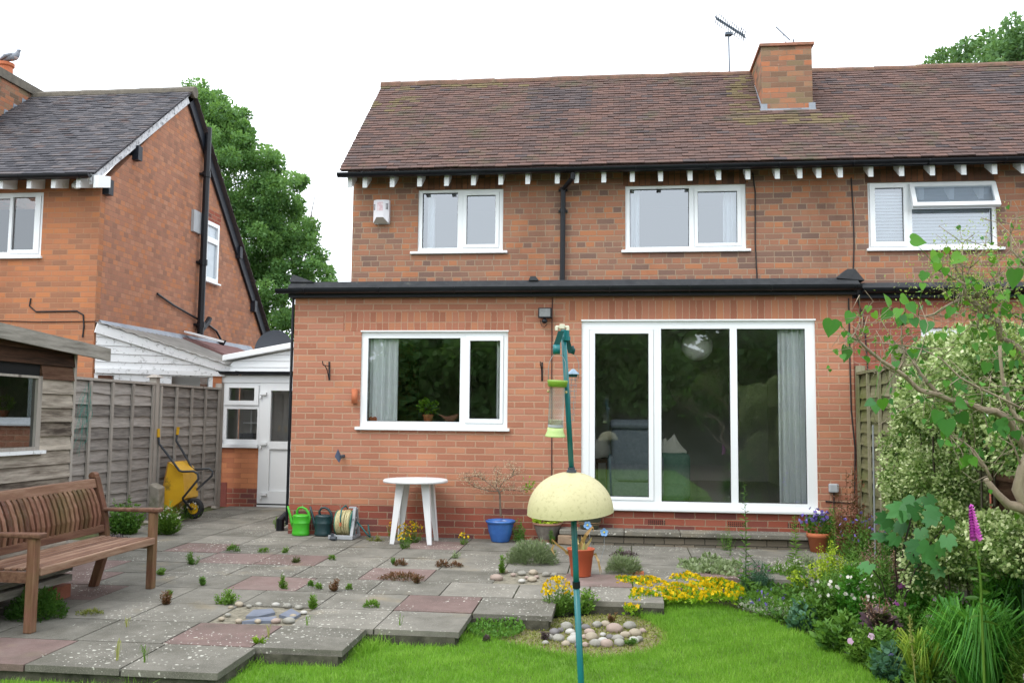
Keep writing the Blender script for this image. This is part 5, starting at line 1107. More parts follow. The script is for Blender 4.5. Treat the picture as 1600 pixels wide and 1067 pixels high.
for i in range(ns):
    x=.05+(BL_-.13)*(i+.2)/ns; m.rv=random.random(); pts=[(dep-.035,.51),(dep-.045,.60),(dep-.02,.70),(dep+.025,.80),(dep+.055,.84)]
    for k in range(4):
        (a0,z0_),(a1,z1_)=pts[k],pts[k+1]; m.hexa([(x,a0-.009,z0_),(x+.034,a0-.009,z0_),(x+.034,a0+.009,z0_),(x,a0+.009,z0_),(x,a1-.009,z1_),(x+.034,a1-.009,z1_),(x+.034,a1+.009,z1_),(x,a1+.009,z1_)])
m.build('backrest',BENCH,BN)
# ================================================================ bird feeding station (nearest thing)
D0=3.9; FP=thing('bird_feeder_pole','leaning teal metal pole with hooks on the lawn','pole',atD(908,1205,D0))
TEAL=mk('teal_enamel',[(.003,.12,.13),(.006,.15,.165)],.35,spec=.5,scale=6,dirt=((.35,.42,.38),.7,22.,.66)); TEALD=mk('teal_dark',[(.004,.05,.05),(.008,.08,.075)],.45)
pp=lambda u,v,t=D0:atD(u,v,t)
m=MB(); m.tube([pp(914,1195),pp(900.5,912)],.0135,14); m.tube([pp(900.5,912),pp(899.5,885),pp(893,735)],.0128,14); m.tube([pp(893,735),pp(887,630),pp(880,515)],.0115,14); po=m.build('pole',TEAL,FP,True)
MB().tube([pp(900.8,918),pp(900.2,908)],.0165,14).build('clamp',BLACK,po); MB().tube([pp(896.8,813),pp(896.4,798)],.0155,14).build('collar',BLACK,po)
m=MB(); m.tube([pp(893.2,739),pp(893,734)],.021,16); m.tube([pp(893,734),pp(892.8,730)],.015,16); m.build('collar',DGREY,po)
CRM=mk('cream_plastic',[(.62,.60,.48)],.5); m=MB(); q=pp(878.5,511); m.box(q[0]-.011,q[0]+.011,q[1]-.011,q[1]+.011,q[2]-.008,q[2]+.012); m.box(q[0]-.028,q[0]+.028,q[1]-.006,q[1]+.006,q[2]-.004,q[2]+.006)
for s in (-1,1): m.box(q[0]+s*.024-.006,q[0]+s*.024+.006,q[1]-.008,q[1]+.008,q[2]-.016,q[2]+.003)
bev(m.build('top_cap',CRM,po),.002)
# strap hooks
m=MB()
def strap(pts,w,m,offy=.0):
    P=[pp(u,v,t) for u,v,t in pts]
    for i in range(len(P)-1): m.bar(P[i],P[i+1],w,.0035,(1,0,0) if False else (0,1,0))
def band(u0,v0,u1,v1,wd,t0=D0-.02):
    a=pp(u0,v0,t0); b=pp(u1,v1,t0); r=np.array(rt)*wd/2; f=np.array(fw)*.002; m.hexa([a-r-f,a+r-f,b+r-f,b-r-f,a-r+f,a+r+f,b+r+f,b-r+f])
band(877,517,868.5,543,.026,D0-.03); h_=m.build('hook_arm',TEALD,po)
m=MB(); band(884,523,892,552,.022,D0+.03); m.build('hook_arm',TEALD,po)
m=MB(); m.tube([pp(864,546,D0-.035),pp(875,546,D0-.035)],.0205,16); m.build('hook_curl',TEAL,po,True); m=MB(); m.tube([pp(893,541,D0+.035),pp(896,547,D0+.035),pp(894,553,D0+.035)],.009,8); m.build('hook_curl',TEALD,po,True)
m=MB(); m.tube([pp(884,516),pp(884.5,530)],.0155,14); m.tube([pp(884.3,526),pp(884.6,532)],.019,14); m.build('clamp',TEAL,po)
# dome
DM=thing('squirrel_baffle','dirty yellow plastic dome on the feeder pole','baffle',pp(894,798))
YD=mk('dome_yellow',[(.46,.42,.235),(.53,.49,.285)],.5,spec=.3,scale=5,dirt=((.26,.23,.11),.55,70.,.54)); 
axd=Vector(tuple(pp(893,735)-pp(897,813))).normalized(); qd=Vector((0,0,1)).rotation_difference(axd).to_matrix(); tc=Vector(tuple(pp(891.2,799)))
m=MB(); m.M=lambda p:tuple(qd@Vector(p)+tc)
Rr=.1835; Hh=.168; pf=[(Rr*math.sin(a),Hh*math.cos(a)**1.0) for a in np.linspace(.06,1.5708,22)]; m.lathe(pf,n=56); m.lathe([(r*.985,z-.002) for r,z in pf][::-1],n=56); m.lathe([(Rr,0),(Rr+.002,-.003),(Rr*.985,-.002)],n=56); m.build('dome',YD,DM,True)
# seed feeder
SF=thing('seed_feeder','green capped wire mesh seed feeder hanging left of the pole','bird feeder',pp(870,600,3.86)); t_=3.86; s_=t_/F
LGP=mk('feeder_green',[(.17,.30,.03),(.22,.36,.04)],.4,spec=.5); LGP2=mk('feeder_pale_green',[(.38,.50,.18),(.42,.55,.22)],.4); MSH=mk('mesh_steel',[(.30,.30,.29),(.42,.42,.4)],.4,spec=.6,metal=.4)
lean=np.array(pp(867.5,682,t_)-pp(871.5,594,t_)); hgt=np.linalg.norm(lean); c0=pp(871.3,594,t_); ax_=lean/hgt; qz=Vector((0,0,-1)).rotation_difference(Vector(tuple(ax_))).to_matrix()
def fm(): m=MB(); m.M=lambda p:tuple(qz@Vector(p)+Vector(tuple(c0))); return m
k=s_
m=fm(); m.lathe([(0,.0),(16*k,.0),(16*k,-2*k),(14.5*k,-10*k),(13*k,-10*k)],n=24); m.build('cap',LGP,SF,True)
m=fm(); m.lathe([(0,-74*k),(12.3*k,-74*k),(13*k,-80*k),(15.5*k,-86*k),(16.5*k,-88*k),(0,-88*k)],n=24); m.build('base',LGP2,SF,True); m=fm(); m.lathe([(9*k,-62*k),(10.5*k,-62*k),(10.5*k,-73*k),(0,-73*k)],n=20); m.lathe([(0,-61*k),(9*k,-62*k)],n=20); m.build('seed',mk('seed',[(.32,.36,.18),(.2,.15,.09)],.9,scale=80),SF)
m=fm(); nn=22; Rm=11.8*k; z0_,z1_=-10*k,-74*k
for s in (1,-1):
    for j in range(nn):
        m.tube([(Rm*math.cos(a0+s*f*3.4),Rm*math.sin(a0+s*f*3.4),z0_+(z1_-z0_)*f) for a0 in (6.2832*j/nn,) for f in np.linspace(0,1,15)],.00055,3,False)
m.build('mesh_tube',MSH,SF); m=fm(); m.lathe([(Rm*1.03,-69*k),(Rm*1.03,-73*k)],n=24); m.build('band',GREY,SF)
m=MB(); hk=[pp(857,598,t_),pp(857,575,t_),pp(858.5,566,t_),pp(863,557,t_),pp(868,553,t_),pp(874,553,t_),pp(880,558,t_),pp(883.5,566,t_),pp(884.5,580,t_),pp(884.5,598,t_)]; m.tube(hk,.0016,5); m.build('handle',WIRE,SF,True)
m=fm(); 
for sx_ in (-1,1): m.ball((sx_*14*k,0,-18*k),.006,8,5)
m.build('knob',mk('brass',[(.4,.33,.15)],.4),SF)
# fat ball feeder
FF=thing('fat_ball_feeder','empty wire fat ball feeder with a blue grey cone lid right of the pole','bird feeder',pp(895,580,3.96)); t_=3.96; k=t_/F
c1=Vector(tuple(pp(895,587,t_)))
def gm(): m=MB(); m.M=lambda p:(p[0]+c1.x-p[2]*-.06*1,p[1]+c1.y,p[2]+c1.z); return m
m=gm(); m.lathe([(0,11*k),(2*k,10.5*k),(9.5*k,3.5*k),(10*k,2*k),(7*k,2*k)],n=20); m.build('lid',mk('lid_blue_grey',[(.26,.36,.46)],.4),FF); m=gm(); m.lathe([(7.5*k,2*k),(7*k,-2*k),(0,-2*k)],n=20); m.build('lid_rim',TEALD,FF)
m=gm(); rr=7.2*k
for j in range(7): m.tube([(rr*math.cos(.9*j),rr*math.sin(.9*j),-2*k),(rr*.9*math.cos(.9*j),rr*.9*math.sin(.9*j),-70*k)],.0009,4)
for i in range(8): z=-(6+9*i)*k; m.tube([(rr*math.cos(a),rr*math.sin(a),z) for a in np.linspace(0,6.283,20)],.0009,4,False)
m.build('wire_cage',WIRE,FF); m=MB(); m.tube([pp(904,592,t_),pp(904.5,580,t_),pp(904.5,568,t_),pp(902,560,t_),pp(898,555,t_),pp(894.5,552.5,t_)],.0015,5); m.build('handle',WIRE,FF,True)
# ================================================================ trees
BARK=mk('bark',[(.06,.05,.035),(.13,.11,.085)],.9,scale=12,bmp=.6,sc=(1,1,.3)); 
LT1=leafm('tree_leaf',[(.04,.10,.04),(.085,.19,.06),(.145,.29,.09),(.23,.40,.12)],tr=.4)
LT2=leafm('tree_leaf_pale',[(.06,.13,.055),(.11,.22,.085),(.18,.32,.12)],tr=.3)
def clump_crown(name,clumps,per,leaf,mat,par,w=.6,drop=.1):
    Ps=[];As=[];R=[]
    for c,r in clumps:
        n=int(per*(r**1.6)); p,d=ellip(n,c,(r,r,r*.72),.25); Ps.append(p); As.append(d+rng.normal(size=(n,3))*.7+[0,0,-drop])
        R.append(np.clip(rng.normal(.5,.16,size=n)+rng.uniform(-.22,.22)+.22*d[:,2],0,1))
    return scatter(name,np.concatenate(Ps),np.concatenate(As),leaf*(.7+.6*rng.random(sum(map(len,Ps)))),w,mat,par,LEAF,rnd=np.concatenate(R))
def limbs(par,base,targets,r0,mat=BARK,name='trunk'):
    m=MB(); base=np.array(base,float); top=np.mean([t for t in targets],axis=0); trunk_top=base+(top-base)*.55; trunk_top[2]=base[2]+(top[2]-base[2])*.6
    m.rv=.5; m.tube([base,base+(trunk_top-base)*.5+[.1,0,0],trunk_top],[r0,r0*.75,r0*.55],10)
    for t in targets:
        s_=base+(trunk_top-base)*random.uniform(.55,1.); mid=(s_+t)/2+rng.normal(size=3)*.25; m.tube([s_,mid,t],[r0*.3,r0*.18,r0*.05],6)
    return m.build(name,mat,par)
# tall tree between the two houses
t1=thing('broadleaf_tree','tall dense green tree filling the gap between the two houses','tree',(-12,18,0)); cl=[]
Dt=27.
prof=[(143,308,320),(160,306,345),(185,304,378),(215,300,386),(250,290,430),(285,280,466),(320,280,462),(350,280,485),(380,280,488),(405,280,497),(430,280,510),(460,280,515),(500,280,500),(540,300,500)]
for v,ul,ur in prof:
    n=max(2,int((ur-ul)/26)+1)
    for i in range(n+1):
        u=ul+(ur-ul-9)*(i/n)+random.uniform(-5,5); r=random.uniform(.28,.50)*(1 if i<n else .7)
        cl.append((atD(u,v+random.uniform(-12,12),Dt+random.uniform(-1.5,1.5)),r))
for _ in range(230):
    v,ul,ur=random.choice(prof)
    if v<180: continue
    r=random.uniform(.28,.55); q=r*1432/Dt
    lo_=max(ul,300 if v<260 else 270)+q*.8; hi_=ur-q*.7
    if hi_<lo_: continue
    cl.append((atD(random.uniform(lo_,hi_),v+random.uniform(-12,12),Dt+random.uniform(-.5,2.5)),r))
for _ in range(120):
    k=random.randrange(len(prof)-2); v,ul,ur=prof[k]; cl.append((atD(ur+random.uniform(-8,9),v+random.uniform(-10,15),Dt+random.uniform(-.6,.6)),random.uniform(.09,.2)))
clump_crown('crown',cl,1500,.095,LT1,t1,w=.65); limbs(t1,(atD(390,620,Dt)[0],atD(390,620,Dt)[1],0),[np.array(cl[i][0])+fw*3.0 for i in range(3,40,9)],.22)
t2=thing('broadleaf_tree','pale green tree top showing above the roof ridge at the right corner','tree',(13,14,0)); cl=[]
for u,v,r in ((1460,100,.28),(1480,92,.38),(1470,86,.2),(1505,80,.3),(1512,70,.22),(1530,96,.45),(1540,75,.42),(1545,62,.35),(1563,90,.5),(1572,60,.4),(1580,42,.28),(1583,30,.16),(1590,75,.5),(1600,55,.45),(1605,95,.6),(1620,70,.7),(1640,60,.8),(1500,102,.3),(1450,104,.16),(1555,84,.4),(1630,100,.8),(1570,105,.6),(1530,110,.6),(1490,110,.4)):
    cl.append((atD(u,v,26+random.uniform(-1,1)),r))
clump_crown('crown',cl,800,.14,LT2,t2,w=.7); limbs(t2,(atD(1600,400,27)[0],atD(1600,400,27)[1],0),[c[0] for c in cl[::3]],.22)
# the wooded far end of the garden behind the viewer, mirrored in the panes
cl=[]
for i in range(130):
    x=random.uniform(-24,28); top=5.4+1.2*math.sin(x*.5)+1.0*math.sin(x*.23+1); z=random.uniform(.3,1.)*top
    cl.append(((x,random.uniform(-33,-30),z),random.uniform(1.0,1.9)))
Ps=[];As=[];R=[]
for c_,r in cl:
    n=420; p,d=ellip(n,c_,(r,r*.7,r*.8),.3); Ps.append(p);As.append(d+rng.normal(size=(n,3))*.8); R.append(np.clip(rng.normal(.35,.2,n)+random.uniform(-.25,.3),0,1))
tl=scatter('treeline',np.concatenate(Ps),np.concatenate(As),.42,.8,leafm('far_leaf',[(.07,.16,.05),(.16,.32,.09),(.30,.46,.14)],tr=.4),None,LEAF,rnd=np.concatenate(R)); tl['kind']='stuff'
m=MB(); 
for i in range(26): x=-26+i*2.2; hh_=lambda x:4.3+.7*math.sin(x*.5)+.5*math.sin(x*1.1); h=hh_(x); h2=hh_(x+2.2); m.hexa([(x,-35,-.8),(x+2.2,-35,-.8),(x+2.2,-34,-.8),(x,-34,-.8),(x,-35,h),(x+2.2,-35,h2),(x+2.2,-34,h2),(x,-34,h)])
hb=m.build('far_hedge',leafm('hedge_leaf',[(.01,.03,.01),(.03,.07,.015)],tr=.1)); hb['kind']='stuff'
# ================================================================ lawn grass
GR=leafm('grass_blade',[(.06,.16,.01),(.13,.30,.02),(.21,.42,.04),(.34,.52,.10)],tr=.4,rough=.6)
def grass(n,x0,x1,y0,y1,ln):
    x=rng.uniform(x0,x1,n); y=rng.uniform(y0,y1,n); ok=inpoly(x,y,LP)&(((x-0)**2+(y+10.6)**2)>1.2)
    # not under the paving
    for (a,b,c,d) in ((-9,-2.31,-5.39,-4.8),(-9,-1.74,-4.83,-4.2),(-9,-1.09,-4.26,-3.6),(-9,-.49,-3.70,-3.0),(-9,.36,-3.12,-2.4)): ok&=~((x>a)&(x<b)&(y>c)&(y<d))
    x=x[ok];y=y[ok];P=np.stack([x,y,-.105+.02*y],1); A=rng.normal(size=P.shape)*.33+[0,0,1]
    pat=.5+.25*np.sin(x*2.1+np.sin(y*3))*np.sin(y*2.7+1)+.2*np.sin(x*7+y*5+2*np.sin(x*3))+.15*np.sin(x*13-y*17); return P,A,ln*(.6+.6*rng.random(len(x)))*(.85+.3*pat),np.clip(pat*.6+rng.normal(.2,.16,len(x)),0,1)
g1=grass(230000,-3.6,2.2,-6.6,-2.5,.042); g2=grass(60000,-6,2.2,-10,-6.6,.045)
gr=scatter('grass',np.concatenate([g1[0],g2[0]]),np.concatenate([g1[1],g2[1]]),np.concatenate([g1[2],g2[2]]),.10,GR,None,BLADE,rnd=np.concatenate([g1[3],g2[3]])); gr['kind']='stuff'
def fringe(pts,n,ln,w=.05):
    px=[onG(u,v,-.1)[:2] for u,v in pts]; seg=rng.integers(0,len(px)-1,n); f=rng.random(n); a=np.array(px)[seg]; b=np.array(px)[seg+1]; q=a+(b-a)*f[:,None]+rng.normal(size=(n,2))*w
    P=np.stack([q[:,0],q[:,1],-.105+.02*q[:,1]],1); return P,rng.normal(size=P.shape)*.5+[0,0,1],ln*(.4+.9*rng.random(n)),np.clip(rng.normal(.6,.25,n),0,1)
fr1=fringe([(200,1067),(342,1058),(405,1030),(420,1022),(560,1024),(590,1004),(640,996),(730,998)],3800,.085); fr2=fringe([(800,1008),(860,1023),(940,1031),(1010,1024),(1050,1006),(1046,985),(1015,966),(985,953)],2600,.06,.04)
o=scatter('grass',np.concatenate([fr1[0],fr2[0]]),np.concatenate([fr1[1],fr2[1]]),np.concatenate([fr1[2],fr2[2]]),.06,GR,None,BLADE,rnd=np.concatenate([fr1[3],fr2[3]])); o['kind']='stuff'
# moss and creeping thyme in the bare patch
x=np.array([a for a,b in PB]);y=np.array([b for a,b in PB])
def patch(name,pts,n,sz,mat,lift=-.105,hump=.0,mats=None):
    px=[onG(u,v,-.1)[:2] for u,v in pts]; px=[tuple(q) for q in px]; xs=[q[0] for q in px]; ys=[q[1] for q in px]
    x=rng.uniform(min(xs),max(xs),n*3);y=rng.uniform(min(ys),max(ys),n*3);ok=inpoly(x,y,px);x=x[ok][:n];y=y[ok][:n]
    P=np.stack([x,y,lift+.02*y+hump*rng.random(len(x))],1); o=scatter(name,P,rng.normal(size=P.shape)*.6+[0,0,.8],sz*(.6+.8*rng.random(len(x))),.7,mat,None,LEAF); o['kind']='stuff'; return o
MOSS=leafm('moss',[(.10,.11,.02),(.20,.22,.04),(.30,.31,.08)],tr=.2)
patch('ground_cover',((735,985),(800,970),(900,962),(985,952),(1040,985),(1045,1008),(1000,1022),(900,1025),(800,1005)),5200,.014,MOSS)
LG2=leafm('leaf_fresh',[(.05,.12,.015),(.11,.22,.03),(.19,.34,.05)],tr=.35)
# ================================================================ cobble ring: every stone its own
ST=[mk('cobble_grey',[(.22,.21,.18),(.36,.35,.31)],.8,scale=14,bmp=.3,dirt=((.12,.11,.08),.4,6.,.55)),mk('cobble_pink',[(.30,.23,.19),(.38,.30,.26)],.8,scale=14,bmp=.3),mk('cobble_pale',[(.38,.37,.34),(.48,.465,.43)],.75,scale=12,bmp=.3),mk('cobble_tan',[(.30,.255,.19),(.39,.335,.26)],.8,scale=12,bmp=.3),mk('cobble_dark',[(.12,.11,.11),(.20,.19,.19)],.8,scale=12,bmp=.3)]
SN=['grey','pinkish','near white','tan','dark grey']
def cobble(u,v,w,k,lab,grp,z0=-.1,asp=.7):
    p=onG(u,v,z0); r=w/2*.98*float((p-CAM)@fw)/F; m=MB(); sx_=random.uniform(.9,1.1)
    m.ball((p[0],p[1]+r*.4,p[2]+r*asp*.35),r,12,8,(sx_,random.uniform(.75,1.),asp),random.uniform(-.5,.5),.24); tag(m.build('cobble',ST[k],None,True),lab,'cobble',grp)
cob=[(885,981,20,0,'roundest big grey'),(891,989,15,2,'flat pale'),(933,978,16,0,'grey upright'),(946,977,16,3,'tan dome shaped'),(921,990,17,1,'pinkish'),(942,993,11,2,'small egg shaped white'),(960,986,26,1,'broad flat pink'),(984,981,22,0,'long grey slanting'),(977,994,16,3,'tall tan'),(992,992,21,3,'big tan'),(999,1000,14,0,'pale striped'),(990,1003,18,2,'white speckled'),(924,999,24,3,'broad cream'),(942,1004,18,2,'smooth white'),(965,1000,18,0,'blue grey'),(968,1007,20,0,'square grey'),(948,1009,22,1,'low pinkish'),(914,1009,13,1,'small rosy'),(895,1003,22,2,'pale'),(884,1008,16,3,'long tan leaning'),(872,1000,20,0,'rough grey'),(858,998,16,0,'leftmost rough'),(866,990,18,4,'dark'),(897,994,13,2,'near white small'),(915,982,15,4,'dark flat'),(905,975,12,4,'blackish'),(930,1008,20,0,'dull grey'),(903,1010,14,4,'dark low'),(953,997,13,4,'small dark brown'),(913,996,11,1,'little rose'),(852,1006,12,0,'small grey outlying'),(1004,987,12,1,'outer pink'),(876,986,12,4,'small dark')]
near_=['by the feeder pole','in the lawn stone ring','beside the moss','at the ring edge']
for i,(u,v,w,k,l) in enumerate(cob): cobble(u,v,w,k,l+' cobble '+('left of the feeder pole' if u<890 else 'just right of the feeder pole' if u<935 else 'in the middle of the lawn stone ring' if u<975 else 'at the right end of the lawn stone ring'),'cobbles in the ring on the lawn')
c2=[(372,946,20,3,'tan'),(388,948,12,0,'grey'),(403,945,14,0,'pale grey'),(430,946,16,2,'cream'),(448,948,18,0,'long grey'),(474,958,14,2,'white'),(466,950,16,0,'flat grey'),(457,964,16,3,'sandy'),(355,962,14,0,'rough grey'),(345,968,14,3,'outlying sandy'),(372,972,18,3,'rosy tan'),(430,972,20,1,'flat pinkish'),(450,972,24,0,'broad grey'),(402,972,16,3,'brown tan'),(360,950,12,3,'small tan')]
for u,v,w,k,l in c2: cobble(u,v,w*.78,k,l+' cobble at the '+('left' if u<385 else 'right' if u>440 else 'middle')+' of the slate patch in the paving','cobbles round the slate patch',0.,.6)
SLATE=mk('slate',[(.12,.14,.18),(.18,.20,.25)],.6,scale=8)
for pts,l in ((((384,962),(396,952),(425,950),(430,956),(404,962)),'blue grey slate piece left in the cobble patch of the paving'),(((436,960),(455,950),(470,958),(458,965)),'smaller slate piece right in the cobble patch of the paving'),(((378,970),(404,964),(432,962),(428,969)),'long narrow slate strip at the front of the cobble patch')):
    q=[onG(u,v,.01) for u,v in pts]; tag(MB().prism([(a[0],a[1],a[2]-.03) for a in q],(0,0,.03)).build('slate',SLATE),l,'slate')
c3=[(787,894,14,3,'tan'),(802,899,10,1,'brick red'),(815,897,14,0,'grey'),(833,896,16,3,'sandy'),(853,899,14,0,'grey flat'),(866,899,12,0,'pale'),(775,905,20,1,'mauve flat'),(815,909,12,2,'white'),(831,907,16,3,'buff'),(823,903,8,1,'small red'),(838,902,9,1,'red cube like')]
for u,v,w,k,l in c3: cobble(u,v,w,k,l+' stone at the '+('left' if u<800 else 'right' if u>835 else 'middle')+' of the pebble strip behind the raised slab','stones in the pebble strip',0.,.6)
for u,v,k,l in ((818,850,3,'tan'),(832,850,0,'pale grey'),(845,850,1,'brown'),(855,851,2,'whitish')): cobble(u,v,10,k,l+' pebble at the foot of the stoneware pot','pebbles by the stoneware pot',0,.5)
# ================================================================ small plants of the paving
G2=leafm('leaf_grey_green',[(.15,.20,.09),(.26,.33,.17),(.38,.45,.27)],tr=.3); YELF=leafm('petal_yellow',[(.70,.42,.003),(.84,.56,.005),(.90,.66,.015)],tr=.3); WHF=leafm('petal_white',[(.62,.60,.52),(.75,.73,.66)],tr=.2)
BRW=leafm('leaf_brown_red',[(.07,.03,.02),(.15,.06,.035),(.24,.11,.06)],tr=.2); DKP=leafm('leaf_dark_purple',[(.035,.02,.03),(.08,.045,.06),(.14,.09,.11)],tr=.15)
def fit_(u,v,h,z):
    while onG(u,v,z)[0]>2.42: v+=2; h+=2
    return v,h
def tuft(u,v,w,h,mat,lab,name='weed',z=0.,n=None,lf=.025,tpl=LEAF,fl=None,cat='weed',grp=None,wd=.55,stem=True,flat=.0,fs=.02,fn=20,dep=.6,g0=None):
    if g0 is None: v,h=fit_(u,v,h,z)
    p=onG(u,v,z) if g0 is None else g0; k=float((p-CAM)@fw)/F; rx=w/2*k; hz=h*k; t=thing(name,lab,cat,p,grp); n=n or int(120+2500*rx*hz*6)
    c=(p[0],p[1]+rx*dep*.5,p[2]+hz*.45); b0=np.array([p[0],p[1]+rx*dep*.5,p[2]])
    if stem:
        ns=int(np.clip(w*h/45,6,70)); az=rng.random(ns)*6.283; sp=rng.random(ns)**.55; tops=np.stack([rx*sp*np.cos(az),rx*dep*sp*np.sin(az),hz*(1.08-.55*sp**2)*rng.uniform(.62,1.1,ns)],1); st0=np.stack([tops[:,0]*.35,tops[:,1]*.35,np.zeros(ns)],1)
        k_=rng.integers(0,ns,n); f=rng.random(n)**.7; T=tops[k_]; B0=st0[k_]; P=b0+B0+(T-B0)*f[:,None]; P[:,2]-=.12*hz*np.sin(f*3.14); P+=rng.normal(size=(n,3))*min(.012,rx*.1); P[:,2]=np.maximum(P[:,2],p[2]+.002)
        a2=rng.random(n)*6.283; A=np.stack([np.cos(a2),np.sin(a2),rng.uniform(-.1,.7,n)],1)+unit(T+1e-4)*.5; r_=np.clip(.15+.6*f+rng.normal(0,.16,n),0,1)
        scatter('foliage',P,A,lf*(.5+.7*rng.random(n))*(1.15-.4*f),wd,mat,t,tpl,rnd=r_)
        m=MB()
        for i in range(min(ns,26)): m.tube([b0+st0[i],b0+(st0[i]+tops[i])/2-[0,0,.1*hz],b0+tops[i]],.0014 if h<40 else .0025,4)
        m.build('stem',mat,t)
    else:
        P,A=ellip(n,(c[0],c[1],p[2]),(rx,rx*dep,hz),.2); P[:,2]=np.abs(P[:,2]-p[2])+p[2]+.003; P[:,2]+=hz*.12*np.sin(P[:,0]*31)*np.sin(P[:,1]*27)
        r_=np.clip(.2+.6*(P[:,2]-p[2])/hz+rng.normal(0,.18,n),0,1); scatter('foliage',P,(P-b0)/np.maximum(np.linalg.norm(P-b0,axis=1,keepdims=True),.01)*.8+rng.normal(size=(n,3))*.45+[0,0,.45],lf*(.6+.7*rng.random(n)),wd,mat,t,tpl,rnd=r_)
    if fl is not None:
        d=unit(rng.normal(size=(fn,3))); d[:,2]=abs(d[:,2])*.8+.25; d[:,1]=-abs(d[:,1])*.8; Q=np.array(c)+d*np.array([rx*.95,rx*dep,hz*.62]); blooms('flowers',Q,fs,fl,t,(0,-.4,.8))
    return t
tuft(640,848,44,30,LG2,'leafy yellow flowered clump at the foot of the white table','flowering_plant',fl=YELF,fn=60,fs=.024,cat='plant',lf=.022,n=700)
tuft(612,840,20,22,LG2,'small yellow flowered plant left of the table leg','flowering_plant',fl=YELF,fn=26,fs=.022,cat='plant',lf=.02,n=180)
tuft(631,858,24,24,LG2,'yellow flowered tuft on the paving in front of the white table','flowering_plant',fl=YELF,fn=22,fs=.026,cat='plant',lf=.03,wd=.2,n=420)
tuft(662,838,16,20,LG2,'thin yellow flowered plant between the white table legs','flowering_plant',fl=YELF,fn=12,fs=.02,cat='plant',n=100)
tuft(724,851,16,18,LG2,'single small yellow flowered plant between table and blue pot','flowering_plant',fl=YELF,fn=12,fs=.024,cat='plant',n=200,lf=.02)
tuft(870,962,52,54,LG2,'bushy yellow flowered clump at the corner of the raised slab','flowering_plant',-.1,n=1300,fl=YELF,fn=110,fs=.026,cat='plant',lf=.022)
tuft(830,882,82,34,G2,'wide round cushion of grey green grassy foliage in the paving','grass_cushion',n=3600,lf=.05,wd=.07,cat='plant',stem=False,dep=.5)
tuft(975,897,54,26,G2,'smaller grey green grassy cushion right of the plastic pot','grass_cushion',n=1500,lf=.05,wd=.08,cat='plant',stem=False,dep=.5)
def mat_fl(name,pts,mat,fl,lab,n,nf,hump,lf=.03,fs=.028,z=-.06,tpl=LEAF6,cat='plant'):
    """low spreading plant covering an outline on the ground"""
    px=[tuple(onG(u,v,z)[:2]) for u,v in pts]; xs=[q[0] for q in px]; ys=[q[1] for q in px]; c=(sum(xs)/len(xs),sum(ys)/len(ys)); t=thing(name,lab,cat,(c[0],c[1],z+.02*c[1]))
    def pts_(n,top):
        x=rng.uniform(min(xs),max(xs),n*4);y=rng.uniform(min(ys),max(ys),n*4);ok=inpoly(x,y,px);x=x[ok][:n];y=y[ok][:n]
        h=hump*(.55+.3*np.sin(x*9)*np.sin(y*11+1)+.15*np.sin(x*23+y*17)); return np.stack([x,y,z+.02*y+h*(1 if top else 1)*(rng.random(len(x))**.5 if not top else 1.)],1)
    P=pts_(n,False); scatter('foliage',P,rng.normal(size=P.shape)*.7+[0,-.2,.7],lf*(.6+.7*rng.random(len(P))),.7,mat,t,tpl)
    if fl is not None: P=pts_(nf,True)+[0,0,.012]; blooms('flowers',P,fs,fl,t,(0,-.4,.8))
    return t
LY=leafm('leaf_yellow_green',[(.09,.2,.01),(.2,.36,.015),(.36,.5,.03)],tr=.3)
mat_fl('creeping_flowers',((958,912),(1000,905),(1040,915),(1080,905),(1130,912),(1165,930),(1150,948),(1080,942),(1010,945),(985,965),(975,958),(992,930),(965,922)),LY,YELF,'carpet of yellow flowering creeper spilling from patio to lawn',5200,900,.09,fs=.036)
mat_fl('ground_cover_plant',((1050,900),(1080,885),(1130,885),(1160,895),(1150,912),(1090,905)),G2,None,'grey green straggling herb behind the yellow carpet',1800,0,.14,lf=.04)
mat_fl('creeping_plant',((720,985),(745,972),(800,976),(822,990),(790,1000),(740,995)),leafm('juniper_green',[(.05,.14,.02),(.10,.24,.04),(.16,.34,.06)]),None,'feathery bright green mat at the foot of the raised slab',1700,0,.09,lf=.022,z=-.1)
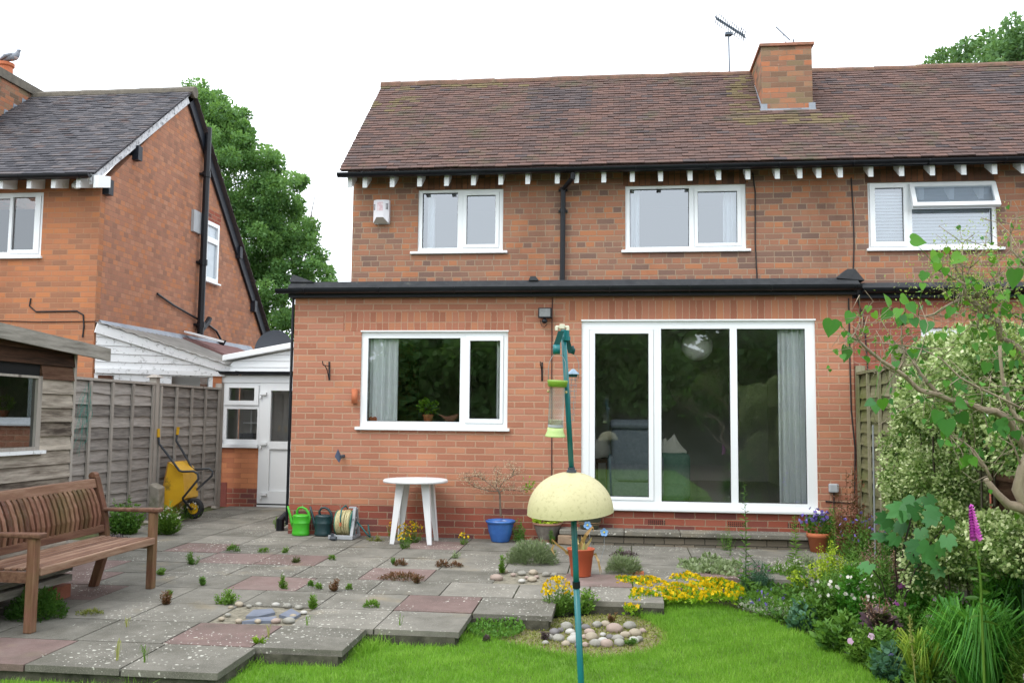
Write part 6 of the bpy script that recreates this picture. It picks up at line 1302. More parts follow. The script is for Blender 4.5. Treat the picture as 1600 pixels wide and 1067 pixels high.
# weeds in the joints
wl_=[(137,961,46,8,MOSS,'olive moss cushion on the grey slab in front of the bench',.014),(352,945,42,22,LG2,'bushy bright green weed left of the slate patch',.022),(258,945,22,22,BRW,'wispy brown weed in a joint right of the bench leg',.03),(316,915,20,12,G1,'small weed beside the lichened red slab',.03),(252,898,20,12,LG2,'leafy weed near the right front bench leg',.03),(300,882,22,24,G1,'upright weed on the white lichened slab',.03),(363,862,20,9,G1,'low weed between grey slab and red slab near the wheelbarrow side',.03),(410,863,16,7,LG2,'tiny weed in the joint left of the dark tuft',.02),(460,879,18,12,leafm('weed_dark',[(.04,.05,.02),(.09,.10,.03)]),'dark olive tuft in the second paving row',.03),(446,864,10,10,LG2,'small pale weed above the dark olive tuft',.03),(518,875,10,8,LG2,'little weed in a joint below the hose reel',.02),(520,924,20,20,BRW,'reddish grass tuft with seed stalks in mid patio',.03),(497,921,10,9,LG2,'small bright weed left of the reddish tuft',.02),(545,921,8,8,LG2,'small bright weed right of the reddish tuft',.02),(442,920,14,22,LG2,'upright weed at the corner of the lichened red slab',.03),(487,952,12,22,LG2,'tall bright weed right of the slate patch',.04),(580,949,22,8,LG2,'low sprawling weed in the front joint',.03),(485,918,8,9,G1,'tiny dark weed in mid patio',.02),(625,884,18,9,BRW,'brownish weed in the joint under the table',.03),(614,882,8,12,G1,'thin weed left of the brownish one',.03),(690,886,20,9,BRW,'dark creeping weed in the joint below the blue pot',.03),(712,886,20,6,BRW,'second dark creeping weed nearer the blue pot',.03),(625,907,75,9,BRW,'rusty red creeping stems across the middle slabs',.03),(652,912,24,12,BRW,'dense rusty tuft at the right end of the red stems',.03),(710,872,18,10,G2,'grey green weed in the joint under the table shadow',.02),(585,846,30,10,MOSS,'brown green weed spilling by the hose reel foot',.02),(785,895,10,28,LG2,'tall thin weed at the pebble strip corner',.04),(812,848,22,38,G1,'leafy upright weed between blue pot and stoneware pot',.035),(862,850,10,26,G1,'slim weed in front of the stoneware pot',.03),(968,868,14,14,LG2,'bright green sprig among purple leaves before the step',.02),(975,870,46,8,DKP,'purple creeping leaves in front of the door step',.02),(434,826,22,18,LG2,'weeds at the corner by the black drain pipe',.03),(265,930,10,10,LG2,'small weed at the lower left of the front slabs',.02),(148,1058,10,14,LG2,'tiny sprig at the foot of the patio wall',.03),(402,1005,24,10,LY,'yellow green weed beside the front slab corner',.02),(270,797,18,12,LG2,'bright grass by the wheelbarrow tyre',.05),(760,1003,10,8,DKP,'dark purple sprig in the moss left of the stones',.02),(850,1000,16,14,DKP,'dark purple leafed sprig at the left of the stone ring',.025),(958,972,14,16,BRW,'reddish sprig behind the stone ring',.03),(985,1008,24,10,G1,'low plant with white flowers at the right front of the stones',.02),(745,997,1,1,MOSS,None,.01)]
for u,v,w,h,mt,lab,lf in wl_:
    if lab: tuft(u,v,w,h,mt,lab,z=-.1 if v>965 and u>560 or (v>1040) else 0.,lf=lf,n=int(60+w*h*.7),wd=.3 if lf>=.03 else .6,stem=h>9)
GRASSES=[(198,988,22,28,7,WITG,'pale seeding grass in the front left joint'),(182,1042,20,45,8,WITG,'tall grass stalks at the front patio edge'),(226,1044,26,40,9,LG2,'green grass sprig at the front patio edge'),(420,1005,20,30,6,WITG,'wispy grass at the slab corner above the lawn'),(625,985,22,26,7,LG2,'thin grass stalks growing up the slab lip'),(480,985,18,26,6,LG2,'wispy grass on the long lichened slab')]
tuft(45,968,95,44,leafm('leaf_low_green',[(.02,.07,.012),(.05,.13,.02),(.09,.2,.04)]),'dense low green cushion behind the near bench leg','cushion_plant',n=5200,lf=.02,cat='plant',stem=False,dep=.8)
tuft(190,835,60,55,G1,'bushy green plants against the fence behind the bench','shrub',n=2000,lf=.05,cat='shrub')
tuft(258,836,46,40,LG2,'long grass with small white flowers below the wheelbarrow','flowering_plant',n=900,lf=.12,wd=.06,fl=WHF,fn=45,fs=.022,cat='plant')
tuft(290,812,40,28,LG2,'white flowered sprays in front of the barrow wheel','flowering_plant',n=300,lf=.09,wd=.06,fl=WHF,fn=60,fs=.02,cat='plant')
tuft(178,850,46,14,mk('old_fleece',[(.10,.08,.08),(.18,.15,.15)],.95),'dark grey brown dead clump under the bench end','dead_plant',n=500,lf=.05,cat='plant')
tuft(835,945,60,40,LG2,'leafy green weeds growing behind the stone ring','weed',g0=onG(905,960,-.1),n=500,lf=.045)
# ================================================================ right hand border
def stalk(u,v,top,mat,lab,name='tall_weed',lf=.09,n=16,z=-.08,fl=None,fn=12,wd=.22,y=None,cat='plant',spread=.25,sw=.004):
    p=onG(u,v,z); k=float((p-CAM)@fw)/F; h=(v-top)*k; t=thing(name,lab,cat,p); P=[];A=[]
    m=MB(); m.tube([(p[0],p[1],p[2]),(p[0]+.01,p[1],p[2]+h*.5),(p[0]+.0,p[1],p[2]+h)],[sw,sw*.8,sw*.4],6); m.build('stem',mat,t)
    for i in range(n*3):
        f=(i+1)/(n*3); a=i*2.4; P.append((p[0],p[1],p[2]+h*(.12+.85*f))); A.append((math.cos(a),math.sin(a),.5-.4*(1-f)+random.uniform(-.2,.2)))
    scatter('leaves',np.array(P),np.array(A),lf*(1.1-.7*np.linspace(0,1,n*3)),wd,mat,t,LEAF6)
    if fl is not None: blooms('flowers',np.array([(p[0],p[1],p[2]+h*.9)]*fn)+rng.normal(size=(fn,3))*[.05,.05,.08],.025,fl,t)
    return t
def straps(u,v,w,h,n,mat,lab,z=-.08,wd=.02,name='strap_leaf_plant',out=1.,lean=0.,cat='plant',g0=None):
    p=onG(u,v,z) if g0 is None else np.array(g0); k=float((p-CAM)@fw)/F; R_=w/2*k; H_=h*k; t=thing(name,lab,cat,p); m=MB()
    for i in range(n):
        a=random.random()*6.28; r=R_*random.uniform(.3,1.)*out; hh=H_*random.uniform(.65,1.05); b=np.array([p[0]+.1*R_*math.cos(a*1.7)*2,p[1]+.2*R_*math.sin(a*1.3),p[2]]); dx,dy=math.cos(a)*r+lean*R_,math.sin(a)*r*.8
        dr=random.uniform(.15,.55)
        ribbon(m,[b,b+[dx*.15,dy*.15,hh*.45],b+[dx*.42,dy*.42,hh*.85],b+[dx*.72,dy*.72,hh*.98],b+[dx,dy,hh*(1-dr)]],wd*random.uniform(.7,1.2))
    m.build('leaves',mat,t); return t
PALM=[]; 
def palmate():
    v=[(0,0,0)]; ang=np.radians([-150,-120,-95,-72,-50,-28,0,28,50,72,95,120,150]); ang=np.radians([-158,-134,-108,-88,-76,-58,-44,-24,-10,0,10,24,44,58,76,88,108,134,158]); rr=[.42,.62,.6,.74,.6,.80,.93,.68,.88,1.08,.88,.68,.93,.80,.6,.74,.6,.62,.42]
    for a,r in zip(ang,rr): v.append((.62*r*math.sin(a),.1+.75*r*math.cos(a)+.0,-.12*r*r))
    return (np.array(v),[(0,i,i+1) for i in range(1,19)])
PALM=palmate()
bedP=[tuple(onG(u,v,-.1)[:2]) for u,v in ((1150,930),(1200,968),(1262,993),(1330,1031),(1400,1078))]+[(1.8,-6.3),(2.55,-6.3),(2.55,-.4),(2.3,-.5),(1.9,-1.2),(1.2,-1.7)]
n=16000; x=rng.uniform(.6,2.6,n*2); y=rng.uniform(-6.3,-.4,n*2); ok=inpoly(x,y,bedP); x=x[ok][:n]; y=y[ok][:n]; hh=.10+.07*np.sin(x*9+1)*np.sin(y*7)+.05*np.sin(x*21+y*13)
P=np.stack([x,y,-.13+.02*y+hh*rng.random(len(x))**.6],1); o=scatter('ground_cover',P,rng.normal(size=P.shape)*.7+[0,-.1,.6],.045*(.5+.8*rng.random(len(x))),.5,G1,None,LEAF6,rnd=np.clip(.45+.3*np.sin(x*5+y*4)+rng.normal(0,.2,len(x)),0,1)); o['kind']='stuff'
# big variegated shrub
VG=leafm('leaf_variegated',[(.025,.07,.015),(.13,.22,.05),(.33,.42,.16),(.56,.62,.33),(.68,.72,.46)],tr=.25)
vs=thing('variegated_shrub','large cream and green variegated shrub against the right hand fence','shrub',(2.3,-2.2,-.1)); cl=[]
outl=[(1408,640),(1402,665),(1425,610),(1440,560),(1465,540),(1500,525),(1540,520),(1580,545),(1400,700),(1410,740),(1440,700),(1470,640),(1500,580),(1540,580),(1590,600),(1430,650),(1470,600),(1500,640),(1540,640),(1580,660),(1440,740),(1480,700),(1520,690),(1560,700),(1395,780),(1420,790),(1450,780),(1490,760),(1600,700),(1412,820),(1440,840),(1470,820),(1500,810),(1430,875),(1470,860),(1500,850),(1540,840),(1580,835),(1600,850),(1395,740),(1388,758),(1450,600),(1520,540),(1560,570),(1610,620),(1520,860),(1560,870),(1385,700),(1465,560),(1545,835),(1500,880),(1450,890)]
for u,v in outl:
    u=u+(26 if u<1445 else 8); v=max(v,548)
    cl.append((onX(u,v,2.35+random.uniform(-.25,.15)),random.uniform(.16,.24)))
Ps=[];As=[];R=[]
for c_,r in cl:
    n=1050; p,d=ellip(n,c_,(r,r,r*.85),.35); q_=np.linalg.norm((p-np.array(c_))/r,axis=1); Ps.append(p);As.append(d+rng.normal(size=(n,3))*.8+[0,-.2,.1]); R.append(np.clip(q_**2.2*.85-.10+rng.normal(0,.17,n)+random.uniform(-.15,.12)+.12*d[:,2],0,1))  # cream outer leaves; dark clump centres put the shaded gaps into leaf tone
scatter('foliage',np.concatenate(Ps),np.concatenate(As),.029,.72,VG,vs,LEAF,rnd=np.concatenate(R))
m=MB()
for c_,r in cl[::2]: m.tube([(c_[0]+.1,c_[1]+.25,max(-.1,c_[2]-.6)),(c_[0]+.05,c_[1]+.1,c_[2]-.25),tuple(c_)],[.009,.007,.003],5)
m.build('branches',BARK,vs)
# lilac like bush whose branches reach in from the right, nearest the viewer
LI=thing('lilac_tree','spindly twisted lilac with heart shaped leaves reaching in from the right edge','tree',atD(1620,1180,4.2))
LB=mk('lilac_bark',[(.22,.17,.12),(.34,.28,.20)],.85,scale=16,bmp=.4,sc=(1,1,.5)); HL=leafm('lilac_leaf',[(.012,.085,.03),(.025,.14,.03),(.06,.22,.02),(.13,.30,.025)],tr=.28); HLB=leafm('lilac_seed',[(.24,.32,.06),(.36,.44,.12),(.30,.40,.10)],tr=.3)
Dl=4.2
def br(m,pts,r0,r1,d0=Dl,dd=0.):
    P=[atD(u,v,d0+dd*i/len(pts)) for i,(u,v) in enumerate(pts)]; m.tube(P,list(np.linspace(r0,r1,len(P))),7); return P
m=MB(); tw=[]
br(m,[(1700,1190),(1668,930),(1636,838),(1606,793),(1591,765),(1598,735),(1612,700)],.042,.022)
br(m,[(1612,800),(1594,792),(1575,788),(1557,770),(1540,748)],.030,.012)
T1=[(1612,715),(1592,684),(1577,655),(1554,642),(1535,640),(1516,632),(1500,628),(1486,625.6),(1466,617),(1435,609),(1415,589),(1402,579),(1377,563.5),(1358,548),(1342,533),(1332,527),(1326,523)]
tw.append(br(m,T1,.020,.004,Dl,-.2)); tw.append(br(m,[(1486,625),(1475,622),(1463,612),(1450,598),(1438,584),(1430,570),(1423,556),(1410,543),(1400,538),(1392,531)],.012,.004,Dl-.05,.1))
tw.append(br(m,[(1620,600),(1600,556),(1593,548),(1587,541),(1575,534),(1562,528),(1561,515),(1560,502),(1550,495),(1539,486),(1528,478),(1516,468),(1508,462),(1505,450),(1506,444),(1492,436),(1480,428),(1468,423)],.019,.005,Dl+.1,-.2))
tw.append(br(m,[(1539,486),(1540,476),(1531,465),(1520,450),(1508,440),(1500,430),(1490,415),(1485,405)],.013,.004,Dl)); tw.append(br(m,[(1560,505),(1546,498),(1530,490)],.01,.008,Dl))
tw.append(br(m,[(1604,660),(1590,655),(1580,640),(1572,612),(1566,590),(1563,560),(1562,540)],.009,.007,Dl-.2)); tw.append(br(m,[(1549,750),(1540,730),(1521,703),(1505,690),(1484,680)],.008,.003,Dl-.1))
tw.append(br(m,[(1600,640),(1560,620),(1530,606),(1500,590),(1470,560),(1440,545),(1400,538)],.006,.002,Dl-.3)); tw.append(br(m,[(1500,468),(1480,478),(1460,491),(1445,494),(1435,493)],.008,.003,Dl)); tw.append(br(m,[(1486,468),(1475,455),(1472,446)],.004,.002,Dl))
tw.append(br(m,[(1602,415),(1590,402),(1580,390),(1579,367),(1570,358),(1560,348)],.006,.002,Dl-.1)); tw.append(br(m,[(1579,367),(1578,350),(1581,343)],.003,.0015,Dl-.1))
tw.append(br(m,[(1404,579),(1410,565),(1413,552),(1411,540)],.008,.004,Dl)); tw.append(br(m,[(1342,533),(1336,520),(1342,505),(1344,495)],.004,.002,Dl-.2)); tw.append(br(m,[(1410,540),(1408,525),(1409,508)],.005,.002,Dl))
tw.append(br(m,[(1504,445),(1504,420),(1504,380)],.004,.002,Dl)); tw.append(br(m,[(1505,445),(1515,420),(1530,400),(1540,385)],.004,.0015,Dl)); tw.append(br(m,[(1560,505),(1565,480),(1570,450),(1585,430),(1600,410)],.007,.003,Dl+.1)); tw.append(br(m,[(1537,486),(1555,470),(1562,450),(1560,430)],.005,.002,Dl+.05)); tw.append(br(m,[(1600,500),(1580,490),(1570,470),(1555,455),(1548,440)],.006,.002,Dl+.1)); tw.append(br(m,[(1600,740),(1585,700),(1575,680)],.006,.003,Dl)); tw.append(br(m,[(1528,478),(1529,500),(1528,512)],.004,.002,Dl))
tw.append(br(m,[(1515,700),(1530,720),(1545,742)],.005,.003,Dl-.1)); tw.append(br(m,[(1466,617),(1445,622),(1420,635),(1400,645)],.004,.001,Dl)); tw.append(br(m,[(1375,562),(1385,575),(1400,583)],.004,.003,Dl))
allp=[p for t in tw for p in t]

for _ in range(330):
    b=random.choice(allp); e1=b+rng.normal(size=3)*[.05,.06,.05]; e2=e1+rng.normal(size=3)*[.05,.05,.05]
    if (e2-CAM)@rt/((e2-CAM)@fw)<.30: continue
    m.tube([b,e1,e2],[.0022,.0016,.001],4)
m.build('trunk',LB,LI,True)
hv=[(0,0),(0,.07),(.17,-.03),(.36,.02),(.47,.16),(.47,.34),(.38,.55),(.24,.76),(.09,.94),(0,1.08)]
hr_=[(x,y) for x,y in hv[1:]]
HEART=(np.array([(0,.0,0)]+[(x,y,.16*x) for x,y in hr_]+[(-x,y,.16*x) for x,y in hr_[1:-1]]+[(0,.45,0)]),None)
nh=len(hr_); cidx=len(HEART[0])-1; fs_=[]
for i in range(nh-1): fs_.append((cidx,1+i,2+i))
lf_=[1]+[1+nh+i for i in range(nh-2)]+[nh]
for i in range(nh-1): fs_.append((cidx,lf_[i+1],lf_[i]))
HEART=(HEART[0],fs_)
lv=[(1434,377,26,-80),(1459,400,17,35),(1461,408,16,60),(1464,418,15,10),(1494,405,24,50),(1480,392,12,0),(1478,425,14,0),(1443,432,17,20),(1441,448,12,10),(1385,469,22,150),(1385,492,21,40),(1402,490,18,20),(1415,470,22,-60),(1411,500,17,-20),(1418,498,17,10),(1424,482,20,-30),(1428,505,17,-10),(1406,503,16,10),(1328,497,21,20),(1298,512,29,10),(1320,553,27,15),(1356,483,12,10),(1445,512,24,25),(1463,527,13,5),(1444,546,14,-70),(1585,435,33,0),(1575,467,14,-30),(1571,484,22,20),(1485,487,17,20),(1425,553,16,0),(1431,553,14,10),(1319,523,10,0),(1383,530,10,30),(1359,630,17,60),(1368,638,18,10),(1380,632,20,-10),(1392,628,10,-30),(1465,652,23,15),(1457,655,14,30),(1479,668,29,0),(1503,632,25,-60),(1506,654,24,-40),(1473,680,17,-10),(1468,693,14,5),(1482,693,13,-60),(1512,570,0,0),(1540,575,20,15),(1559,572,20,20),(1580,572,17,0),(1588,570,14,-20),(1537,526,15,0),(1524,543,14,-20),(1494,600,22,-5),(1506,608,15,-20),(1490,615,12,10),(1566,663,20,-20),(1556,668,14,30),(1568,675,19,0),(1545,673,10,20),(1589,680,17,-20),(1555,682,13,5),(1512,720,21,5),(1502,725,17,20),(1521,722,16,-20),(1535,710,18,-40),(1590,410,12,-20),(1575,545,18,0),(1549,522,13,20),(1527,560,12,-10),(1570,610,12,20),(1592,617,10,0),(1510,440,10,20),(1470,400,10,0),(1600,470,18,10),(1597,520,14,20),(1478,600,12,10),(1440,625,11,20),(1392,545,9,40)]
pm=MB(); AP=np.array(allp)
P=[];A=[];S_=[];Nn=[];rr_=[]
for u,v,sz,rot in lv:
    if not sz: continue
    d=Dl-.12+random.uniform(-.15,.1); s=sz*.98*d/F; a=math.radians(rot); dr=-up*math.cos(a)-rt*math.sin(a)*1.0; c_=atD(u,v,d); P.append(c_-dr*s*.5); A.append(dr+fw*random.uniform(-.35,.25)); S_.append(s)
    b_=P[-1]; j_=np.argmin(np.linalg.norm((AP-b_)-((AP-b_)@fw)[:,None]*fw*.9,axis=1)); e_=AP[j_]; pm.tube([e_,(e_+b_)/2+up*.012,b_],[.0018,.0013,.0009],4)
    nv=-fw+rt*random.uniform(-.9,.9)+up*random.uniform(-.1,1.0); Nn.append(nv); rr_.append(min(1,max(0,.25+.5*random.random()+(.25 if v<500 else 0))))
scatter('leaves',np.array(P),np.array(A),np.array(S_),1.,HL,LI,HEART,rnd=np.array(rr_),nrm=np.array(Nn))
pm.build('leaf_stalk',HL,LI)
n=300; q=AP[rng.integers(0,len(AP),n)]+rng.normal(size=(n,3))*[.06,.07,.06]; scatter('young_leaves',q,rng.normal(size=(n,3))*.6-up,.026*(.5+rng.random(n)),1.,HL,LI,HEART,rnd=rng.uniform(.3,1,n))
sp=[q for t in tw[2:4] for q in t]+[atD(u,v,Dl) for u,v in ((1500,400),(1510,390),(1525,385),(1535,430),(1545,440),(1520,430),(1550,460),(1560,470),(1580,500),(1590,480),(1575,520),(1490,380),(1590,400),(1585,360),(1560,350),(1540,410),(1530,410),(1565,400),(1575,420),(1590,450),(1390,510),(1410,520),(1430,440),(1450,420),(1345,520),(1520,360),(1480,440),(1515,465),(1570,560),(1590,540))]
P=np.array([random.choice(sp) for _ in range(2600)])+rng.normal(size=(2600,3))*[.05,.06,.05]; scatter('seed_clusters',P,rng.normal(size=(2600,3)),.013,.5,HLB,LI,LEAF)
# foxglove
y_=-5.6; fg=thing('foxglove','tall magenta foxglove spike in front of the variegated shrub','flower',(1.95,y_,-.2)); m=MB(); 
st_=[onY(u,v,y_) for u,v in ((1540,1120),(1532,900),(1526,850),(1519,820),(1517,785))]; m.tube(st_,[.007,.006,.005,.004,.002],6); m.build('stem',LG2,fg)
MAG=mk('foxglove_magenta',[(.42,.03,.38),(.60,.08,.50),(.68,.16,.55)],.5,attr=True); m=MB()
for i in range(34):
    f=i/33; v=833-46*f; u=1521-5*f; c_=onY(u,v,y_); s=.026*(1-f*.72)+.005; a=i*2.1; dx=math.cos(a)*.8; dy=-abs(math.sin(a))*.7-.2; m.rv=random.random()
    c0_=np.array(c_); dr=np.array([dx,dy,-.75]); dr/=np.linalg.norm(dr); m.tube([c0_,c0_+dr*s*.5,c0_+dr*s*1.1,c0_+dr*s*1.45],[s*.12,s*.32,s*.36,s*.50],9,False)
m.build('bells',MAG,fg,True)
P=np.array([st_[2]+(st_[0]-st_[2])*f for f in np.linspace(0,.45,14)]); scatter('leaves',P,np.array([(math.cos(i*2.4),math.sin(i*2.4),-.1) for i in range(14)]),np.linspace(.04,.09,14),.35,G1,fg,LEAF6)
# others, back to front
DG=leafm('leaf_deep_green',[(.012,.055,.010),(.028,.12,.016),(.055,.20,.022)],tr=.25); DG2=leafm('leaf_strong_green',[(.02,.10,.012),(.05,.20,.018),(.10,.32,.03)],tr=.3); BLG=leafm('leaf_blue_green',[(.03,.09,.055),(.06,.15,.09),(.1,.22,.13)],tr=.2)
EUP=leafm('leaf_euphorbia',[(.20,.32,.02),(.36,.50,.03),(.50,.60,.06)],tr=.3); PINK=leafm('petal_pink',[(.62,.36,.58),(.74,.50,.70),(.8,.62,.76)],tr=.25); MGN=leafm('petal_magenta',[(.45,.05,.45),(.6,.1,.6)],tr=.25); PLUM=leafm('plume_brown',[(.17,.10,.075),(.28,.18,.14),(.38,.26,.21)],tr=.2)
def bush(u,v,w,h,mat,lab,name='border_plant',lf=.035,n=1500,fl=None,fn=20,fs=.03,wd=.45,z=-.1,tpl=LEAF6,dep=.7,y=None): return tuft(u,v,w*1.12,h*1.12,mat,lab,name,z=z,n=int(n*1.9),lf=lf,tpl=tpl,fl=fl,fn=fn,fs=fs,cat='plant',wd=wd,dep=dep)
bush(1335,850,60,95,BRW,'rust brown and green dying shrub against the right fence','rusty_shrub',n=900,lf=.045)
bush(1310,880,60,70,G1,'tangled green stems behind the clay campanula pot','tangled_plant',n=900,lf=.06,wd=.2)
bush(1350,890,70,70,G1,'green leaves with blue bellflowers below the fence','bellflower',n=1200,lf=.045,fl=PUR,fn=26,fs=.035)
bush(1420,925,70,120,DG,'dark leafy plant with violet bellflowers under the large lobed leaves','bellflower',n=1600,lf=.05,fl=PUR,fn=16,fs=.04)
stalk(1165,935,755,G1,'tall slender willowherb like stem rising before the patio doors','tall_weed',n=16,lf=.085); stalk(1243,905,805,LG2,'upright leafy weed before the right end of the step','tall_weed',n=24,lf=.09); stalk(1304,900,795,LG2,'thick pale green flower stem beside the campanula pot','tall_weed',n=26,lf=.06); stalk(1140,880,825,LG2,'thin branching weed left of the tall stem','tall_weed',n=8,lf=.05)
tuft(1135,860,34,36,G1,'feathery weed at the foot of the step',n=160,lf=.03,wd=.3)
bush(1180,925,55,40,BLG,'blue green feathery foliage clump with pink dots','pinks',n=1600,lf=.035,wd=.12,fl=MGN,fn=3,fs=.035)
bush(1235,915,60,35,LG2,'soft green cushion with tiny cream flowers','flowering_cushion',n=1300,lf=.03,fl=WHF,fn=45,fs=.018)
bush(1265,900,50,30,G2,'grey green low herb right of the cream flowers','herb',n=900,lf=.04,wd=.2)
mat_fl('campanula_mat',((1145,948),(1180,932),(1260,935),(1280,960),(1240,975),(1190,966)),G1,PUR,'low creeping mat with violet blue flowers on the lawn edge',1800,46,.10,lf=.028,fs=.034,z=-.1)
mat_fl('silver_edging',((1150,952),(1200,942),(1255,962),(1262,978),(1200,966)),leafm('leaf_silver',[(.18,.22,.15),(.34,.38,.28),(.5,.52,.42)]),None,'silvery cream variegated edging leaves by the lawn',1300,0,.08,z=-.1)
bush(1245,925,34,26,EUP,'acid yellow euphorbia head near the lawn edge','euphorbia',n=500,lf=.028,wd=.8)
bush(1300,925,62,62,EUP,'taller lime green euphorbia beside the clay pot','euphorbia',n=1300,lf=.03,wd=.7)
bush(1290,985,75,60,G1,'mixed green leaves with small white pea flowers','border_plant',n=1900,lf=.05,fl=WHF,fn=22,fs=.03)
bush(1340,990,80,80,DG2,'dense green border plant with scattered cream flowers','border_plant',n=2200,lf=.05,fl=WHF,fn=26,fs=.03)
bush(1262,985,46,34,BLG,'blue green lobed leaves at the lawn edge','border_plant',n=420,lf=.06,wd=.9)
bush(1320,1020,70,48,G1,'broad leaved plants at the curved lawn edge','border_plant',n=900,lf=.075,wd=.5)
bush(1365,1040,70,50,LG2,'lime tinted small leaves by the lawn edge with one pale pink flower','border_plant',n=1000,lf=.045,fl=PINK,fn=2,fs=.05)
bush(1400,1065,60,44,BLG,'geranium leaves with a single violet flower by the lawn edge','cranesbill',n=700,lf=.06,wd=.9,fl=PUR,fn=2,fs=.04)
BG1=leafm('leaf_border_light',[(.06,.16,.03),(.13,.28,.05),(.23,.40,.09)],tr=.35)
for u,v,w,h,mt,l,lf,wd_,fl_ in ((1385,975,60,95,BG1,'light green feathery stems between the euphorbia and the purple heuchera',.05,.25,None),(1345,955,60,85,BG1,'pale green upright foliage behind the white flowered plants',.06,.22,None),(1420,1010,60,70,BG1,'fresh green leaves between the heuchera and the yellow grass',.055,.35,MGN),(1450,980,60,95,DG2,'mid green narrow leaved stems right of the purple heuchera',.07,.22,None),(1390,1045,50,50,BG1,'light green rosette at the lawn edge beside the blue green clump',.05,.5,None),(1480,1030,60,80,BG1,'light green stems between yellow grass and strap leaves',.06,.25,PINK),(1310,945,50,50,BG1,'soft pale green herb right of the lime euphorbia',.04,.3,None)):
    bush(u,v,w,h,mt,l,'border_plant',n=1000,lf=lf,wd=wd_,fl=fl_,fn=5,fs=.035)
def plume(u,v,w,h,lab,n=1500):
    p=onG(u,v,-.1); k=float((p-CAM)@fw)/F; t=thing('heuchera',lab,'plant',p); Pn=[];m=MB()
    for i in range(17):
        a=random.uniform(-1,1); e=p+np.array([a*w/2*k,random.uniform(-.1,.2),h*k*random.uniform(.6,1.)]); m.tube([p,(p+e)/2+[0,0,.05],e],.0025,4); s_=p+(e-p)*.5; q=s_+(e-s_)*rng.random(n//17)[:,None]+rng.normal(size=(n//17,3))*[.022,.022,.015]; Pn.append(q)
    m.build('stems',BRW,t); Pn=np.concatenate(Pn); scatter('plumes',Pn,rng.normal(size=Pn.shape),.014,.8,PLUM,t,LEAF)
    P_,A_=ellip(130,p+np.array([0,0,.10]),(w*.42*k,.18,.11),.3); scatter('leaves',P_,A_*[1,1,.3]+[0,-.3,.2],.10,1.,DKP,t,PALM,nrm=np.tile([0,-.4,1.],(130,1))+rng.normal(size=(130,3))*.3)
plume(1410,965,110,120,'purple leaved heuchera with brown frothy plumes in mid border',2600); plume(1375,1010,50,75,'small reddish heuchera plume in front of the large one',900); plume(1375,925,50,60,'thin brown plumes behind the heuchera',900)
# large lobed leaves (japanese anemone like)
bl=thing('lobed_leaf_plant','plant with very large lobed green leaves before the variegated shrub','plant',onG(1440,960,-.1)); y_=-3.3; m=MB(); P=[];A=[];S_=[];Nn=[]
for u,v,sz,rot in ((1400,800,52,60),(1425,795,50,20),(1440,805,48,-20),(1378,812,38,70),(1408,828,34,10),(1462,800,36,-70),(1370,838,34,80),(1388,842,30,-60),(1425,855,40,60),(1448,865,44,20),(1440,880,40,70),(1462,880,36,-40),(1482,850,34,0),(1482,820,28,20),(1418,812,34,-10),(1452,815,34,30),(1395,845,30,30),(1432,872,30,-30),(1470,862,32,10),(1382,822,30,50),(1440,838,30,0),(1465,895,30,20),(1455,785,30,-20),(1402,792,26,30),(1415,882,30,60),(1350,888,34,40),(1440,910,34,0)):
    kk=u%3==0
    c_=onX(u,v,1.93+random.uniform(-.12,.1)); sz*=.74; a=math.radians(rot); d=np.array([-math.sin(a),-.35,-math.cos(a)*.6]); s=sz/F*float((c_-CAM)@fw)*1.05; P.append(c_-unit(d[None])[0]*s*.45);A.append(d);S_.append(s);Nn.append(np.array([random.uniform(-.6,.6),-.6,random.uniform(.2,1.)]))
    if kk: m.tube([(2.05+random.uniform(-.05,.05),y_,-.17),((2.05+P[-1][0])/2,(y_+P[-1][1])/2,P[-1][2]*.6),tuple(P[-1])],.004,5)
m.build('stems',DKP,bl); scatter('leaves',np.array(P),np.array(A),np.array(S_),1.15,leafm('leaf_lobed',[(.025,.11,.03),(.05,.19,.05),(.09,.27,.08)],tr=.3),bl,PALM,nrm=np.array(Nn))
straps(1500,1062,200,175,420,leafm('leaf_daylily',[(.03,.14,.02),(.07,.26,.03),(.14,.38,.05)],tr=.35),'big arching clump of long bright green strap leaves','daylily',wd=.021,out=1.15,g0=np.array([1.93,-5.25,-.2])); straps(1580,1075,150,170,190,DG,'dark green iris leaves at the right edge of the border','iris_leaves',wd=.028,g0=onG(1597,1075,-.1))
straps(1450,1050,120,90,120,leafm('leaf_yellowing',[(.09,.2,.02),(.2,.34,.03),(.34,.42,.06)],tr=.3),'yellow green grassy leaves at the front corner of the border','grassy_plant',wd=.016,g0=onG(1440,1075,-.1))
tuft(1540,1040,175,185,DG2,'phlox like mass of narrow green leaves behind the daylily','border_plant',g0=np.array([2.28,-4.75,-.2]),n=7500,lf=.085,wd=.24,cat='plant',tpl=LEAF6)
tuft(1590,1075,120,150,LG2,'fresh green leafy stems under the foxglove','border_plant',g0=np.array([2.25,-5.35,-.2]),n=3000,lf=.07,wd=.26,cat='plant',tpl=LEAF6)
bush(1596,1050,70,175,DG,'dark green leaves with deep violet flowers at the right edge','border_plant',n=1400,lf=.07,wd=.3,fl=PUR,fn=5,fs=.05)
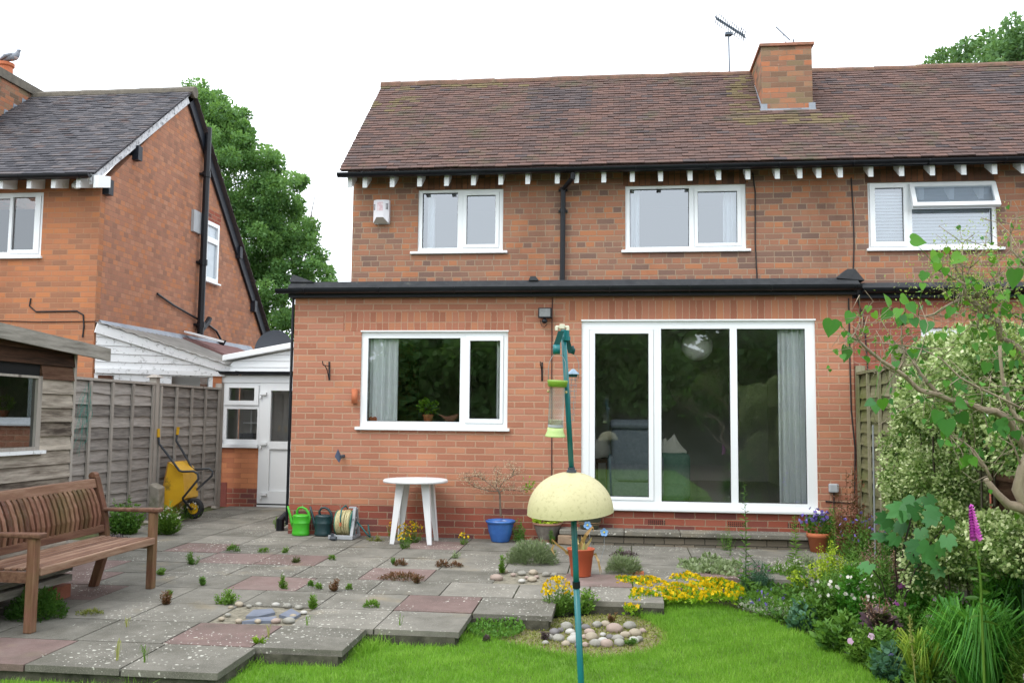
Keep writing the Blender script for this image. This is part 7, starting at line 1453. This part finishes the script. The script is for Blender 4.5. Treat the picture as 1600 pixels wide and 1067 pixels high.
bush(1462,1010,110,85,DG2,'green underplanting at the foot of the daylily with magenta flowers','cranesbill',n=2200,lf=.06,fl=MGN,fn=7,fs=.045)
for u,v,w,h,n,mt,l in GRASSES: straps(u,v,w,h,n,mt,l,z=-.04,wd=.005,name='grass_tuft')
tuft(1565,1085,135,105,leafm('leaf_geranium',[(.015,.07,.02),(.035,.13,.035),(.07,.2,.06)],tr=.3),'low geranium mound with pale pink flowers in the bottom right corner','geranium',g0=np.array([2.0,-5.8,-.21]),n=3000,lf=.045,wd=.9,fl=PINK,fn=26,fs=.05,cat='plant',tpl=LEAF6)
bush(1450,1075,60,40,G1,'small leafy plant in front of the yellow green grass','border_plant',n=700,lf=.05)
# seed head spikes
for u,v,tp,l in ((1487,1050,960,'tall tan seed spike standing in front of the daylily'),(1432,1060,965,'leaning greenish seed spike left of the tan one')):
    p=onG(u,v+20,-.1); k=float((p-CAM)@fw)/F; h=(v-tp+20)*k; t=thing('seed_spike',l,'plant',p); m=MB(); m.tube([p,p+[-.03,0,h]],.004,5); m.build('stem',WITG,t); n=70; f=rng.random(n)**.7; P=p+np.array([-.03,0,h])*(.35+.65*f[:,None])+rng.normal(size=(n,3))*.006; scatter('seeds',P,rng.normal(size=(n,3)),.016,.8,WITG,t,LEAF6)
# garden canes and marker
MB_=MB().tube([onX(1364,664,2.5),onX(1368,900,2.5)],.009,6); tag(MB_.build('garden_cane',WIRE),'thin grey stake standing against the mossy right fence','stake')
tag(MB().tube([onG(1136,946,-.1),onG(1136,946,-.1)+np.array([-.03,0,.14])],.007,6).build('garden_stake',BARK),'short dark stake in the yellow flowers at the lawn edge','stake')
mo=onG(1010,905,-.02); tag(MB().ball((mo[0],mo[1],mo[2]-.015),.09,14,8,(1,.7,.42),0,.3).build('soil_heap',SOIL,None,True),'small dark heap of ant soil on the paving right of the clay pot','soil heap')
for u,v,l in ((989,896,'left red brick piece by the soil heap'),(1000,897,'right red brick piece by the soil heap')): p=onG(u,v); tag(MB().box(p[0]-.04,p[0]+.035,p[1],p[1]+.05,p[2]-.01,p[2]+.025).build('brick_fragment',TERRA),l,'brick piece')
